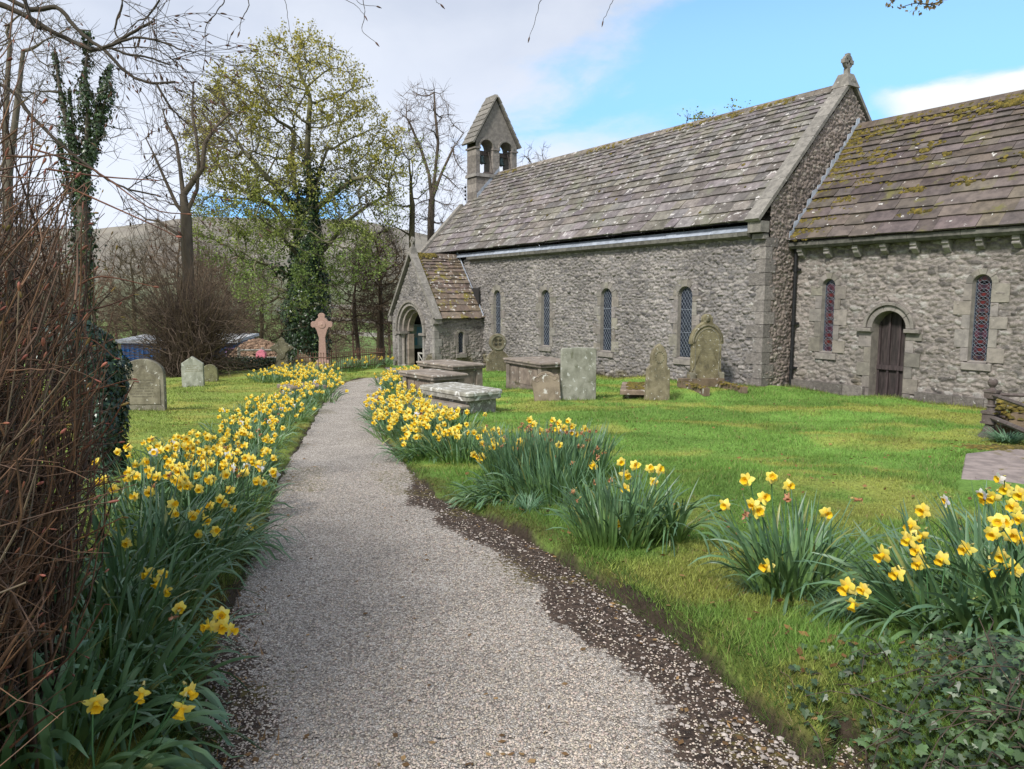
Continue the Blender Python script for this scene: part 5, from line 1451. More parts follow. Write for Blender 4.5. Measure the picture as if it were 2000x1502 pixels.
    mb = MB(); mb.prism([(.7, -.35), (.7, .48), (-.95, .48), (-.95, -.35)], (-.1, .0, .10), rotx(.03) @ EX, (0, 1, 0), Z, 0, .10, (1.05, .95, .85), .02)
    mb.box((-.2, .05, .02), (1.2, .6, .18), col=(.6, .6, .55)); mb.build('slab', M['tomb'], root)
    mb = MB(); g = np.random.default_rng(5); n = 320; P = np.stack([g.uniform(-.98, .5, n), g.uniform(-.22, .42, n), np.full(n, .205)], 1); lumps(mb, P, Z, g.uniform(.02, .045, n), g, .35); mb.build('moss', M['moss'], root)
    # tall ornate headstone
    b = stone_frame(1377, 762); b = on_y(1377, 750, 13.8); b[2] = sz(b[0], b[1]) - .02
    o = mirror([(.47, 0), (.47, .36), (.40, .42), (.40, 1.16), (.455, 1.18), (.455, 1.26)] + [(.43, 1.40), (.35, 1.55), (.25, 1.66), (.15, 1.72)] + arc(0, 1.82, .14, -.5, pi / 2, 7))
    def ex(root, U, W, Nn, n):
        mb = MB(); pts = [(.36, 1.20), (.36, 1.30), (.31, 1.43), (.23, 1.54), (.12, 1.61), (0, 1.64)]; pts = [(-x, y) for x, y in pts] + pts[::-1][1:]
        for k, (x, y) in enumerate(pts[:-1]):
            x2, y2 = pts[k + 1]
            for t in np.linspace(0, 1, 4, endpoint=False):
                X, Y = x * (1 - t) + x2 * t, y * (1 - t) + y2 * t
                mb.lathe([(0, .03), (.025, .02), (.034, 0)], np.array(U) * X * 1.08 + np.array(W) * (Y + .03) + Nn * n, 6, (1, .98, .9), axis=roty(pi / 2))
        mb.tube([np.array(U) * x + np.array(W) * y + Nn * n for x, y in [(-.33, .35)] + [(a * .93, b_ - .06) for a, b_ in pts] + [(.33, .35)]], .014, 5)
        mb.lathe([(0, .035), (.05, .03), (.085, 0)], np.array(W) * 1.82 + Nn * n, 12, (.9, .9, .8), axis=roty(pi / 2))
        for s in (-1, 1): mb.box(np.array(U) * s * .40 + np.array(W) * .25 + Nn * .01, (.30, .12, .36), rot=np.stack([Nn, U, W], 1))
        mb.build('carved_frame', M['grave'], root); text_rows(root, U, W, Nn, n, -.25, .25, .85, 1.46, 13, 21, (1.2, 1.2, 1.1))
    headstone('ornate_headstone', b, o, .16, 'grave', 'tallest headstone, brown with a carved floral arch, by the nave window', yaw=-.42, cols=(1.0, .95, .75), extras=ex, scale=.91)
    b2 = b + np.array([.45, -.35, 0]); b2[2] = sz(b2[0], b2[1])
    root = empty('grave_kerb', b2, -.42, 'low mossy kerb stones at the foot of the tallest headstone', 'grave kerb')
    mb = MB(); mb.box((.1, -.45, .04), (1.5, .12, .18), col=(.8, .7, .6)); mb.box((.1, .45, .04), (1.5, .12, .18), col=(.8, .7, .6)); mb.box((-.5, 0, .10), (.25, 1.1, .2), col=(.7, .62, .5)); mb.build('kerb', M['tomb'], root)
    mb = MB(); n = 200; P = np.stack([g.uniform(-.6, .8, n), g.choice([-.45, .45], n) + g.normal(0, .05, n), g.uniform(.08, .14, n)], 1); lumps(mb, P, Z, g.uniform(.02, .05, n), g, .5); mb.build('moss', M['moss'], root)
    # --- right: ledger slab and cast-iron railings
    q = [gpx(1885, 905)[:2], gpx(1868, 975)[:2], gpx(2120, 990)[:2], gpx(2140, 885)[:2]]
    NO_GRASS.append([tuple(p) for p in q])
    c = np.mean(q, 0); cz = sz(*c)
    root = empty('ledger_stone', (*c, cz), 0, 'flat pinkish grave slab set in the turf before the iron railings', 'grave slab')
    mb = MB(); mb.prism([(p[0] - c[0], p[1] - c[1]) for p in q], (0, 0, 0), EX, (0, 1, 0), Z, -.1, .035, (1.05, .98, .98), .012)
    if np.cross(q[1] - q[0], q[2] - q[1]) < 0: pass
    mb.build('slab', M['ledger'], root)
    mb = MB(); g = np.random.default_rng(15); n = 700
    a, b_ = q[0] * .5 + gpx(1893, 885)[:2] * .5, gpx(2140, 900)[:2]
    t = g.random(n)[:, None]; P2 = a * (1 - t) + b_ * t + g.normal(0, .07, (n, 2)) ; P = np.concatenate([P2 - c, np.full((n, 1), .035)], 1); lumps(mb, P, Z, g.uniform(.012, .035, n), g, .35); mb.build('moss', M['moss'], root)
    pc = gpx(1931, 856); pc[2] = sz(*pc[:2])
    root = empty('iron_railing', pc, 0, 'weathered cast iron grave railing with a ball topped corner post', 'railing')
    mb = MB()
    mb.lathe([(.0, .0), (.17, 0), (.16, .04), (.10, .10), (.085, .16), (.06, .22), (.075, .26), (.0, .26)], (0, 0, -.03), 8)
    mb.box((0, 0, .29), (.16, .16, .13)); mb.box((0, 0, .37), (.19, .19, .04)); mb.box((0, 0, .22), (.19, .19, .03))
    mb.lathe([(.055, .38), (.05, .44), (.07, .46), (.05, .48), (.048, .55), (.07, .57), (.0, .57)], (0, 0, 0), 8)
    mb.box((0, 0, .62), (.14, .14, .09), taper=-.1); mb.box((0, 0, .68), (.18, .18, .03)); mb.lathe([(.06, .69), (.03, .73), (.035, .74), (.062, .78), (.066, .81), (.05, .85), (0, .865)], (0, 0, 0), 12)
    mb.build('corner_post', M['oldiron'], root)
    # rails run towards the viewer's right and north
    e1 = at(2080, 800, 8.6)[:2] - pc[:2]; e2 = np.array([1.6, 1.7])
    for k, (ex_, lab) in enumerate(((e1, None), (e2, None))):
        zz = 0.0
        mb = MB(); mb.tube([(0, 0, .63), (ex_[0], ex_[1], .60 + zz)], .028, 6); mb.build('rail', M['oldiron'], root)
        mb = MB(); mb.tube([(0, 0, .30), (ex_[0], ex_[1], .28 + zz)], .036, 6); mb.build('rail', M['oldiron'], root)
    # rough stone behind it
    b = at(1990, 820, 10.6); b[2] = gz(b[0], b[1])
    mb = MB(); g = np.random.default_rng(3)
    root = empty('rubble_pile', b, .3, 'heap of mossy stones behind the iron railing', 'stone heap')
    for k in range(16):
        s = g.uniform(.18, .42, 3) * np.array([1.2, 1, .6])
        Rm = rotz(g.uniform(0, 3)) @ rotx(g.uniform(-.3, .3)); mb.box((g.uniform(-.2, 1.3), g.uniform(-.3, .5), g.uniform(.0, .42)), s, Rm, np.array([.85, .75, .6]) * g.uniform(.5, 1.1), taper=.15)
    mb.build('stones', M['tomb'], root)
    mb = MB(); n = 400; P = np.stack([g.uniform(-.3, 1.4, n), g.uniform(-.35, .5, n), g.uniform(.2, .5, n)], 1); lumps(mb, P, Z, g.uniform(.03, .07, n), g, .6); mb.build('moss', M['moss'], root)

def tuft(name, base, n, L_, spread, seed, m_, label, cat, droop=.7, w=.003, colr=(.7, 1.2), group=None):
    g = np.random.default_rng(seed); K = 6
    th = g.uniform(0, 2 * pi, n); d = np.stack([np.cos(th), np.sin(th), np.zeros(n)], 1)
    r = spread * np.sqrt(g.random(n)) * .4; l = L_ * g.uniform(.5, 1.1, n); t = np.linspace(0, 1, K)
    out = (g.uniform(.2, 1, n) * spread)[:, None]; dr = (droop * g.uniform(.3, 1.2, n))[:, None]
    P = (d * r[:, None])[:, None] + d[:, None] * (out * t + out * .6 * t * t)[..., None] + Z * (l[:, None] * (t * 1.2 - dr * t * t))[..., None]
    P = P + g.normal(0, .01, P.shape) * t[:, None]
    W_ = w * (1 - .85 * t)[None] * g.uniform(.7, 1.3, (n, 1))
    V, Q = ribbons(P, W_, np.stack([-np.sin(th), np.cos(th), np.zeros(n)], 1)[:, None])
    C = np.repeat(g.uniform(*colr, (n, 1)) * np.ones((1, 3)), K * 3, 0)
    o = mk(name, V, Q, M[m_], None, C, False, loc=tuple(base)); return tag(o, label, cat, group)

# ------------------------------------------------------------------ daffodils
def petal_mesh(hi=True, white=False, dead=False, seed=0):
    """flower facing +X, about 75 mm across"""
    g = np.random.default_rng(seed); mb = MB()
    R_ = .040 if not dead else .024
    for k in range(6):
        a = k * pi / 3 + g.uniform(-.12, .12); back = g.uniform(-.012, .006) - (.004 if k % 2 else 0); tw = g.uniform(-.3, .3)
        if dead: back += g.uniform(-.02, .02)
        dr, ds = np.array([0, math.cos(a), math.sin(a)]), np.array([0, -math.sin(a), math.cos(a)])
        ds = ds * math.cos(tw) + EX * math.sin(tw)
        R2 = R_ * g.uniform(.85, 1.12)
        ts, ws = ((.10, .35, .62, .85, 1.0), (.006, .013, .0155, .010, .001)) if hi else ((.1, .55, 1.0), (.006, .016, .001))
        P = np.array([dr * R2 * t + EX * (back * t * t * 1.6 + .004 * math.sin(t * 3)) for t in ts])[None]
        V, Q = ribbons(P, np.array(ws)[None] * (1 if not dead else .5), ds[None, None], .25)
        mb.add(V, Q, np.array([1, g.uniform(.92, 1.08), g.uniform(.8, 1.3)]), 0)
    return mb

def trumpet_mesh(mb, hi=True, seed=0, mi=0, short=False):
    g = np.random.default_rng(seed); seg = 14 if hi else 6
    prof = [(.008, .0), (.0095, .010), (.0115, .020), (.017, .031), (.0205, .034)] if hi else [(.009, 0), (.012, .018), (.019, .033)]
    if short: prof = [(r, x * .45) for r, x in prof]
    prof = np.array(prof); k = len(prof); a = np.arange(seg) * 2 * pi / seg
    rr = prof[:, 0, None] * np.ones(seg); xx = prof[:, 1, None] * np.ones(seg)
    fr = 1 + .13 * np.sin(a * 6 + seed) + g.normal(0, .05, seg); rr[-1] *= fr; xx[-1] += g.normal(0, .0018, seg); rr[-2] *= (1 + (fr - 1) * .5) if hi else 1
    V = np.stack([xx, rr * np.cos(a), rr * np.sin(a)], -1).reshape(-1, 3)
    i, j = np.meshgrid(np.arange(k - 1), np.arange(seg), indexing='ij'); i, j = i.ravel(), j.ravel(); j2 = (j + 1) % seg
    mb.add(V, np.stack([i * seg + j, i * seg + j2, (i + 1) * seg + j2, (i + 1) * seg + j], 1), np.array([1, .95 + .1 * g.random(), 1]), mi)
    c = len(V); mb.add(np.concatenate([V[seg:2 * seg] * [1, 1, 1], [[prof[1, 1], 0, 0]]]), np.stack([np.full(seg, seg), np.arange(seg), (np.arange(seg) + 1) % seg], 1), np.array([.8, .7, .5]), mi)
    return mb

PROTO = {}
def proto_flowers():
    for kind in ('yellow', 'white', 'dead'):
        pm = {'yellow': 'petal', 'white': 'petal_white', 'dead': 'petal_dead'}[kind]
        for v in range(4):
            mb = petal_mesh(True, seed=v * 7 + 1, dead=kind == 'dead')
            mb.tube([(-.006, 0, 0), (-.022, 0, -.004)], [.0035, .0045], 5, (.35, .55, .6))
            o = mb.build('flower', M[pm], None, True); PROTO[kind, 'hi', v] = o.data; bpy.data.objects.remove(o)
            mb = trumpet_mesh(MB(), True, v, short=kind == 'white')
            o = mb.build('trumpet', M['trumpet' if kind != 'dead' else 'petal_dead'], None, True); PROTO[kind, 'tr', v] = o.data; bpy.data.objects.remove(o)
            mb = petal_mesh(False, seed=v * 5 + 2, dead=kind == 'dead'); trumpet_mesh(mb, False, v, 1, short=kind == 'white')
            o = mb.build('flower', [M[pm], M['trumpet' if kind != 'dead' else 'petal_dead']], None, False); PROTO[kind, 'lo', v] = o.data; bpy.data.objects.remove(o)

def aim(d, roll):
    """rotation taking +X to d"""
    from mathutils import Matrix, Vector
    d = Vector(d).normalized(); q = Vector((1, 0, 0)).rotation_difference(d)
    return (q.to_matrix() @ Matrix.Rotation(roll, 3, 'X')).to_euler()

def clump(base, seed, n_leaf, a, b, L_, lean=(0, 0), droop=.5, label=None, group=None, flowers=None, nf=0, hi=True, kinds=(1, 0, 0), width=.0068, spread=.45, fsize=1.0, face=None, fh=1.0, rough=1.0):
    """a planted group: strap leaves and stems in one mesh, every flower its own"""
    g = np.random.default_rng(seed); base = np.asarray(base, float)
    root = empty('daffodil_clump', base, 0, label, 'daffodils', group)
    K = 8 if hi else 5
    ca, cb = R, -F                                 # clump axes: across and towards the viewer
    q = np.sqrt(g.random(n_leaf)); th = g.uniform(0, 2 * pi, n_leaf)
    ox, oy = a * q * np.cos(th), b * q * np.sin(th)
    root2 = ca[None] * ox[:, None] + cb[None] * oy[:, None]
    d = norm(root2 + 1e-4) * (q[:, None] * 1.0) + g.normal(0, .45, (n_leaf, 3)) * [1, 1, 0] + (np.asarray(lean)[0] * ca + np.asarray(lean)[1] * cb)
    dl = np.linalg.norm(d, axis=1, keepdims=True); d[:, 2] = 0; dn = norm(d)
    l = L_ * g.uniform(.62, 1.12, n_leaf); t = np.linspace(0, 1, K)
    out = np.clip(dl[:, 0], .05, 1.8)[:, None] * spread
    dr = (droop * g.uniform(.15, 1.5, n_leaf) ** 1.5 * (0.5 + .7 * dl[:, 0]))[:, None]; dr = np.minimum(dr, 1.45)
    # bend angle from the vertical grows along the leaf
    ang = out * .9 + dr * 1.9 * t[None] ** 1.6
    seg = l[:, None] / (K - 1)
    hx = np.cumsum(np.sin(np.clip(ang, 0, 2.7)) * seg, 1) - np.sin(ang[:, :1]) * seg; hz = np.cumsum(np.cos(np.clip(ang, 0, 2.7)) * seg, 1) - np.cos(ang[:, :1]) * seg
    P = root2[:, None] + dn[:, None] * hx[..., None] + Z * hz[..., None]
    ex, ey = P[..., 0] + base[0], P[..., 1] + base[1]
    gz0 = surf(root2[:, 0] + base[0], root2[:, 1] + base[1]) - base[2]
    P[..., 2] = P[..., 2] + gz0[:, None] - .01
    P[..., 2] = np.maximum(P[..., 2], (gz0[:, None] - .02) + .02 * t)
    side = np.stack([-dn[:, 1], dn[:, 0], np.zeros(n_leaf)], 1) + g.normal(0, .5, (n_leaf, 3))
    prof = np.array([.75, .95, 1, 1, .97, .85, .6, .08]) if K == 8 else np.array([.8, 1, 1, .8, .1])
    Wd = width * g.uniform(.65, 1.25, (n_leaf, 1)) * prof
    mb = MB(); V, Q = ribbons(P, Wd, side[:, None], .22)
    shade = g.uniform(.70, 1.30, (n_leaf, 1, 1)) * np.ones((1, K, 1))
    cl = np.array([1, 1, 1.0]) * shade
    cl = cl * (1 - .55 * (1 - t[None, :, None]) * np.array([.0, .0, 1.0])) * (1 + .5 * (1 - t[None, :, None]) ** 2 * np.array([.9, .55, 0]))
    yl = g.random((n_leaf, 1, 1)) < .03
    cl = np.where(yl, np.array([2.6, 1.5, .8]), cl)
    mb.add(V, Q, np.repeat(cl.reshape(-1, 3), 3, 0))
    # flowers with stems
    fl = []
    if flowers:
        for f in flowers:
            px, py, dd = f[:3]; kd = f[3] if len(f) > 3 else 0; fc = f[4] if len(f) > 4 else None
            fl.append((at(px, py, dd - (.30 if seed < 6 else 0)) - base, kd, fc))
    for _ in range(nf):
        qq, tt = math.sqrt(g.random()), g.uniform(0, 2 * pi)
        o = ca * a * 1.1 * qq * math.cos(tt) + cb * b * 1.1 * qq * math.sin(tt)
        o = o + norm(o) * g.uniform(0, .12) + (lean[0] * ca + lean[1] * cb) * .12
        o[2] = surf(o[0] + base[0], o[1] + base[1])[0] - base[2] + L_ * fh * g.uniform(.72, 1.10) * (1 - .22 * qq)
        fl.append((o, int(g.choice(3, p=kinds)), None))
    for k, (o, kd, fc) in enumerate(fl):
        kd_ = ('yellow', 'white', 'dead')[kd]
        if fc is None:
            f_ = (face if face is not None else -F * .75 + np.array([0.3, -.75, 0])) + g.normal(0, .55, 3) * [1, 1, .35]; f_[2] = g.uniform(-.5, .15)
        else: f_ = fc[0] * R - fc[1] * F + Z * fc[2] + g.normal(0, .12, 3)
        f_ = norm(f_); s = fsize * (.86 if seed < 6 else 1) * g.uniform(.88, 1.12) * (1.0 if kd != 2 else .9)
        e = aim(f_, g.uniform(0, 6))
        neck = o - f_ * .022 * s
        nr = root2[g.integers(0, n_leaf)] if n_leaf and not flowers else norm(o * [1, 1, 0]) * min(np.linalg.norm(o[:2]), max(a, b) * .6)
        ft = nr * .6 + o * [.4, .4, 0] if not flowers else nr
        ft = np.array([ft[0], ft[1], 0.0]); ft[2] = surf(ft[0] + base[0], ft[1] + base[1])[0] - base[2] - .01
        up = neck - f_ * .018 * s + Z * .010 * s
        v = up - ft; mid = ft + v * .5 + Z * .03 * np.linalg.norm(v[:2]) + g.normal(0, .006, 3)
        pts = np.array([ft, ft + v * .25 + (mid - ft - v * .5) * .6, mid, ft + v * .78 + (mid - ft - v * .5) * .7, up, neck])
        mb.tube(pts, [.0036, .0036, .0034, .003, .0032, .0035], 5 if hi else 3, np.array([.95, 1.15, .8]) * g.uniform(.8, 1.1))
        if hi: mb.tube([up - f_ * .006, up + f_ * .010], [.0035, .0062], 5, np.array([4.5, 2.1, 1.2]))
        var = int(g.integers(0, 4))
        fo = bpy.data.objects.new('flower', PROTO[kd_, 'hi' if hi else 'lo', var]); link(fo, root, tuple(o)); fo.rotation_euler = e; fo.scale = (s, s, s)
        if hi:
            to = bpy.data.objects.new('trumpet', PROTO[kd_, 'tr', var]); link(to, fo)
            if kd == 2: to.scale = (.6, .6, .6)
    mb.build('foliage', M['leafstrap'], root, True)
    return root

def build_daffodils():
    proto_flowers()
    Y, Wt, D = 0, 1, 2
    LFT, RGT, CAMF = (-.8, .5, -.25), (.8, .5, -.25), (0, 1, -.15)
    # --- the near clumps, with every bloom where the photograph has it
    def gb(px, py): p = gpx(px, py); p[2] = sz(p[0], p[1]); return p
    b = gb(150, 1520); D0 = (b - CAM) @ F
    clump(b, 1, 170, .30, .34, .46, lean=(.7, .2), droop=.95, label='nearest left daffodil clump with four blooms at the bottom edge', width=.0125, spread=.5,
          flowers=[(187, 1372, D0 + .12, Y, (.45, .8, -.45)), (277, 1355, D0 + .22, Y, (.3, .8, -.75)), (370, 1350, D0 + .28, Y, (.8, .3, -.4)), (356, 1383, D0 + .22, Y, (.3, .9, -.6))])
    b = gb(225, 1360); D0 = (b - CAM) @ F
    clump(b, 2, 180, .30, .34, .44, lean=(.6, .2), droop=.85, label='left daffodil clump with a bunch of four blooms over the path edge', width=.0105,
          flowers=[(432, 1202, D0 + .3, Y, (.2, .4, .1)), (408, 1222, D0 + .25, Y, (-.5, .8, 0)), (432, 1222, D0 + .25, Y, (.4, .8, -.2)), (452, 1230, D0 + .3, Y, (1, .4, -.1)), (350, 1188, D0 + .4, Y, (.6, .8, 0)), (338, 1205, D0 + .35, D, (-.4, .8, -.5))])
    b = gb(240, 1240); D0 = (b - CAM) @ F
    clump(b, 3, 190, .32, .38, .46, lean=(.4, .2), droop=.75, label='left daffodil clump with three heavy blooms hanging above its leaves', width=.010,
          flowers=[(288, 1120, D0 + .2, Y, (-.3, .9, -.2)), (318, 1122, D0 + .2, Y, (.5, .8, 0)), (308, 1137, D0 + .15, Y, (-.2, .9, -.5)), (325, 1154, D0 + .1, Y, (.6, .6, -.4))])
    b = gb(285, 1150); D0 = (b - CAM) @ F
    clump(b, 4, 210, .42, .45, .56, lean=(.4, .1), droop=.6, label='left daffodil clump with tall upright leaves and scattered blooms', width=.0085,
          flowers=[(247, 1060, D0 + .1, Y, (.1, 1, -.2)), (388, 1043, D0 + .5, Y, (0, 1, .1)), (422, 1037, D0 + .5, Y, (.5, .9, .2)), (375, 1007, D0 + .5, Y, (.5, .7, -.3)), (393, 1000, D0 + .55, Y, (-.3, .8, .1)), (402, 1017, D0 + .5, Y, (.8, .5, -.2)), (338, 985, D0 + .6, Y, (.8, .5, .2)), (340, 1003, D0 + .55, Y, (.7, .5, -.1))])
    b = gb(375, 1085); D0 = (b - CAM) @ F
    clump(b, 5, 220, .40, .42, .46, lean=(.5, .2), droop=.75, label='left daffodil clump sprawling low over the mossy verge', width=.008,
          flowers=[(487, 1029, D0 + .4, Y, (.8, .5, -.3)), (410, 987, D0 + .6, Y, (-.3, .9, .1)), (430, 975, D0 + .6, Y, (.2, 1, 0)), (440, 985, D0 + .6, Y, (.5, .9, 0)), (455, 993, D0 + .55, Y, (.6, .6, -.2))])
    # --- the two long borders
    g = np.random.default_rng(77)
    k = 10
    GL = 'daffodil clumps crowded along the left path border'
    LL = 'daffodil clump in the crowded border left of the path'
    for (px, py, nf, L_, a, b_) in [(300, 1035, 14, .50, .40, .40), (400, 1030, 16, .48, .40, .40), (470, 1010, 18, .46, .36, .40), (330, 985, 12, .48, .4, .4), (400, 975, 22, .46, .42, .42), (465, 965, 24, .44, .40, .40),
                                    (505, 950, 14, .42, .3, .4), (430, 925, 24, .44, .45, .45), (490, 915, 22, .42, .42, .45), (385, 935, 12, .45, .4, .4), (535, 880, 14, .40, .35, .5), (490, 872, 22, .40, .45, .5), (545, 850, 20, .40, .45, .55),
                                    (520, 838, 16, .40, .4, .5), (575, 828, 22, .40, .5, .6), (540, 815, 16, .40, .4, .6), (600, 808, 18, .40, .45, .6), (570, 797, 18, .38, .5, .6), (608, 792, 18, .38, .4, .6)]:
        b = gb(px - (26 if py < 880 else 30), py); k += 1
        clump(b, k, int(150 + 10 * g.random()), a * .88, b_, L_ * .92, lean=(.12, .1), droop=.5, label=LL, group=GL, nf=nf, hi=(py > 930), kinds=(.93, .05, .02), width=.0075, fsize=.98, rough=1)
    GF = 'daffodil clumps round the bend of the path by the graves'
    LF = 'distant daffodil clump by the graves left of the path bend'
    for (px, py, nf) in [(528, 748, 12), (552, 746, 14), (580, 742, 14), (606, 740, 16), (632, 742, 16), (590, 757, 16), (620, 757, 20), (645, 760, 18), (628, 776, 20), (640, 768, 16), (655, 752, 14), (520, 742, 8), (606, 728, 12), (640, 729, 12), (574, 733, 10), (548, 737, 10), (655, 738, 14), (640, 785, 12)]:
        b = gb(px - (24 if px > 600 else 0), py); k += 1
        clump(b, k, 110, .55, .55, .40, droop=.4, label=LF, group=GF, nf=nf, hi=False, kinds=(.96, .03, .01), width=.010, fsize=1.22)
    GN = 'daffodil clumps strung along the grass verge left of the porch'
    for (px, py) in [(665, 724), (682, 722), (698, 720), (714, 717), (730, 714), (745, 712), (758, 708)]:
        b = gb(px, py + 2); k += 1
        clump(b, k, 110, .7, .6, .45, droop=.45, label='low daffodil clump on the verge between railings and porch', group=GN, nf=5 + (px > 725) * 6, hi=False, width=.012, fsize=1.3)
    GR = 'daffodil clumps crowded along the right path border'
    LR = 'daffodil clump crowding the right side of the path by the tombs'
    for (px, py, nf) in [(765, 745, 20), (790, 742, 18), (815, 742, 16), (758, 762, 22), (785, 765, 18), (760, 785, 24), (782, 795, 18), (757, 805, 24), (785, 818, 22), (762, 830, 24), (790, 838, 22), (815, 838, 16), (775, 855, 20), (805, 862, 22), (838, 858, 20), (865, 862, 16), (742, 752, 14), (745, 822, 14)]:
        b = gb(px + (22 if px < 780 else 6), py); k += 1
        clump(b, k, 120, .46, .5, .42, lean=(-.15, .1), droop=.4, label=LR, group=GR, nf=nf, hi=False, kinds=(.97, .01, .02), width=.0095, fsize=1.12)
    # --- right, nearer
    b = gb(840, 897); clump(b, 201, 300, .36, .42, .42, lean=(-.5, .2), droop=.62, label='rounded bushy daffodil clump on the right where the path narrows', nf=26, hi=True, width=.0078, fsize=1.0)
    b = gb(915, 905); clump(b, 202, 240, .42, .42, .44, droop=.35, label='daffodil clump with bright blooms just left of the biggest clump', nf=24, hi=True, kinds=(.94, 0, .06), width=.0078)
    b = gb(1065, 950); D0 = (b - CAM) @ F
    fr = []
    for (x, y, kd) in [(1035, 820, 0), (1043, 828, 0), (1080, 820, 0), (1092, 826, 0), (1102, 835, 0), (1110, 822, 0), (1118, 832, 0), (1088, 838, 0), (1142, 838, 0), (1095, 845, 1), (1117, 845, 1), (1125, 848, 0), (1056, 842, 0), (1070, 852, 2), (1066, 858, 2), (1020, 828, 2), (1028, 836, 2), (1015, 834, 2), (1140, 852, 2), (1152, 860, 2), (1164, 842, 2), (980, 860, 0), (968, 868, 0), (943, 866, 0), (950, 875, 0), (1010, 870, 0), (1005, 878, 0), (1016, 862, 0), (1085, 895, 2), (975, 895, 2), (990, 905, 2), (1014, 908, 2), (925, 888, 0), (935, 892, 0), (938, 900, 0), (1030, 880, 2), (1045, 868, 2)]:
        fr.append((x, y, D0 + (960 - y) / 960 * 3.2 - .05 * (x % 3), kd))
    clump(b, 203, 900, .58, .78, .50, droop=.16, label='biggest daffodil clump, dense upright leaves with many withered blooms', flowers=fr, nf=34, kinds=(.12, .03, .85), fh=.95, hi=True, width=.0072, spread=.22)
    b = gb(985, 985); clump(b, 204, 260, .30, .28, .36, lean=(-.9, .4), droop=.85, label='low drooping daffodil leaves at the left foot of the biggest clump', hi=True, width=.0075, spread=.5)
    b = gb(1075, 1000); clump(b, 205, 170, .34, .10, .46, lean=(-.2, .2), droop=.22, label='fringe of upright daffodil leaves in front of the biggest clump', hi=True, width=.007, spread=.3)
    b = gb(1205, 1085); D0 = (b - CAM) @ F
    clump(b, 206, 230, .27, .24, .50, droop=.25, label='daffodil clump with six pale open stars and a broken leaning tuft', hi=True, width=.0076, spread=.32,
          flowers=[(1161, 907, D0 + .3, Y, LFT), (1213, 903, D0 + .5, Y, (0, 1, .2)), (1222, 927, D0 + .35, Y, (.3, .9, 0)), (1240, 909, D0 + .45, Y, (.1, 1, .3)), (1270, 915, D0 + .4, Y, (0, 1, .2)), (1288, 917, D0 + .45, Y, (.3, 1, .2)), (1277, 942, D0 + .3, Y, (.1, 1, .1)),
                   (1118, 961, D0 + .1, D, LFT), (1127, 978, D0 + .05, D, LFT), (1163, 942, D0 + .3, D), (1193, 938, D0 + .3, D), (1204, 1021, D0 - .1, Y, (.1, .8, -.7)), (1222, 953, D0 + .2, Y, LFT)])
    b = gb(1308, 1082); D0 = (b - CAM) @ F
    clump(b, 207, 75, .10, .10, .52, lean=(-.3, .5), droop=.9, label='broken daffodil tuft with leaves flopped over onto the turf', hi=True, width=.0085, spread=.4,
          flowers=[(1211, 1142, D0 - .35, Y, (0, .7, -.8))])
    b = gb(1545, 1195); D0 = (b - CAM) @ F
    clump(b, 208, 200, .20, .16, .54, droop=.50, label='lone daffodil clump on the lawn with a dozen blooms', hi=True, width=.008, spread=.45,
          flowers=[(1458, 938, D0 + .2, Y, (-.7, .6, 0)), (1508, 932, D0 + .15, Y, (0, 1, .3)), (1540, 948, D0 + .15, Y, (.3, 1, .2)), (1492, 972, D0 + .1, Y, (0, 1, .2)), (1470, 986, D0 + .05, Y, (-.6, .8, 0)), (1480, 997, D0 + .05, Y, (.2, 1, .1)), (1457, 1003, D0, D, LFT), (1538, 974, D0 + .05, D), (1614, 1002, D0 + .1, Y, (0, 1, -.2)), (1677, 976, D0 + .2, D, (.8, .5, .2)), (1416, 987, D0 + .1, Y, (-.6, .7, -.1)), (1497, 1105, D0 - .15, Y, (-.6, .6, -.3))])
    b = gb(1900, 1305); D0 = (b - CAM) @ F
    clump(b, 209, 330, .36, .40, .56, lean=(-.45, .25), droop=.72, label='large daffodil clump at the right edge with deep yellow trumpets', hi=True, width=.0098, spread=.5,
          flowers=[(1725, 1083, D0 - .1, Y, LFT), (1752, 1120, D0 - .15, Y, LFT), (1655, 1146, D0 - .2, Y, LFT), (1686, 1152, D0 - .2, Y, LFT), (1667, 1178, D0 - .25, Y, (-.5, .6, -.5)), (1780, 1027, D0 + .1, Y, LFT), (1777, 1047, D0 + .05, Y, LFT), (1800, 1045, D0 + .1, Y, LFT), (1793, 1075, D0, Y, LFT), (1796, 1100, D0 - .05, Y, LFT), (1775, 1053, D0 + .0, Y, LFT), (1802, 996, D0 + .3, Y, LFT),
                   (1840, 1092, D0, Y, LFT), (1888, 1072, D0 + .1, Y, LFT), (1940, 970, D0 + .3, Y, LFT), (1978, 988, D0 + .2, Y, LFT), (1960, 1020, D0 + .2, Y, (-.5, .8, 0)), (1975, 1045, D0 + .1, Y, (-.3, .9, -.1)), (1990, 1050, D0 + .1, Y, (.2, .9, -.2)), (1982, 1110, D0, Y, LFT), (1935, 1112, D0, Y, (-.2, .6, -.6)), (1955, 1085, D0 + .05, Y, LFT), (1993, 965, D0 + .35, Y, LFT), (1990, 1012, D0 + .15, Y, LFT)])
    b = gb(1985, 1200); D0 = (b - CAM) @ F
    clump(b, 210, 200, .30, .30, .58, lean=(-.2, 0), droop=.35, label='tall daffodil clump at the right edge carrying three white blooms', hi=True, width=.0085, spread=.35,
          flowers=[(1950, 935, D0 + .2, Wt, (-.9, .2, 0)), (1918, 965, D0 + .15, Wt, (-.9, .2, -.2)), (1845, 977, D0 + .2, Wt, (-.9, .3, -.3)), (1925, 973, D0 + .2, Y, LFT), (1965, 955, D0 + .2, Y, LFT)])
    b = gb(2070, 1330); clump(b, 211, 200, .3, .4, .55, lean=(-.3, .2), droop=.7, label='daffodil leaves cut off by the right edge of the picture', hi=True, width=.0098, nf=4)

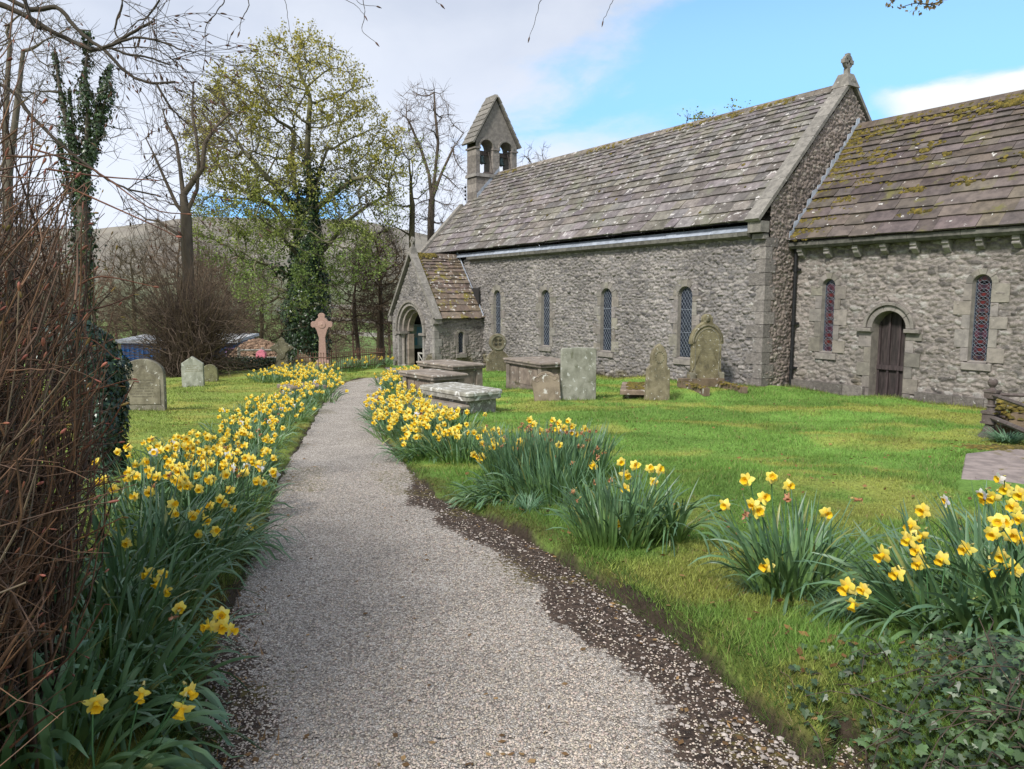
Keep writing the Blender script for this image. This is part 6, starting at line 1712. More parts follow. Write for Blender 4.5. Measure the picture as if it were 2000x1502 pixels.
# ------------------------------------------------------------------ ivy, shrubs
IVY = np.array([(0, -.35), (.22, -.55), (.50, -.30), (.38, -.05), (.62, .22), (.26, .26), (0, .78), (-.26, .26), (-.62, .22), (-.38, -.05), (-.50, -.30), (-.22, -.55)])
def ivy_leaves(P, Nn, s, g, col):
    n = len(P); Nn = norm(Nn + g.normal(0, .38, (n, 3)))
    t1 = norm(np.cross(Nn, g.normal(0, 1, (n, 3)) * .8 + [0, 0, .6])); t2 = np.cross(t1, Nn)
    down = np.sign(-(t2[:, 2]))[:, None]; t2 = t2 * np.where(g.random((n, 1)) < .85, np.where(down == 0, 1, down), 1)
    q = IVY
    V = P[:, None] + (t1[:, None] * q[None, :, :1] + t2[:, None] * q[None, :, 1:2]) * s[:, None, None]
    V = V - Nn[:, None] * (np.abs(q[None, :, :1]) * .25 * s[:, None, None])
    V = np.concatenate([V, P[:, None]], 1)
    k = len(q)
    T = np.array([[i, (i + 1) % k, k] for i in range(k)])
    T = (np.arange(n)[:, None, None] * (k + 1) + T).reshape(-1, 3)
    return V.reshape(-1, 3), T, np.repeat(col, k + 1, 0)

def build_debris():
    g = np.random.default_rng(88); n = 420; t = g.random(n) ** 1.3; i = (t * 14 * 10).astype(int) + 10; q = g.random(n)
    q = np.where(g.random(n) < .6, g.choice([0.03, .97], n) + g.normal(0, .05, n), q)
    P = LS[i] * (1 - q[:, None]) + RS[i] * q[:, None]; P = P[np.hypot(P[:, 0], P[:, 1]) > 1.9]; n = len(P)
    V, T, C = leaf_cloud(np.zeros((n, 3)), g, 1, .0, .030); V = V.reshape(n, 4, 3) * [1, 1, .25]
    V = V + np.stack([P[:, 0], P[:, 1], surf(P[:, 0], P[:, 1]) + .014], 1)[:, None]
    col = np.where(g.random((n, 1)) < .5, np.array([.55, .42, .30]), np.array([.9, .75, .55])) * g.uniform(.4, 1.1, (n, 1))
    x, y, r, g2 = scatter_polar(900, 3, 18, 89, -30, 45); sd, _ = path_sd(x, y); k = (sd > .15) & (y < 14.6); x, y = x[k], y[k]
    V2, T2, C2 = leaf_cloud(np.zeros((len(x), 3)), g, 1, .0, .045); V2 = V2.reshape(len(x), 4, 3) * [1, 1, .5] + np.stack([x, y, surf(x, y) + .03], 1)[:, None]
    tag(mk('lawn_litter', V2.reshape(-1, 3), T2, M['straw'], None, np.repeat(np.array([.7, .5, .34]) * g.uniform(.4, 1.2, (len(x), 1)), 4, 0), False), kind='stuff', label='small brown dead leaves scattered over the mown lawns', cat='dead leaves')
    tag(mk('fallen_leaves', V.reshape(-1, 3), T, M['straw'], None, np.repeat(col, 4, 0), False), kind='stuff', label='fallen brown leaves and scraps lying on the gravel path', cat='fallen leaves')

def build_ivy():
    g = np.random.default_rng(31)
    # ivy-smothered stump on the left
    b = gpx(205, 925); b[2] = gz(b[0], b[1])
    d = (b - CAM) @ F; H = at(205, 612, d)[2] - b[2]
    root = empty('ivy_stump', b, 0, 'dead tree stump smothered in dark glossy ivy beside the bare shrub', 'ivy covered stump')
    mb = MB(); mb.lathe([(.20, -.1), (.16, H * .3), (.15, H * .6), (.10, H * .78), (.0, H * .80)], (0, 0, 0), 12, (.3, .3, .3)); mb.build('trunk', M['bark'], root, True)
    n = 6500; h = g.uniform(0, 1, n) ** .8; th = g.uniform(0, 2 * pi, n)
    r = np.interp(h, [0, .25, .5, .7, .85, 1.0], [.20, .21, .25, .40, .38, .02]) * (1 + .22 * (fbm(th * 1.2, h * 5, 6, 3) - .5) * 2)
    r = r * g.uniform(.85, 1.12, n)
    off = np.stack([(-.25 * sstep(h, .4, .9)) * R[0] + 0 * h, (-.25 * sstep(h, .4, .9)) * R[1], 0 * h], 1)
    P = np.stack([r * np.cos(th), r * np.sin(th), h * H], 1) + off; Nn = np.stack([np.cos(th), np.sin(th), .25 + .8 * (h > .9)], 1)
    V, T, C = ivy_leaves(P, Nn, g.uniform(.024, .048, n), g, g.uniform(.4, 1.7, (n, 1)) * np.array([.9, 1, 1.25])); mk('ivy', V, T, M['ivy'], root, C, False)
    # ground ivy bank, bottom right
    n = 9500
    px = g.uniform(1500, 2250, n); dd = 1.45 + 2.0 * g.random(n) ** 1.1
    lat = (px - 1000) / FPX * dd
    x, y = F[0] * dd + R[0] * lat, F[1] * dd + R[1] * lat
    e = np.exp(-(((lat - 1.9) / .88) ** 2 + ((dd - 2.0) / .75) ** 2))
    k = g.random(n) < e * 1.6 - .12
    sd, _ = path_sd(x, y); k &= sd > -.01
    x, y, e = x[k], y[k], e[k]; n = len(x)
    z = surf(x, y) + g.uniform(.01, .13, n) * (.3 + e)
    P = np.stack([x, y, z], 1)
    V, T, C = ivy_leaves(P, np.tile([-.05, -.15, 1.], (n, 1)) - F * .3, g.uniform(.010, .034, n), g, g.uniform(.35, 2.0, (n, 1)) * np.array([1, 1, 1.0]))
    c = np.array([*P[:, :2].mean(0), 0.]); c[2] = gz(c[0], c[1])
    o = empty('ground_ivy', c, 0, 'trailing dark green ivy over the bank in the bottom right corner', 'ivy')
    mk('leaves', V - c, T, M['ivy_low'], o, C, False)
    m = 190; i = g.integers(0, n, m); P0 = P[i] - [0, 0, .05]; th = g.uniform(0, 2 * pi, m); L_ = g.uniform(.1, .38, m); t = np.linspace(0, 1, 5)
    dirs = norm(-R * .7 - F * .5 + g.normal(0, .6, (m, 3)) * [1, 1, .3])
    Q_ = P0[:, None] + dirs[:, None] * (L_[:, None] * t)[..., None] + g.normal(0, .012, (m, 5, 3)); Q_[..., 2] += .05 * np.sin(t * 3)
    V, Q = tubes(Q_, np.full((m, 5), .0022) * (1.2 - .6 * t), 4); mk('stems', V - c, Q, M['twig'], o, np.tile([.6, .55, .52], (len(V), 1)), False)

def strands(P0, D0, L_, K, g, wob=.06, grav=0.0, r0=.004, r1=.0015):
    """bent stems growing from P0 along D0"""
    n = len(P0); P = np.zeros((n, K, 3)); P[:, 0] = P0; d = norm(D0).copy(); st = (L_ / (K - 1))[:, None]
    for k in range(1, K):
        d = norm(d + g.normal(0, wob, (n, 3)) + Z * grav); P[:, k] = P[:, k - 1] + d * st
    r = np.linspace(1, 0, K)[None] * (np.asarray(r0).reshape(-1, 1) - r1) + r1
    return P, np.broadcast_to(r, (n, K)), d

def outline_ok(P, g, extra):
    q = P - CAM; a = q @ F; b_ = q @ R
    zc = a * math.cos(PITCH) - q[..., 2] * math.sin(PITCH); u = a * math.sin(PITCH) + q[..., 2] * math.cos(PITCH)
    px, py = 1000 + FPX * b_ / zc, 751 - FPX * u / zc
    lim = np.interp(py, [150, 230, 400, 600, 900, 1050, 1200, 1500, 1700], [20, 80, 185, 190, 215, 200, 165, 75, 20]) + extra
    return ((px - lim).max(1) < g.normal(0, 18, len(P)))

def build_shrub():
    g = np.random.default_rng(41)
    n = 3600
    lat = g.uniform(-3.9, -1.5, n); dd = g.uniform(1.55, 3.9, n)
    lat = lat - .25 * (dd < 2.2)
    P0 = F[None] * dd[:, None] + R[None] * lat[:, None]; P0[:, 2] = height(P0[:, 0], P0[:, 1]) - .03
    c = np.array([*P0[:, :2].mean(0), 0.]); c[2] = gz(c[0], c[1])
    root = empty('bare_shrub', c, 0, 'big leafless shrub of reddish brown stems filling the left foreground', 'shrub')
    D0 = Z * 1.0 + R * g.uniform(-.1, .85, (n, 1)) + F * g.uniform(-.3, .3, (n, 1))
    rr0 = np.where(g.random(n) < .09, g.uniform(.008, .015, n), g.uniform(.0025, .0078, n)); L_ = g.uniform(.9, 2.6, n) * np.clip(1.32 - .34 * (lat + 3.0), .55, 1.35)
    P, r, d = strands(P0, D0, L_, 12, g, .10, .01, rr0, .0016)
    ok = outline_ok(P, g, 0); P, r, d = P[ok], r[ok], d[ok]; n = len(P)
    V, Q = tubes(P - c, r, 5)
    C = np.repeat(np.where(g.random((n, 1)) < .25, np.array([1.1, 1.5, 1.7]), np.array([1, 1., 1.])) * g.uniform(.30, 1.55, (n, 1)), 12 * 5, 0)
    mk('stems', V, Q, M['shrubstem'], root, C, True)
    # side twigs
    m = 9000; i = g.integers(0, n, m); k = g.integers(2, 12, m)
    Q0 = P[i, k]; dirs = norm(P[i, k] - P[i, k - 1]) * .8 + g.normal(0, .75, (m, 3)) + R * .35 + Z * .0
    l2 = g.uniform(.12, .62, m)
    P2, r2, d2 = strands(Q0, dirs, l2, 6, g, .13, .02, g.uniform(.0016, .0034, m), .0008)
    ok = outline_ok(P2, g, 45); P2, r2, d2 = P2[ok], r2[ok], d2[ok]; m = len(P2)
    V, Q = tubes(P2 - c, r2, 4); C = np.repeat(g.uniform(.5, 1.7, (m, 1)) * np.ones((1, 3)), 6 * 4, 0)
    mk('twigs', V, Q, M['shrubstem'], root, C, False)
    # long arching shoots to the right
    sh = [[(120, 360, 2.9), (200, 395, 2.9), (300, 440, 2.85), (345, 462, 2.8)], [(60, 290, 3), (180, 330, 3), (290, 405, 2.9), (365, 418, 2.85)], [(90, 330, 2.8), (200, 345, 2.8), (300, 352, 2.8)],
          [(150, 560, 2.8), (200, 540, 2.8), (300, 560, 2.8)], [(90, 620, 2.7), (200, 600, 2.7), (262, 575, 2.7)], [(130, 780, 2.6), (190, 760, 2.6), (258, 740, 2.6)], [(120, 900, 2.6), (200, 850, 2.6), (262, 745, 2.55)],
          [(100, 680, 2.7), (170, 660, 2.7), (225, 700, 2.7)], [(60, 1330, 2.2), (130, 1290, 2.2), (205, 1180, 2.2)], [(20, 1460, 2.1), (90, 1400, 2.1), (155, 1370, 2.1)], [(60, 1100, 2.4), (140, 1060, 2.4), (240, 1010, 2.45)], [(80, 1000, 2.5), (150, 960, 2.5), (225, 940, 2.5)]]
    for s_ in sh:
        pts = resample(np.array([at(*q) for q in s_]), 4); mb = MB(); mb.tube(pts - c, np.linspace(.0042, .0018, len(pts)), 5, (1.2, .95, .9)); mb.build('shoot', M['shrubstem'], root, True)
    ends = np.concatenate([P2[:, -1], P[:, -1], np.array([at(*s_[-1]) for s_ in sh])]); ed = np.concatenate([d2, d, np.tile(norm(R + Z * -.1), (len(sh), 1))])
    # opening buds
    kk = g.random(len(ends)) < .38; kk[-len(sh):] = True; E, ed = ends[kk], ed[kk]; e = len(E)
    mb = MB(); Pb = np.stack([E - ed * .002, E + ed * .007, E + ed * .016, E + ed * .020], 1) ; V, Q = tubes(Pb - c, np.array([.0016, .0042, .0036, .0006]) * g.uniform(.4, 1.2, (e, 1)), 5)
    cb = np.where(g.random((e, 1)) < .25, np.array([.75, 1.3, .6]), np.array([1, 1, 1.])) * g.uniform(.45, 1.15, (e, 1))
    mk('buds', V, Q, M['bud'], root, np.repeat(cb, 20, 0), True)
    # dead leaf litter below
    n = 900; lat, dd = g.uniform(-2.6, -.75, n), g.uniform(1.6, 4.2, n); x, y = F[0] * dd + R[0] * lat, F[1] * dd + R[1] * lat
    sd, _ = path_sd(x, y); k = (sd > -.25); x, y = x[k], y[k]; n = len(x)
    V, T, C = blades(x, y, surf(x, y) + .006, g, g.uniform(.02, .07, n), g.uniform(.002, .006, n), np.full(n, 1.4), np.array([1.0, .8, .6]) * g.uniform(.3, 1.1, (n, 1)))
    tag(mk('leaf_litter', V, T, M['straw'], None, C, False), kind='stuff', label='dry leaf and stalk litter under the bare shrub', cat='leaf litter')

# ------------------------------------------------------------------ trees
def colonize(attr, start, step, infl, kill, iters, g, tropism=0.0):
    nodes = [np.array(p, float) for p in start]; par = list(range(-1, len(start) - 1))
    N_ = np.array(nodes); A = attr.copy()
    dist = np.full(len(A), 1e9); near = np.zeros(len(A), int); new = np.arange(len(N_))
    P = [N_]; total = len(N_); allN = N_.copy()
    for it in range(iters):
        if len(A) == 0: break
        D = np.linalg.norm(A[:, None] - allN[new][None], axis=2); m = D.argmin(1); dm = D[np.arange(len(A)), m]
        up = dm < dist; dist = np.where(up, dm, dist); near = np.where(up, new[m], near)
        keep = dist > kill; A, dist, near = A[keep], dist[keep], near[keep]
        act = dist < infl
        if not act.any(): break
        ids = np.unique(near[act]); sums = np.zeros((total, 3)); np.add.at(sums, near[act], norm(A[act] - allN[near[act]]))
        d = norm(norm(sums[ids]) + g.normal(0, .12, (len(ids), 3)) + Z * tropism)
        nn = allN[ids] + d * step
        new = np.arange(total, total + len(nn)); allN = np.vstack([allN, nn]); par += list(ids); total += len(nn)
        if total > 9000: break
    return allN, np.array(par)

def tree_mesh(N_, par, tip, trunk_r, seg=5, expo=2.3, fat=None):
    n = len(N_); w = np.zeros(n); ch = np.zeros(n, int)
    for i in range(n - 1, 0, -1):
        if ch[i] == 0: w[i] = max(w[i], 1.0)
        w[par[i]] += w[i]; ch[par[i]] += 1
    if ch[0] == 0: w[0] = 1
    expo = math.log(max(w[0], 2)) / math.log(trunk_r / tip)
    r = tip * np.maximum(w, 1) ** (1 / expo)
    ed = np.arange(1, n); pa = par[ed]
    ra = np.minimum(r[pa], r[ed] * 1.35)
    P = np.stack([N_[pa], N_[ed]], 1); Rr = np.stack([ra, r[ed]], 1)
    ext = norm(P[:, 1] - P[:, 0]) * (r[ed] * .25)[:, None]; P[:, 1] += ext
    V, Q = tubes(P, Rr, seg)
    return V, Q, r, ch

def leaf_cloud(P, g, per, sp, size, nb=None):
    n = len(P) * per; C = np.repeat(P, per, 0) + g.normal(0, sp, (n, 3))
    Nn = norm(g.normal(0, 1, (n, 3)) + [0, 0, .4]); t1 = norm(np.cross(Nn, g.normal(0, 1, (n, 3)))); t2 = np.cross(Nn, t1)
    s = size * g.uniform(.55, 1.3, n)[:, None]
    V = np.stack([C - t1 * s * .5, C + t2 * s * .38, C + t1 * s * .6, C - t2 * s * .42], 1)
    T = np.arange(4 * n).reshape(-1, 4)
    return V.reshape(-1, 3), T, C

def twig_mesh(N_, r, ch, par, g, per, L_, rt, thr, K=4, grav=.03, spread=.7):
    ids = np.where((r < thr))[0]; ids = ids[ids > 0]
    i = np.repeat(ids, per); m = len(i)
    d = norm(N_[i] - N_[np.maximum(par[i], 0)]) + g.normal(0, spread, (m, 3)); l = L_ * g.uniform(.4, 1.2, m)
    P, rr, _ = strands(N_[i], d, l, K, g, .16, grav, np.full(m, rt), rt * .35)
    return P, rr

def ell(g, n, c, rad_, lo=-1.0, shell=.0):
    v = g.normal(0, 1, (n * 3, 3)); v = norm(v) * ((shell + (1 - shell) * g.random((n * 3, 1))) ** (1 / 3)); v = v[v[:, 2] > lo][:n]
    return np.asarray(c) + v * np.asarray(rad_)

def build_sycamore():
    g = np.random.default_rng(101); D_ = 34.0
    b = at(600, 705, D_); b[2] = gz(b[0], b[1]); m = D_ / FPX
    Pw = lambda px, py, off=0.: at(px, py, D_ + off) - b
    cl = []
    def blob(px, py, rx, ry, n, ro=None, lo=-1.0, sh=.25): cl.append(ell(g, n, Pw(px, py), (abs(rx) * m, (ro or rx) * m, ry * m) if False else (1, 1, 1)) if False else None)
    A = []
    def bl(px, py, rx, ry, n, off=0., rd=None):
        v = norm(g.normal(0, 1, (n, 3))) * (.25 + .75 * g.random((n, 1))) ** .4
        A.append(Pw(px, py, off) + (R * v[:, :1] * rx + F * v[:, 1:2] * (rd or rx) * .9 + Z * v[:, 2:] * ry) * m)
    bl(600, 215, 130, 145, 620); bl(500, 270, 120, 130, 420, -.6); bl(695, 270, 70, 110, 260, .6); bl(440, 300, 75, 100, 200)
    bl(580, 380, 185, 100, 520); bl(430, 440, 70, 80, 150, .5); bl(405, 250, 45, 70, 150, .6); bl(480, 180, 70, 60, 200, -.5); bl(760, 310, 45, 70, 130, .5); bl(720, 400, 75, 95, 220, -.5); bl(610, 480, 130, 70, 160, -1.0)
    bl(560, 560, 110, 50, 90, -1.5); bl(690, 500, 75, 55, 110, -1.5); bl(480, 500, 70, 60, 90, 1)
    bl(600, 105, 70, 35, 130)
    A = np.concatenate(A)
    tr = [(600, 705), (598, 670), (600, 640), (598, 600), (602, 560), (600, 520), (603, 480), (600, 450), (604, 420), (603, 390)]
    start = np.array([Pw(*q) for q in tr])
    start[0][2] = -.2
    main = list(start)
    par = list(range(-1, len(start) - 1))
    # big limbs guided by the photograph
    limbs = [(7, [(590, 410, .2), (575, 360, .4), (570, 310, .6), (575, 260, .8)]), (7, [(570, 400, -.6), (545, 370, -1.2), (520, 345, -1.6), (490, 310, -2)]), (8, [(615, 370, .2), (625, 330, .6), (640, 290, .8)]),
             (9, [(605, 350, 0), (600, 300, -.3), (602, 250, -.5), (606, 200, -.5)]), (4, [(570, 540, -.5), (530, 520, -1), (500, 510, -1.6), (470, 490, -2)]), (8, [(650, 380, -.6), (690, 350, -1), (720, 345, -1.3)]),
             (5, [(640, 480, .5), (680, 430, 1), (720, 400, 1.5), (760, 380, 1.8)]), (4, [(560, 570, .5), (525, 555, 1), (500, 530, 1.6)]), (6, [(565, 440, 1), (530, 400, 2), (490, 380, 3), (440, 350, 3.4)]), (5, [(565, 480, -1), (540, 450, -2), (500, 420, -3)])]
    for j, pts in limbs:
        p = j
        for q in pts: main.append(Pw(*q)); par.append(p); p = len(main) - 1
    ns = len(main)
    # colonise from this skeleton
    allN, pr = colonize_from(A, np.array(main), par, .30, 2.4, .42, 70, g)
    V, Q, r, ch = tree_mesh(allN, pr, .013, .36, 6)
    root = empty('sycamore_tree', b, 0, 'large spreading tree in fresh yellow green leaf with an ivy clad trunk', 'tree')
    thick = r > .05
    mk('trunk', V, Q, M['bark_green'], root, np.full((len(V), 3), 1.35), True)
    P, rr = twig_mesh(allN, r, ch, pr, g, 3, .55, .008, .03)
    V, Q = tubes(P, rr, 3); mk('twigs', V, Q, M['bark'], root, np.ones((len(V), 3)), False)
    pts = P[:, -1]; pts = np.concatenate([pts, P[:, 2]]); hgt = pts[:, 2]
    keep = (fbm(pts[:, 0] * .9, pts[:, 2] * .9 + pts[:, 1], 7, 3) > .40); pts = pts[keep]; pts = pts[g.random(len(pts)) < .88]
    V, T, C = leaf_cloud(pts[~((pts[:, 2] < 5.0) & (np.hypot(pts[:, 0], pts[:, 1]) < 1.7) & (g.random(len(pts)) < .65))], g, 7, .095, .095)
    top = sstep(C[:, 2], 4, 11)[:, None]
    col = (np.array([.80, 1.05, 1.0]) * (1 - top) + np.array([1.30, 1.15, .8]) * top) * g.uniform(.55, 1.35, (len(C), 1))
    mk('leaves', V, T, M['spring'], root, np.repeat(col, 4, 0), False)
    # ivy jacket on trunk and lower limbs
    n = 11000; s = np.array([Pw(*q) for q in tr]); t = g.random(n) ** .8 * (len(s) - 1.01); i = t.astype(int); f = (t - i)[:, None]
    C = s[i] * (1 - f) + s[i + 1] * f; th = g.uniform(0, 2 * pi, n); rad_ = np.interp(t, [0, 3, 5, 9], [.95, 1.02, .74, .34]) * (1 + .5 * (fbm(th, t * 2, 4, 3) - .5)) * g.uniform(.75, 1.1, n)
    Nn = np.stack([np.cos(th), np.sin(th), .2 + 0 * th], 1); P = C + Nn * [1, 1, 0] * rad_[:, None]
    L2 = []
    for j, q in limbs[:6]:
        pp = np.array([main[j]] + [Pw(*z_) for z_ in q[:2]]); k = 420; t = g.random(k) * (len(pp) - 1.01); i = t.astype(int); f = (t - i)[:, None]; L2.append(pp[i] * (1 - f) + pp[i + 1] * f + g.normal(0, .17, (k, 3)))
    L2 = np.concatenate(L2); P = np.concatenate([P, L2]); Nn = np.concatenate([Nn, norm(g.normal(0, 1, L2.shape))])
    V, T, C = ivy_leaves(P, Nn, g.uniform(.07, .13, len(P)), g, g.uniform(.5, 1.6, (len(P), 1)) * np.array([1.2, 1.25, .95])); mk('ivy', V, T, M['ivy'], root, C, False)

def colonize_from(A, N0, par0, step, infl, kill, iters, g, tropism=0.0, cap=14000):
    allN, par, total = N0.copy(), list(par0), len(N0); dist = np.full(len(A), 1e9); near = np.zeros(len(A), int); new = np.arange(total)
    for it in range(iters):
        if len(A) == 0: break
        D = np.linalg.norm(A[:, None] - allN[new][None], axis=2); m = D.argmin(1); dm = D[np.arange(len(A)), m]
        up = dm < dist; dist = np.where(up, dm, dist); near = np.where(up, new[m], near)
        keep = dist > kill; A, dist, near = A[keep], dist[keep], near[keep]
        act = dist < infl
        if not act.any(): break
        ids = np.unique(near[act]); sums = np.zeros((total, 3)); np.add.at(sums, near[act], norm(A[act] - allN[near[act]]))
        d = norm(norm(sums[ids]) + g.normal(0, .15, (len(ids), 3)) + Z * tropism)
        nn = allN[ids] + d * step; new = np.arange(total, total + len(nn)); allN = np.vstack([allN, nn]); par += list(ids); total += len(nn)
        if total > cap: break
    return allN, np.array(par)

def bare_tree(D_, trunk, blobs, label, seed, name='bare_tree', trunk_r=.22, limbs=(), tip=.010, twl=.6, tw=4, m_='bark', ivy=None, group=None, step=.3, leaves=0, tcol=(1, 1, 1), cat='tree', lsize=.09, dens=2.6):
    g = np.random.default_rng(seed); b = at(trunk[0][0], trunk[0][1], D_); b[2] = gz(b[0], b[1]); m = D_ / FPX
    Pw = lambda px, py, off=0.: at(px, py, D_ + off) - b
    A = []
    for (px, py, rx, ry, n) in blobs:
        n = int(n * dens)
        v = norm(g.normal(0, 1, (n, 3))) * (.15 + .85 * g.random((n, 1))) ** .45; A.append(Pw(px, py) + (R * v[:, :1] * rx + F * v[:, 1:2] * rx * .9 + Z * v[:, 2:] * ry) * m)
    A = np.concatenate(A); main = [Pw(*q) for q in trunk]; main[0][2] = -.3; par = list(range(-1, len(main) - 1))
    for j, pts in limbs:
        p = j
        for q in pts: main.append(Pw(*q)); par.append(p); p = len(main) - 1
    allN, pr = colonize_from(A, np.array(main), par, step, 3.2, .45, 70, g, .05)
    V, Q, r, ch = tree_mesh(allN, pr, tip, trunk_r, 5)
    root = empty(name, b, 0, label, cat, group); mk('trunk', V, Q, M[m_], root, np.tile(tcol, (len(V), 1)).astype(float), True)
    P, rr = twig_mesh(allN, r, ch, pr, g, tw, twl, tip * .8, tip * 3.2, grav=.05); V, Q = tubes(P, rr, 3)
    mk('twigs', V, Q, M['twig'], root, np.tile(tcol, (len(V), 1)).astype(float), False)
    if leaves:
        pts = P[:, -1]; pts = pts[g.random(len(pts)) < leaves]; V, T, C = leaf_cloud(pts, g, 3, .10, lsize)
        mk('leaves', V, T, M['spring'], root, np.repeat(np.array([.9, 1.05, 1]) * g.uniform(.5, 1.3, (len(C), 1)), 4, 0), False)
    if ivy:
        PP = []; NN = []
        for (pts, rad0, k) in ivy:
            s = np.array([Pw(*q) for q in pts]); t = g.random(k) * (len(s) - 1.01); i = t.astype(int); f = (t - i)[:, None]; C = s[i] * (1 - f) + s[i + 1] * f; th = g.uniform(0, 2 * pi, k)
            rad_ = rad0 * np.interp(t / (len(s) - 1), [0, .6, 1], [1, 1, .45]) * (1 + 1.6 * (fbm(th * .8, t * 2.2, seed, 3) - .5)) * g.uniform(.35, 1.2, k) * (1 + .5 * (g.random(k) < .12))
            n_ = np.stack([np.cos(th), np.sin(th), .2 + 0 * th], 1); Q_ = C + n_ * [1, 1, 0] * rad_[:, None]
            gp = fbm(Q_[:, 2] * 1.6 + rad0 * 40, th * 1.1, seed + 3, 3) > .42; PP.append(Q_[gp]); NN.append(n_[gp])
        PP, NN = np.concatenate(PP), np.concatenate(NN)
        V, T, C = ivy_leaves(PP, NN, g.uniform(.05, .10, len(PP)), g, g.uniform(.5, 1.7, (len(PP), 1)) * np.array([1.5, 1.35, 1.1])); mk('ivy', V, T, M['ivy'], root, C, False)
    return root

def build_trees():
    build_sycamore()
    bare_tree(24, [(160, 690), (160, 600), (162, 520), (163, 450), (160, 380), (162, 330)], [(150, 160, 80, 110, 160), (200, 230, 60, 90, 90), (110, 230, 60, 80, 80)], 'tall ivy clad tree with several upright stems on the left', 201, 'ivy_clad_tree', .26,
              limbs=[(4, [(170, 280), (172, 220), (165, 160), (170, 110), (176, 60)]), (3, [(150, 350), (135, 260), (118, 180), (108, 110)]), (4, [(190, 270), (205, 200), (212, 140)]), (3, [(140, 400), (128, 330), (120, 290)]), (3, [(148, 330), (142, 250), (136, 190)]), (4, [(182, 300), (194, 240), (198, 180)])], tw=3,
              ivy=[([(160, 690), (162, 520), (163, 450), (160, 380), (162, 330)], .34, 4200), ([(162, 330), (170, 270), (172, 210), (165, 150), (172, 62)], .25, 2600), ([(163, 400), (148, 340), (130, 240), (106, 100)], .19, 1700), ([(162, 330), (190, 270), (205, 200), (216, 125)], .24, 2100), ([(160, 400), (148, 320), (140, 240), (134, 170)], .15, 800), ([(165, 350), (184, 290), (196, 230), (200, 150)], .15, 800), ([(158, 450), (138, 390), (124, 320), (116, 270)], .14, 700)])
    bare_tree(27, [(372, 720), (370, 620), (368, 540), (365, 470), (363, 420)], [(370, 260, 75, 100, 220), (440, 250, 45, 90, 90), (320, 290, 50, 90, 110), (290, 420, 60, 50, 80)], 'bare forked tree rising out of the twiggy thicket', 202, 'bare_tree', .21,
              limbs=[(4, [(358, 380), (352, 330), (345, 280), (325, 240), (318, 215)]), (4, [(385, 370), (388, 320), (384, 270), (375, 220), (378, 160)]), (4, [(345, 400), (322, 350), (300, 300), (285, 270)]), (3, [(335, 450), (310, 432), (285, 428)]), (5, [(395, 330), (400, 280), (420, 250), (450, 220)])], tcol=(1.2, 1.1, 1.05), tw=4)
    bare_tree(30, [(18, 700), (16, 600), (15, 450), (14, 350)], [(30, 150, 70, 150, 240), (90, 60, 70, 70, 110)], 'bare grey tree cut by the left edge of the picture', 203, 'bare_tree', .20,
              limbs=[(3, [(10, 260), (14, 160), (20, 80)]), (3, [(24, 280), (36, 180), (45, 100)])], tcol=(1.6, 1.6, 1.6))
    bare_tree(40, [(843, 560), (842, 480), (842, 430), (844, 390)], [(830, 240, 62, 75, 260), (880, 330, 40, 60, 90), (850, 420, 55, 50, 100)], 'tall bare tree rising behind the porch roof', 204, 'bare_tree', .2,
              limbs=[(3, [(838, 340), (822, 290), (800, 240)]), (3, [(850, 340), (856, 280), (850, 220), (848, 180)]), (3, [(862, 340), (885, 290), (905, 260)])], tip=.012, twl=.8, tcol=(1.3, 1.2, 1.15))
    bare_tree(36, [(806, 640), (806, 540), (805, 460), (806, 400)], [(790, 310, 40, 50, 110), (830, 340, 40, 50, 60), (770, 420, 40, 60, 80)], 'slim tree with thin pale green leaf between sycamore and porch', 205, 'slim_tree', .16, tw=3, leaves=.75, tcol=(1.2, 1.25, .9), lsize=.10)
    bare_tree(46, [(1050, 420), (1050, 380), (1052, 350)], [(1045, 310, 30, 30, 60), (1010, 330, 28, 30, 40), (1062, 300, 14, 20, 20)], 'small bare treetop showing above the nave roof', 206, 'bare_tree', .12, tip=.012, twl=.5)
    bare_tree(38, [(1400, 420), (1400, 330), (1395, 290)], [(1370, 235, 40, 14, 70), (1440, 220, 28, 8, 30)], 'leafy branch tips peeping over the nave ridge', 207, 'leafy_tree', .14, tip=.012, twl=.35, leaves=.9, lsize=.12)
    # scrubby woodland between the churchyard and the valley
    protos = []
    for k, (lab, sd) in enumerate((('bare', 301), ('bare', 302), ('bare', 303))):
        protos.append(bare_tree(42, [(300, 720), (300, 660), (302, 600), (300, 560)], [(300, 520, 70, 75, 260), (280, 600, 60, 40, 90), (330, 610, 50, 50, 80)], 'bare scrubby tree in the wood beyond the churchyard', sd, 'woodland_tree', .14, tip=.014, twl=.9, tw=5, group='bare trees of the wood beyond the churchyard', tcol=[(1.35, 1.15, .95), (1.5, 1.3, 1.1), (1.2, 1.15, .8)][k]))
    g = np.random.default_rng(9)
    spots = [(-60, 44), (60, 40), (110, 52), (190, 46), (225, 60), (260, 50), (300, 64), (345, 47), (405, 56), (440, 44), (480, 60), (505, 50), (545, 66), (690, 56), (735, 44), (760, 62), (700, 40), (655, 78), (820, 52), (140, 70), (30, 60), (470, 80), (390, 84), (570, 52), (745, 38), (640, 64)]
    for k, (px, d) in enumerate(spots):
        src = protos[k % 3]; o = src if k < 3 else src.copy()
        if k >= 3:
            link(o)
            for ch in src.children: c = ch.copy(); link(c, o)
        p = at(px, 600, d); s = g.uniform(.75, 1.15) * (1.0 if px < 560 else .85)
        o.location = (p[0], p[1], gz(p[0], p[1]) - .1); o.rotation_euler = (0, 0, g.uniform(0, 6)); o.scale = (s, s, s * g.uniform(.9, 1.15))
    # twiggy thicket round the foot of the forked tree
    b = at(375, 738, 26.0); b[2] = gz(b[0], b[1]); n = 2700
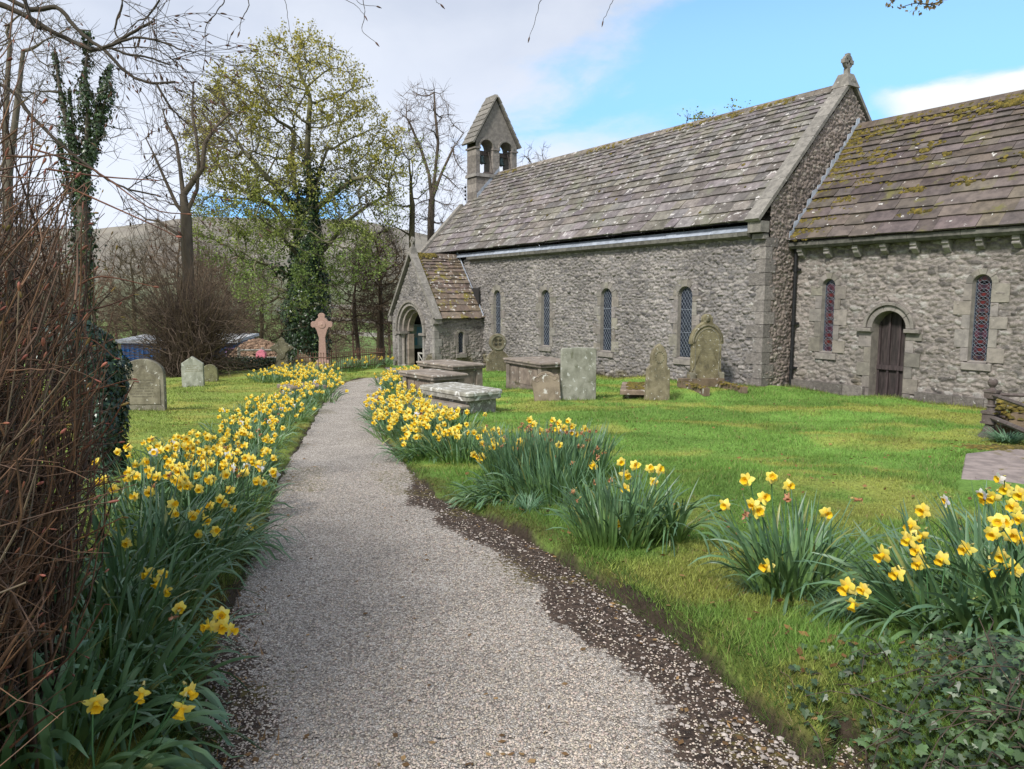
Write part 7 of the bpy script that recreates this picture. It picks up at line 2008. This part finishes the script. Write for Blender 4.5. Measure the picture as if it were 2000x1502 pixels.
    th = g.uniform(0, 2 * pi, n); q = np.sqrt(g.random(n)); P0 = np.stack([.95 * q * np.cos(th), .9 * q * np.sin(th), 0 * q], 1); P0[:, 2] = height(P0[:, 0] + b[0], P0[:, 1] + b[1]) - b[2] + .0 + 2.2 * g.random(n) ** 1.5
    D0 = P0 * [.55, .55, 0] + Z * .8 + g.normal(0, .55, (n, 3))
    P, r, _ = strands(P0, D0, g.uniform(.9, 2.3, n), 8, g, .30, -.012, g.uniform(.005, .012, n), .003)
    root = empty('twiggy_thicket', b, 0, 'dense dark thicket of bare twigs around the forked tree', 'thicket')
    V, Q = tubes(P, r, 3); mk('twigs', V, Q, M['twig'], root, np.repeat(g.uniform(.5, 1.6, (n, 1)) * np.array([1.0, .90, .84]), 24, 0), False)
    n = 500; th = g.uniform(0, 2 * pi, n); P0 = np.stack([.9 * np.cos(th), .9 * np.sin(th), g.uniform(0, 2.5, n)], 1) * g.uniform(0, 1, (n, 1)) ** .5
    P, r, _ = strands(P0, g.normal(0, .5, (n, 3)) + Z, g.uniform(2, 4.3, n), 9, g, .10, .01, g.uniform(.008, .016, n), .004); V, Q = tubes(P, r, 3); mk('stems', V, Q, M['twig'], root, np.repeat(g.uniform(.7, 1.3, (n, 1)) * np.array([1.1, .95, .8]), 27, 0), False)
    # low evergreen hedge along the back of the lawn
    for k, (x0, x1, dd, lab, h) in enumerate(((330, 372, 27.5, 'low dark hedge at the back of the lawn left of the pale pointed headstone', .45), (395, 560, 29.5, 'low brown hedge at the back of the lawn behind the cross headstone', .35))):
        n = 6500; px = g.uniform(x0, x1, n); P = at(x0, 700, dd)[None] * 0 + np.array([at(x, 700, dd) for x in (x0, x1)])[0] + (np.array([at(x, 700, dd) for x in (x0, x1)])[1] - at(x0, 700, dd)) * ((px - x0) / (x1 - x0))[:, None]
        P[:, :2] += g.normal(0, .28, (n, 2)); z0 = height(P[:, 0], P[:, 1]); P[:, 2] = z0 + h * g.random(n) * (1 + .7 * fbm(px / 14, px * 0, 3, 3)); c = np.array([*P[:, :2].mean(0), z0.mean()])
        V, T, C = leaf_cloud(P - c, g, 1, .02, .07); tag(mk('low_hedge', V, T, M['ivy'], None, np.repeat(np.array([1.4, 1.1, .8]) * g.uniform(.4, 1.8, (len(C), 1)), 4, 0), False, loc=tuple(c)), lab, 'hedge')

def build_overhang():
    """boughs reaching in from a tree standing outside the picture on the left"""
    g = np.random.default_rng(55); D_ = 4.2
    base = at(-620, 700, 4.6); base[2] = gz(base[0], base[1])
    root = empty('overhanging_tree', base, 0, 'dark bare boughs and budding twigs reaching across the top left sky', 'tree')
    trunk = [base, at(-600, 200, 4.6), at(-560, -200, 4.5), at(-520, -420, 4.4)]
    mb = MB(); mb.tube(resample(np.array(trunk), 4) - base, np.linspace(.22, .12, 13), 10); 
    chains = [([(-560, -150), (-300, -90), (-90, -30), (0, 8), (45, 28), (90, 55), (140, 80), (178, 96), (212, 90), (255, 66), (298, 42)], 7.5, 2.5),
              ([(-560, -220), (-200, -80), (-20, -20), (60, 18), (110, 14), (140, 45), (165, 70), (205, 100), (240, 135), (270, 155), (305, 163), (342, 160)], 5.5, 2.2),
              ([(305, 163), (330, 205), (345, 222), (362, 238)], 2.6, 1.6), ([(212, 92), (250, 106), (290, 112), (330, 126)], 2.6, 1.6), ([(200, 93), (262, 74), (310, 80), (354, 97)], 2.6, 1.4), ([(200, 96), (260, 92), (305, 96), (335, 115), (362, 116)], 2.4, 1.2),
              ([(-500, 40), (-200, 120), (0, 165), (60, 225), (120, 283), (170, 322), (210, 350), (250, 369), (305, 381)], 4.2, 1.6), ([(250, 369), (275, 352), (295, 343)], 2.2, 1.2), ([(-300, -160), (0, -60), (60, 40), (80, 56)], 4, 2.6),
              ([(-200, -90), (100, -40), (230, -10), (228, 40), (225, 62), (240, 90)], 3, 1.2), ([(100, -60), (300, -20), (290, 30), (270, 40)], 2.6, 1.2), ([(180, -40), (280, 30), (300, 60)], 2, 1),
              ([(200, -90), (360, -60), (435, -10), (425, 20), (402, 52), (402, 90), (398, 128)], 2.4, 1.0), ([(300, -80), (440, -40), (482, -5), (483, 18), (470, 42), (468, 62)], 2.2, 1.0), ([(400, -80), (520, -40), (556, 0), (562, 40), (572, 88)], 1.6, .8),
              ([(420, -90), (660, -60), (705, -8), (712, 30), (708, 60), (733, 82)], 1.8, .8), ([(600, -100), (900, -80), (1046, -20), (1052, 10), (1045, 40), (1034, 72)], 1.8, .8), ([(900, -110), (1120, -70), (1195, -20), (1192, 10), (1178, 40)], 1.8, .8), ([(560, -20), (640, -10), (690, 8), (712, 30)], 1.4, .7), ([(690, -30), (700, 5), (735, 12)], 1.2, .7), ([(850, -20), (852, 2), (860, 8)], 1.2, .7)]
    ends, pts_all = [], []
    for (c, r0, r1) in chains:
        dj = D_ + g.uniform(-.25, .25); P = resample(np.array([at(x, y, dj) for x, y in c]), 5); P[1:-1] += g.normal(0, .0015, P[1:-1].shape)
        tf = .55 if r0 < 2.5 else 1.0; mb.tube(P - base, np.linspace(r0 * tf, r1 * tf, len(P)) * D_ / FPX, 6, (.62, .60, .55)); pts_all.append(P); ends.append((P[-1], norm(P[-1] - P[-2])))
    mb.build('boughs', M['bark'], root, True)
    S, Dd = [], []
    for P in pts_all[:12]:
        k = g.integers(len(P) // 3, len(P), 10); S.append(P[k]); Dd.append(norm(P[k] - P[k - 1]) * .7 + g.normal(0, .5, (10, 3)) + Z * -.12 + R * .3)
    S, Dd = np.concatenate(S), np.concatenate(Dd); n = len(S)
    P1, r1, d1 = strands(S, Dd, g.uniform(.15, .75, n), 9, g, .085, -.03, g.uniform(.0011, .0026, n), .0008)
    V, Q = tubes(P1 - base, r1, 4); C1 = np.full((len(V), 3), .75)
    i = g.integers(0, n, 260); k = g.integers(3, 8, 260); P2, r2, d2 = strands(P1[i, k], norm(P1[i, k] - P1[i, k - 1]) + g.normal(0, .6, (260, 3)), g.uniform(.05, .22, 260), 5, g, .12, -.02, .0014, .0009)
    V2, Q2 = tubes(P2 - base, r2, 3)
    mb = MB(); mb.add(V, Q, C1); mb.add(V2, Q2, np.full((len(V2), 3), .75)); mb.build('twigs', M['twig'], root)
    E = np.concatenate([P2[:, -1], P1[:, -1], np.array([e[0] for e in ends])]); ed = np.concatenate([d2, d1, np.array([e[1] for e in ends])]); kk = g.random(len(E)) < .65; kk[-10:] = True; E, ed = E[kk], ed[kk]
    ed = norm(ed + Z * -.25); Pb = np.stack([E, E + ed * .008, E + ed * .020, E + ed * .034], 1); V, Q = tubes(Pb - base, np.array([.0016, .0046, .0042, .0008])[None] * g.uniform(.7, 1.2, (len(E), 1)), 5)
    mk('buds', V, Q, M['bud'], root, np.repeat(np.array([.35, .45, .40]) * g.uniform(.6, 1.2, (len(E), 1)), 20, 0), True)
    # leafing twig that dips in at the top right
    b2 = at(2500, 500, 6.5); b2[2] = gz(b2[0], b2[1])
    root = empty('budding_tree', b2, 0, 'leafing twig dipping into the sky at the top right corner', 'tree')
    mb = MB(); mb.tube(resample(np.array([b2, at(2500, -100, 6.5), at(2450, -500, 6.4)]), 4) - b2, np.linspace(.16, .08, 9), 8)
    ch = [[(2450, -500), (2150, -300), (1900, -90), (1850, -10), (1820, 8), (1790, 6), (1760, 14)], [(1850, -10), (1835, 5), (1812, 14)], [(1830, -30), (1800, 0), (1786, 22)], [(1900, -90), (1780, -20), (1745, 2), (1735, 10)]]
    for c in ch: P = resample(np.array([at(x, y, 5.2) for x, y in c]), 4); mb.tube(P - b2, np.linspace(.012 if c is ch[0] else .004, .0018, len(P)), 5, (.7, .7, .7))
    mb.build('boughs', M['bark'], root, True)
    P = np.array([at(x + g.normal(0, 5), y + g.normal(0, 4), 5.2) for c in ch for x, y in c[-3:] for _ in range(7)]) - b2
    V, T, C = leaf_cloud(P, g, 1, .008, .028); mk('leaves', V, T, M['spring'], root, np.repeat(np.array([1.1, .8, 1.3]) * g.uniform(.5, 1.0, (len(C), 1)), 4, 0), False)

def build_background():
    g = np.random.default_rng(66)
    def shed(px0, px1, d, h, wall, roof, label, cat, name, depth=3.0, corr=True):
        a, b = at(px0, 700, d), at(px1, 700, d); z = gz(*((a + b) / 2)[:2]); c = (a + b) / 2; L_ = np.linalg.norm(b - a); U = norm(b - a); Bk = F
        root = empty(name, (c[0], c[1], z), 0, label, cat)
        fr = np.stack([U, Bk, Z], 1)
        mb = MB(); mb.box(Bk * depth / 2 + Z * h / 2, (L_, depth, h + .3), fr, (1, 1, 1))
        if corr:
            for k in range(int(L_ / .28)): mb.box(U * (-L_ / 2 + .14 + k * .28) - Bk * .02 + Z * h / 2, (.12, .05, h), fr, (1.5, 1.5, 1.4))
        mb.build('wall', M[wall], root)
        mb = MB(); mb.box(Bk * depth / 2 + Z * (h + .14), (L_ + .4, depth + .5, .16), fr @ rotx(.05), (1, 1, 1)); mb.box(-Bk * .22 + Z * (h + .05), (L_ + .4, .06, .22), fr); mb.build('roof', M[roof], root)
        return root, U, Bk, fr, L_
    zz = gz(*at(300, 700, 44)[:2])
    def hgt(py, d): return at(300, py, d)[2] - zz
    r_, U, Bk, fr, L_ = shed(238, 345, 44, hgt(668, 44), 'blue', 'white', 'blue corrugated shed with a pale roof behind the headstones', 'shed', 'blue_shed')
    r_, U, Bk, fr, L_ = shed(338, 462, 41, 1.95, 'blue', 'white', 'low cabin with a white roof half hidden behind the thicket', 'cabin', 'cabin', corr=False)
    mb = MB(); o = U * (L_ / 2 - .25) + Z * 1.0 - Bk * .04
    for du, dz, w, h in ((-.28, 0, .06, 1.1), (.28, 0, .06, 1.1), (0, .55, .62, .06), (0, -.55, .62, .06), (0, 0.05, .56, .05)): mb.box(o + U * du + Z * dz, (w, .06, h), fr, (.55, .25, .45))
    mb.build('window_frame', M['white'], r_)
    mb = MB(); mb.box(o - Bk * -.01, (.52, .03, 1.04), fr); mb.build('window_pane', M['glass'], r_)
    # heap of dead leaves and the rail before it
    b = at(505, 715, 36); b[2] = gz(b[0], b[1]); mb = MB(); n = 1400; th = g.uniform(0, 2 * pi, n); q = np.sqrt(g.random(n)); P = np.stack([1.7 * q * np.cos(th), 1.1 * q * np.sin(th), 1.25 * (1 - q ** 2) + .05], 1); P = P @ np.stack([R, F, Z])
    root = empty('leaf_heap', b, 0, 'mound of brown dead leaves and cuttings behind the lawn', 'compost heap'); lumps(mb, P, np.array([0, 0, 1.]), g.uniform(.08, .2, n), g, .8); mb.build('cuttings', M['heap'], root)
    a, b_ = at(468, 722, 32), at(560, 718, 32.5); a[2] = gz(*a[:2]); b_[2] = gz(*b_[:2])
    root = empty('wooden_fence', a, 0, 'short weathered wooden rail fence in front of the leaf heap', 'fence'); mb = MB()
    for t in np.linspace(0, 1, 3): p = a * (1 - t) + b_ * t; mb = MB(); mb.box(p - a + Z * .4, (.1, .1, 1.0)); mb.build('post', M['drystone'], root)
    for h in (.45, .78): mb = MB(); mb.tube([Z * h, b_ - a + Z * h], .045, 4); mb.build('rail', M['drystone'], root)
    p = at(511, 713, 31.6); p[2] = gz(*p[:2]); mb = MB(); mb.box((0, 0, .35), (.05, .05, .7), col=(.5, .4, .4))
    root = empty('pink_marker', p, 0, 'small bright pink box on a stake by the rail fence', 'marker post'); mb.build('stake', M['drystone'], root)
    mb = MB(); mb.prism([(-.20, 0), (.20, 0), (.20, .26), (.12, .36), (0, .42), (-.12, .36), (-.20, .26)], (0, 0, .38), R, Z, -F, -.1, .1, bev=.02); mb.build('box', M['pink'], root)
    # field walls across the valley
    for k, (y, x0, x1, lab) in enumerate(((629, 560, 800, 'nearest pale drystone wall crossing the valley fields'), (604, 540, 820, 'middle drystone wall crossing the valley fields'), (655, 600, 760, 'low drystone wall just beyond the churchyard trees'))):
        P = []
        for x in np.linspace(x0, x1, 14): q = gpx(x, y + 3 * math.sin(x / 37.)); P.append(q)
        P = np.array(P); w = .8 + .0008 * np.linalg.norm(P[0]); s = max(.5, np.linalg.norm(P[0]) / 260)
        mb = MB()
        for p, q in zip(P[:-1], P[1:]):
            v = norm((q - p) * [1, 1, 0]); nn = np.array([-v[1], v[0], 0]); pts = [p - nn * .3 - Z * .3, q - nn * .3 - Z * .3, q - nn * .2 + Z * 1.2 * s, p - nn * .2 + Z * 1.2 * s, p + nn * .3 - Z * .3, q + nn * .3 - Z * .3, q + nn * .2 + Z * 1.2 * s, p + nn * .2 + Z * 1.2 * s]
            mb.add(np.array(pts) - P[0], np.array([[0, 1, 2, 3], [5, 4, 7, 6], [3, 2, 6, 7]]))
        o = mb.build('field_wall', M['drystone'], None); o.location = P[0]; tag(o, lab, 'drystone wall')
    # tufts by the railing and along the church foot
    pc = gpx(1931, 856)
    def tb(px, py): p = gpx(px, py); p[2] = sz(p[0], p[1]); return p
    tuft('straw_tuft', tb(1985, 840) + Z * .30, 160, .22, .16, 1, 'straw', 'pale dead grass tuft caught on the iron railing', 'dry grass', droop=1.4)
    tuft('weed_clump', tb(1965, 868), 260, .22, .28, 2, 'leafstrap', 'leafy green weeds at the foot of the iron railing', 'weeds', w=.010, colr=(.8, 1.5))
    tuft('dry_grass_tuft', tb(1952, 885), 160, .12, .25, 3, 'straw', 'dry grass tuft lying at the edge of the flat slab', 'dry grass', droop=1.3)
    tuft('dry_grass_tuft', tb(1440, 768), 90, .2, .2, 6, 'straw', 'dry grass tuft at the foot of the tallest headstone', 'dry grass', droop=1.2)
    for k, (px, py) in enumerate([(1030, 1015), (1145, 1035)]):
        tuft('grass_tussock', tb(px, py), 170, .20, .20, 10 + k, 'leafstrap', ['long grass tussock at the left foot of the biggest daffodils', 'long grass tussock between the biggest daffodils and the star blooms'][k], 'grass tuft', w=.0025, colr=(1.0, 1.7))
    for k, (px, py) in enumerate([(1650, 1260), (1740, 1230), (1600, 1200), (1480, 1190)]):
        tuft('grass_tussock', tb(px, py), 240, .17, .16, 20 + k, 'leafstrap', ['long grass tussock right of the lone daffodil clump', 'long grass tussock under the drooping right edge leaves', 'long grass tussock at the right foot of the lone clump', 'long grass tussock at the left foot of the lone clump'][k], 'grass tuft', w=.0018, colr=(.7, 1.4))

build_ground(); build_path(); build_church(); build_graves()
build_gravel(); build_grass(); build_background(); build_trees(); build_debris(); build_ivy(); build_shrub(); build_overhang(); build_daffodils()
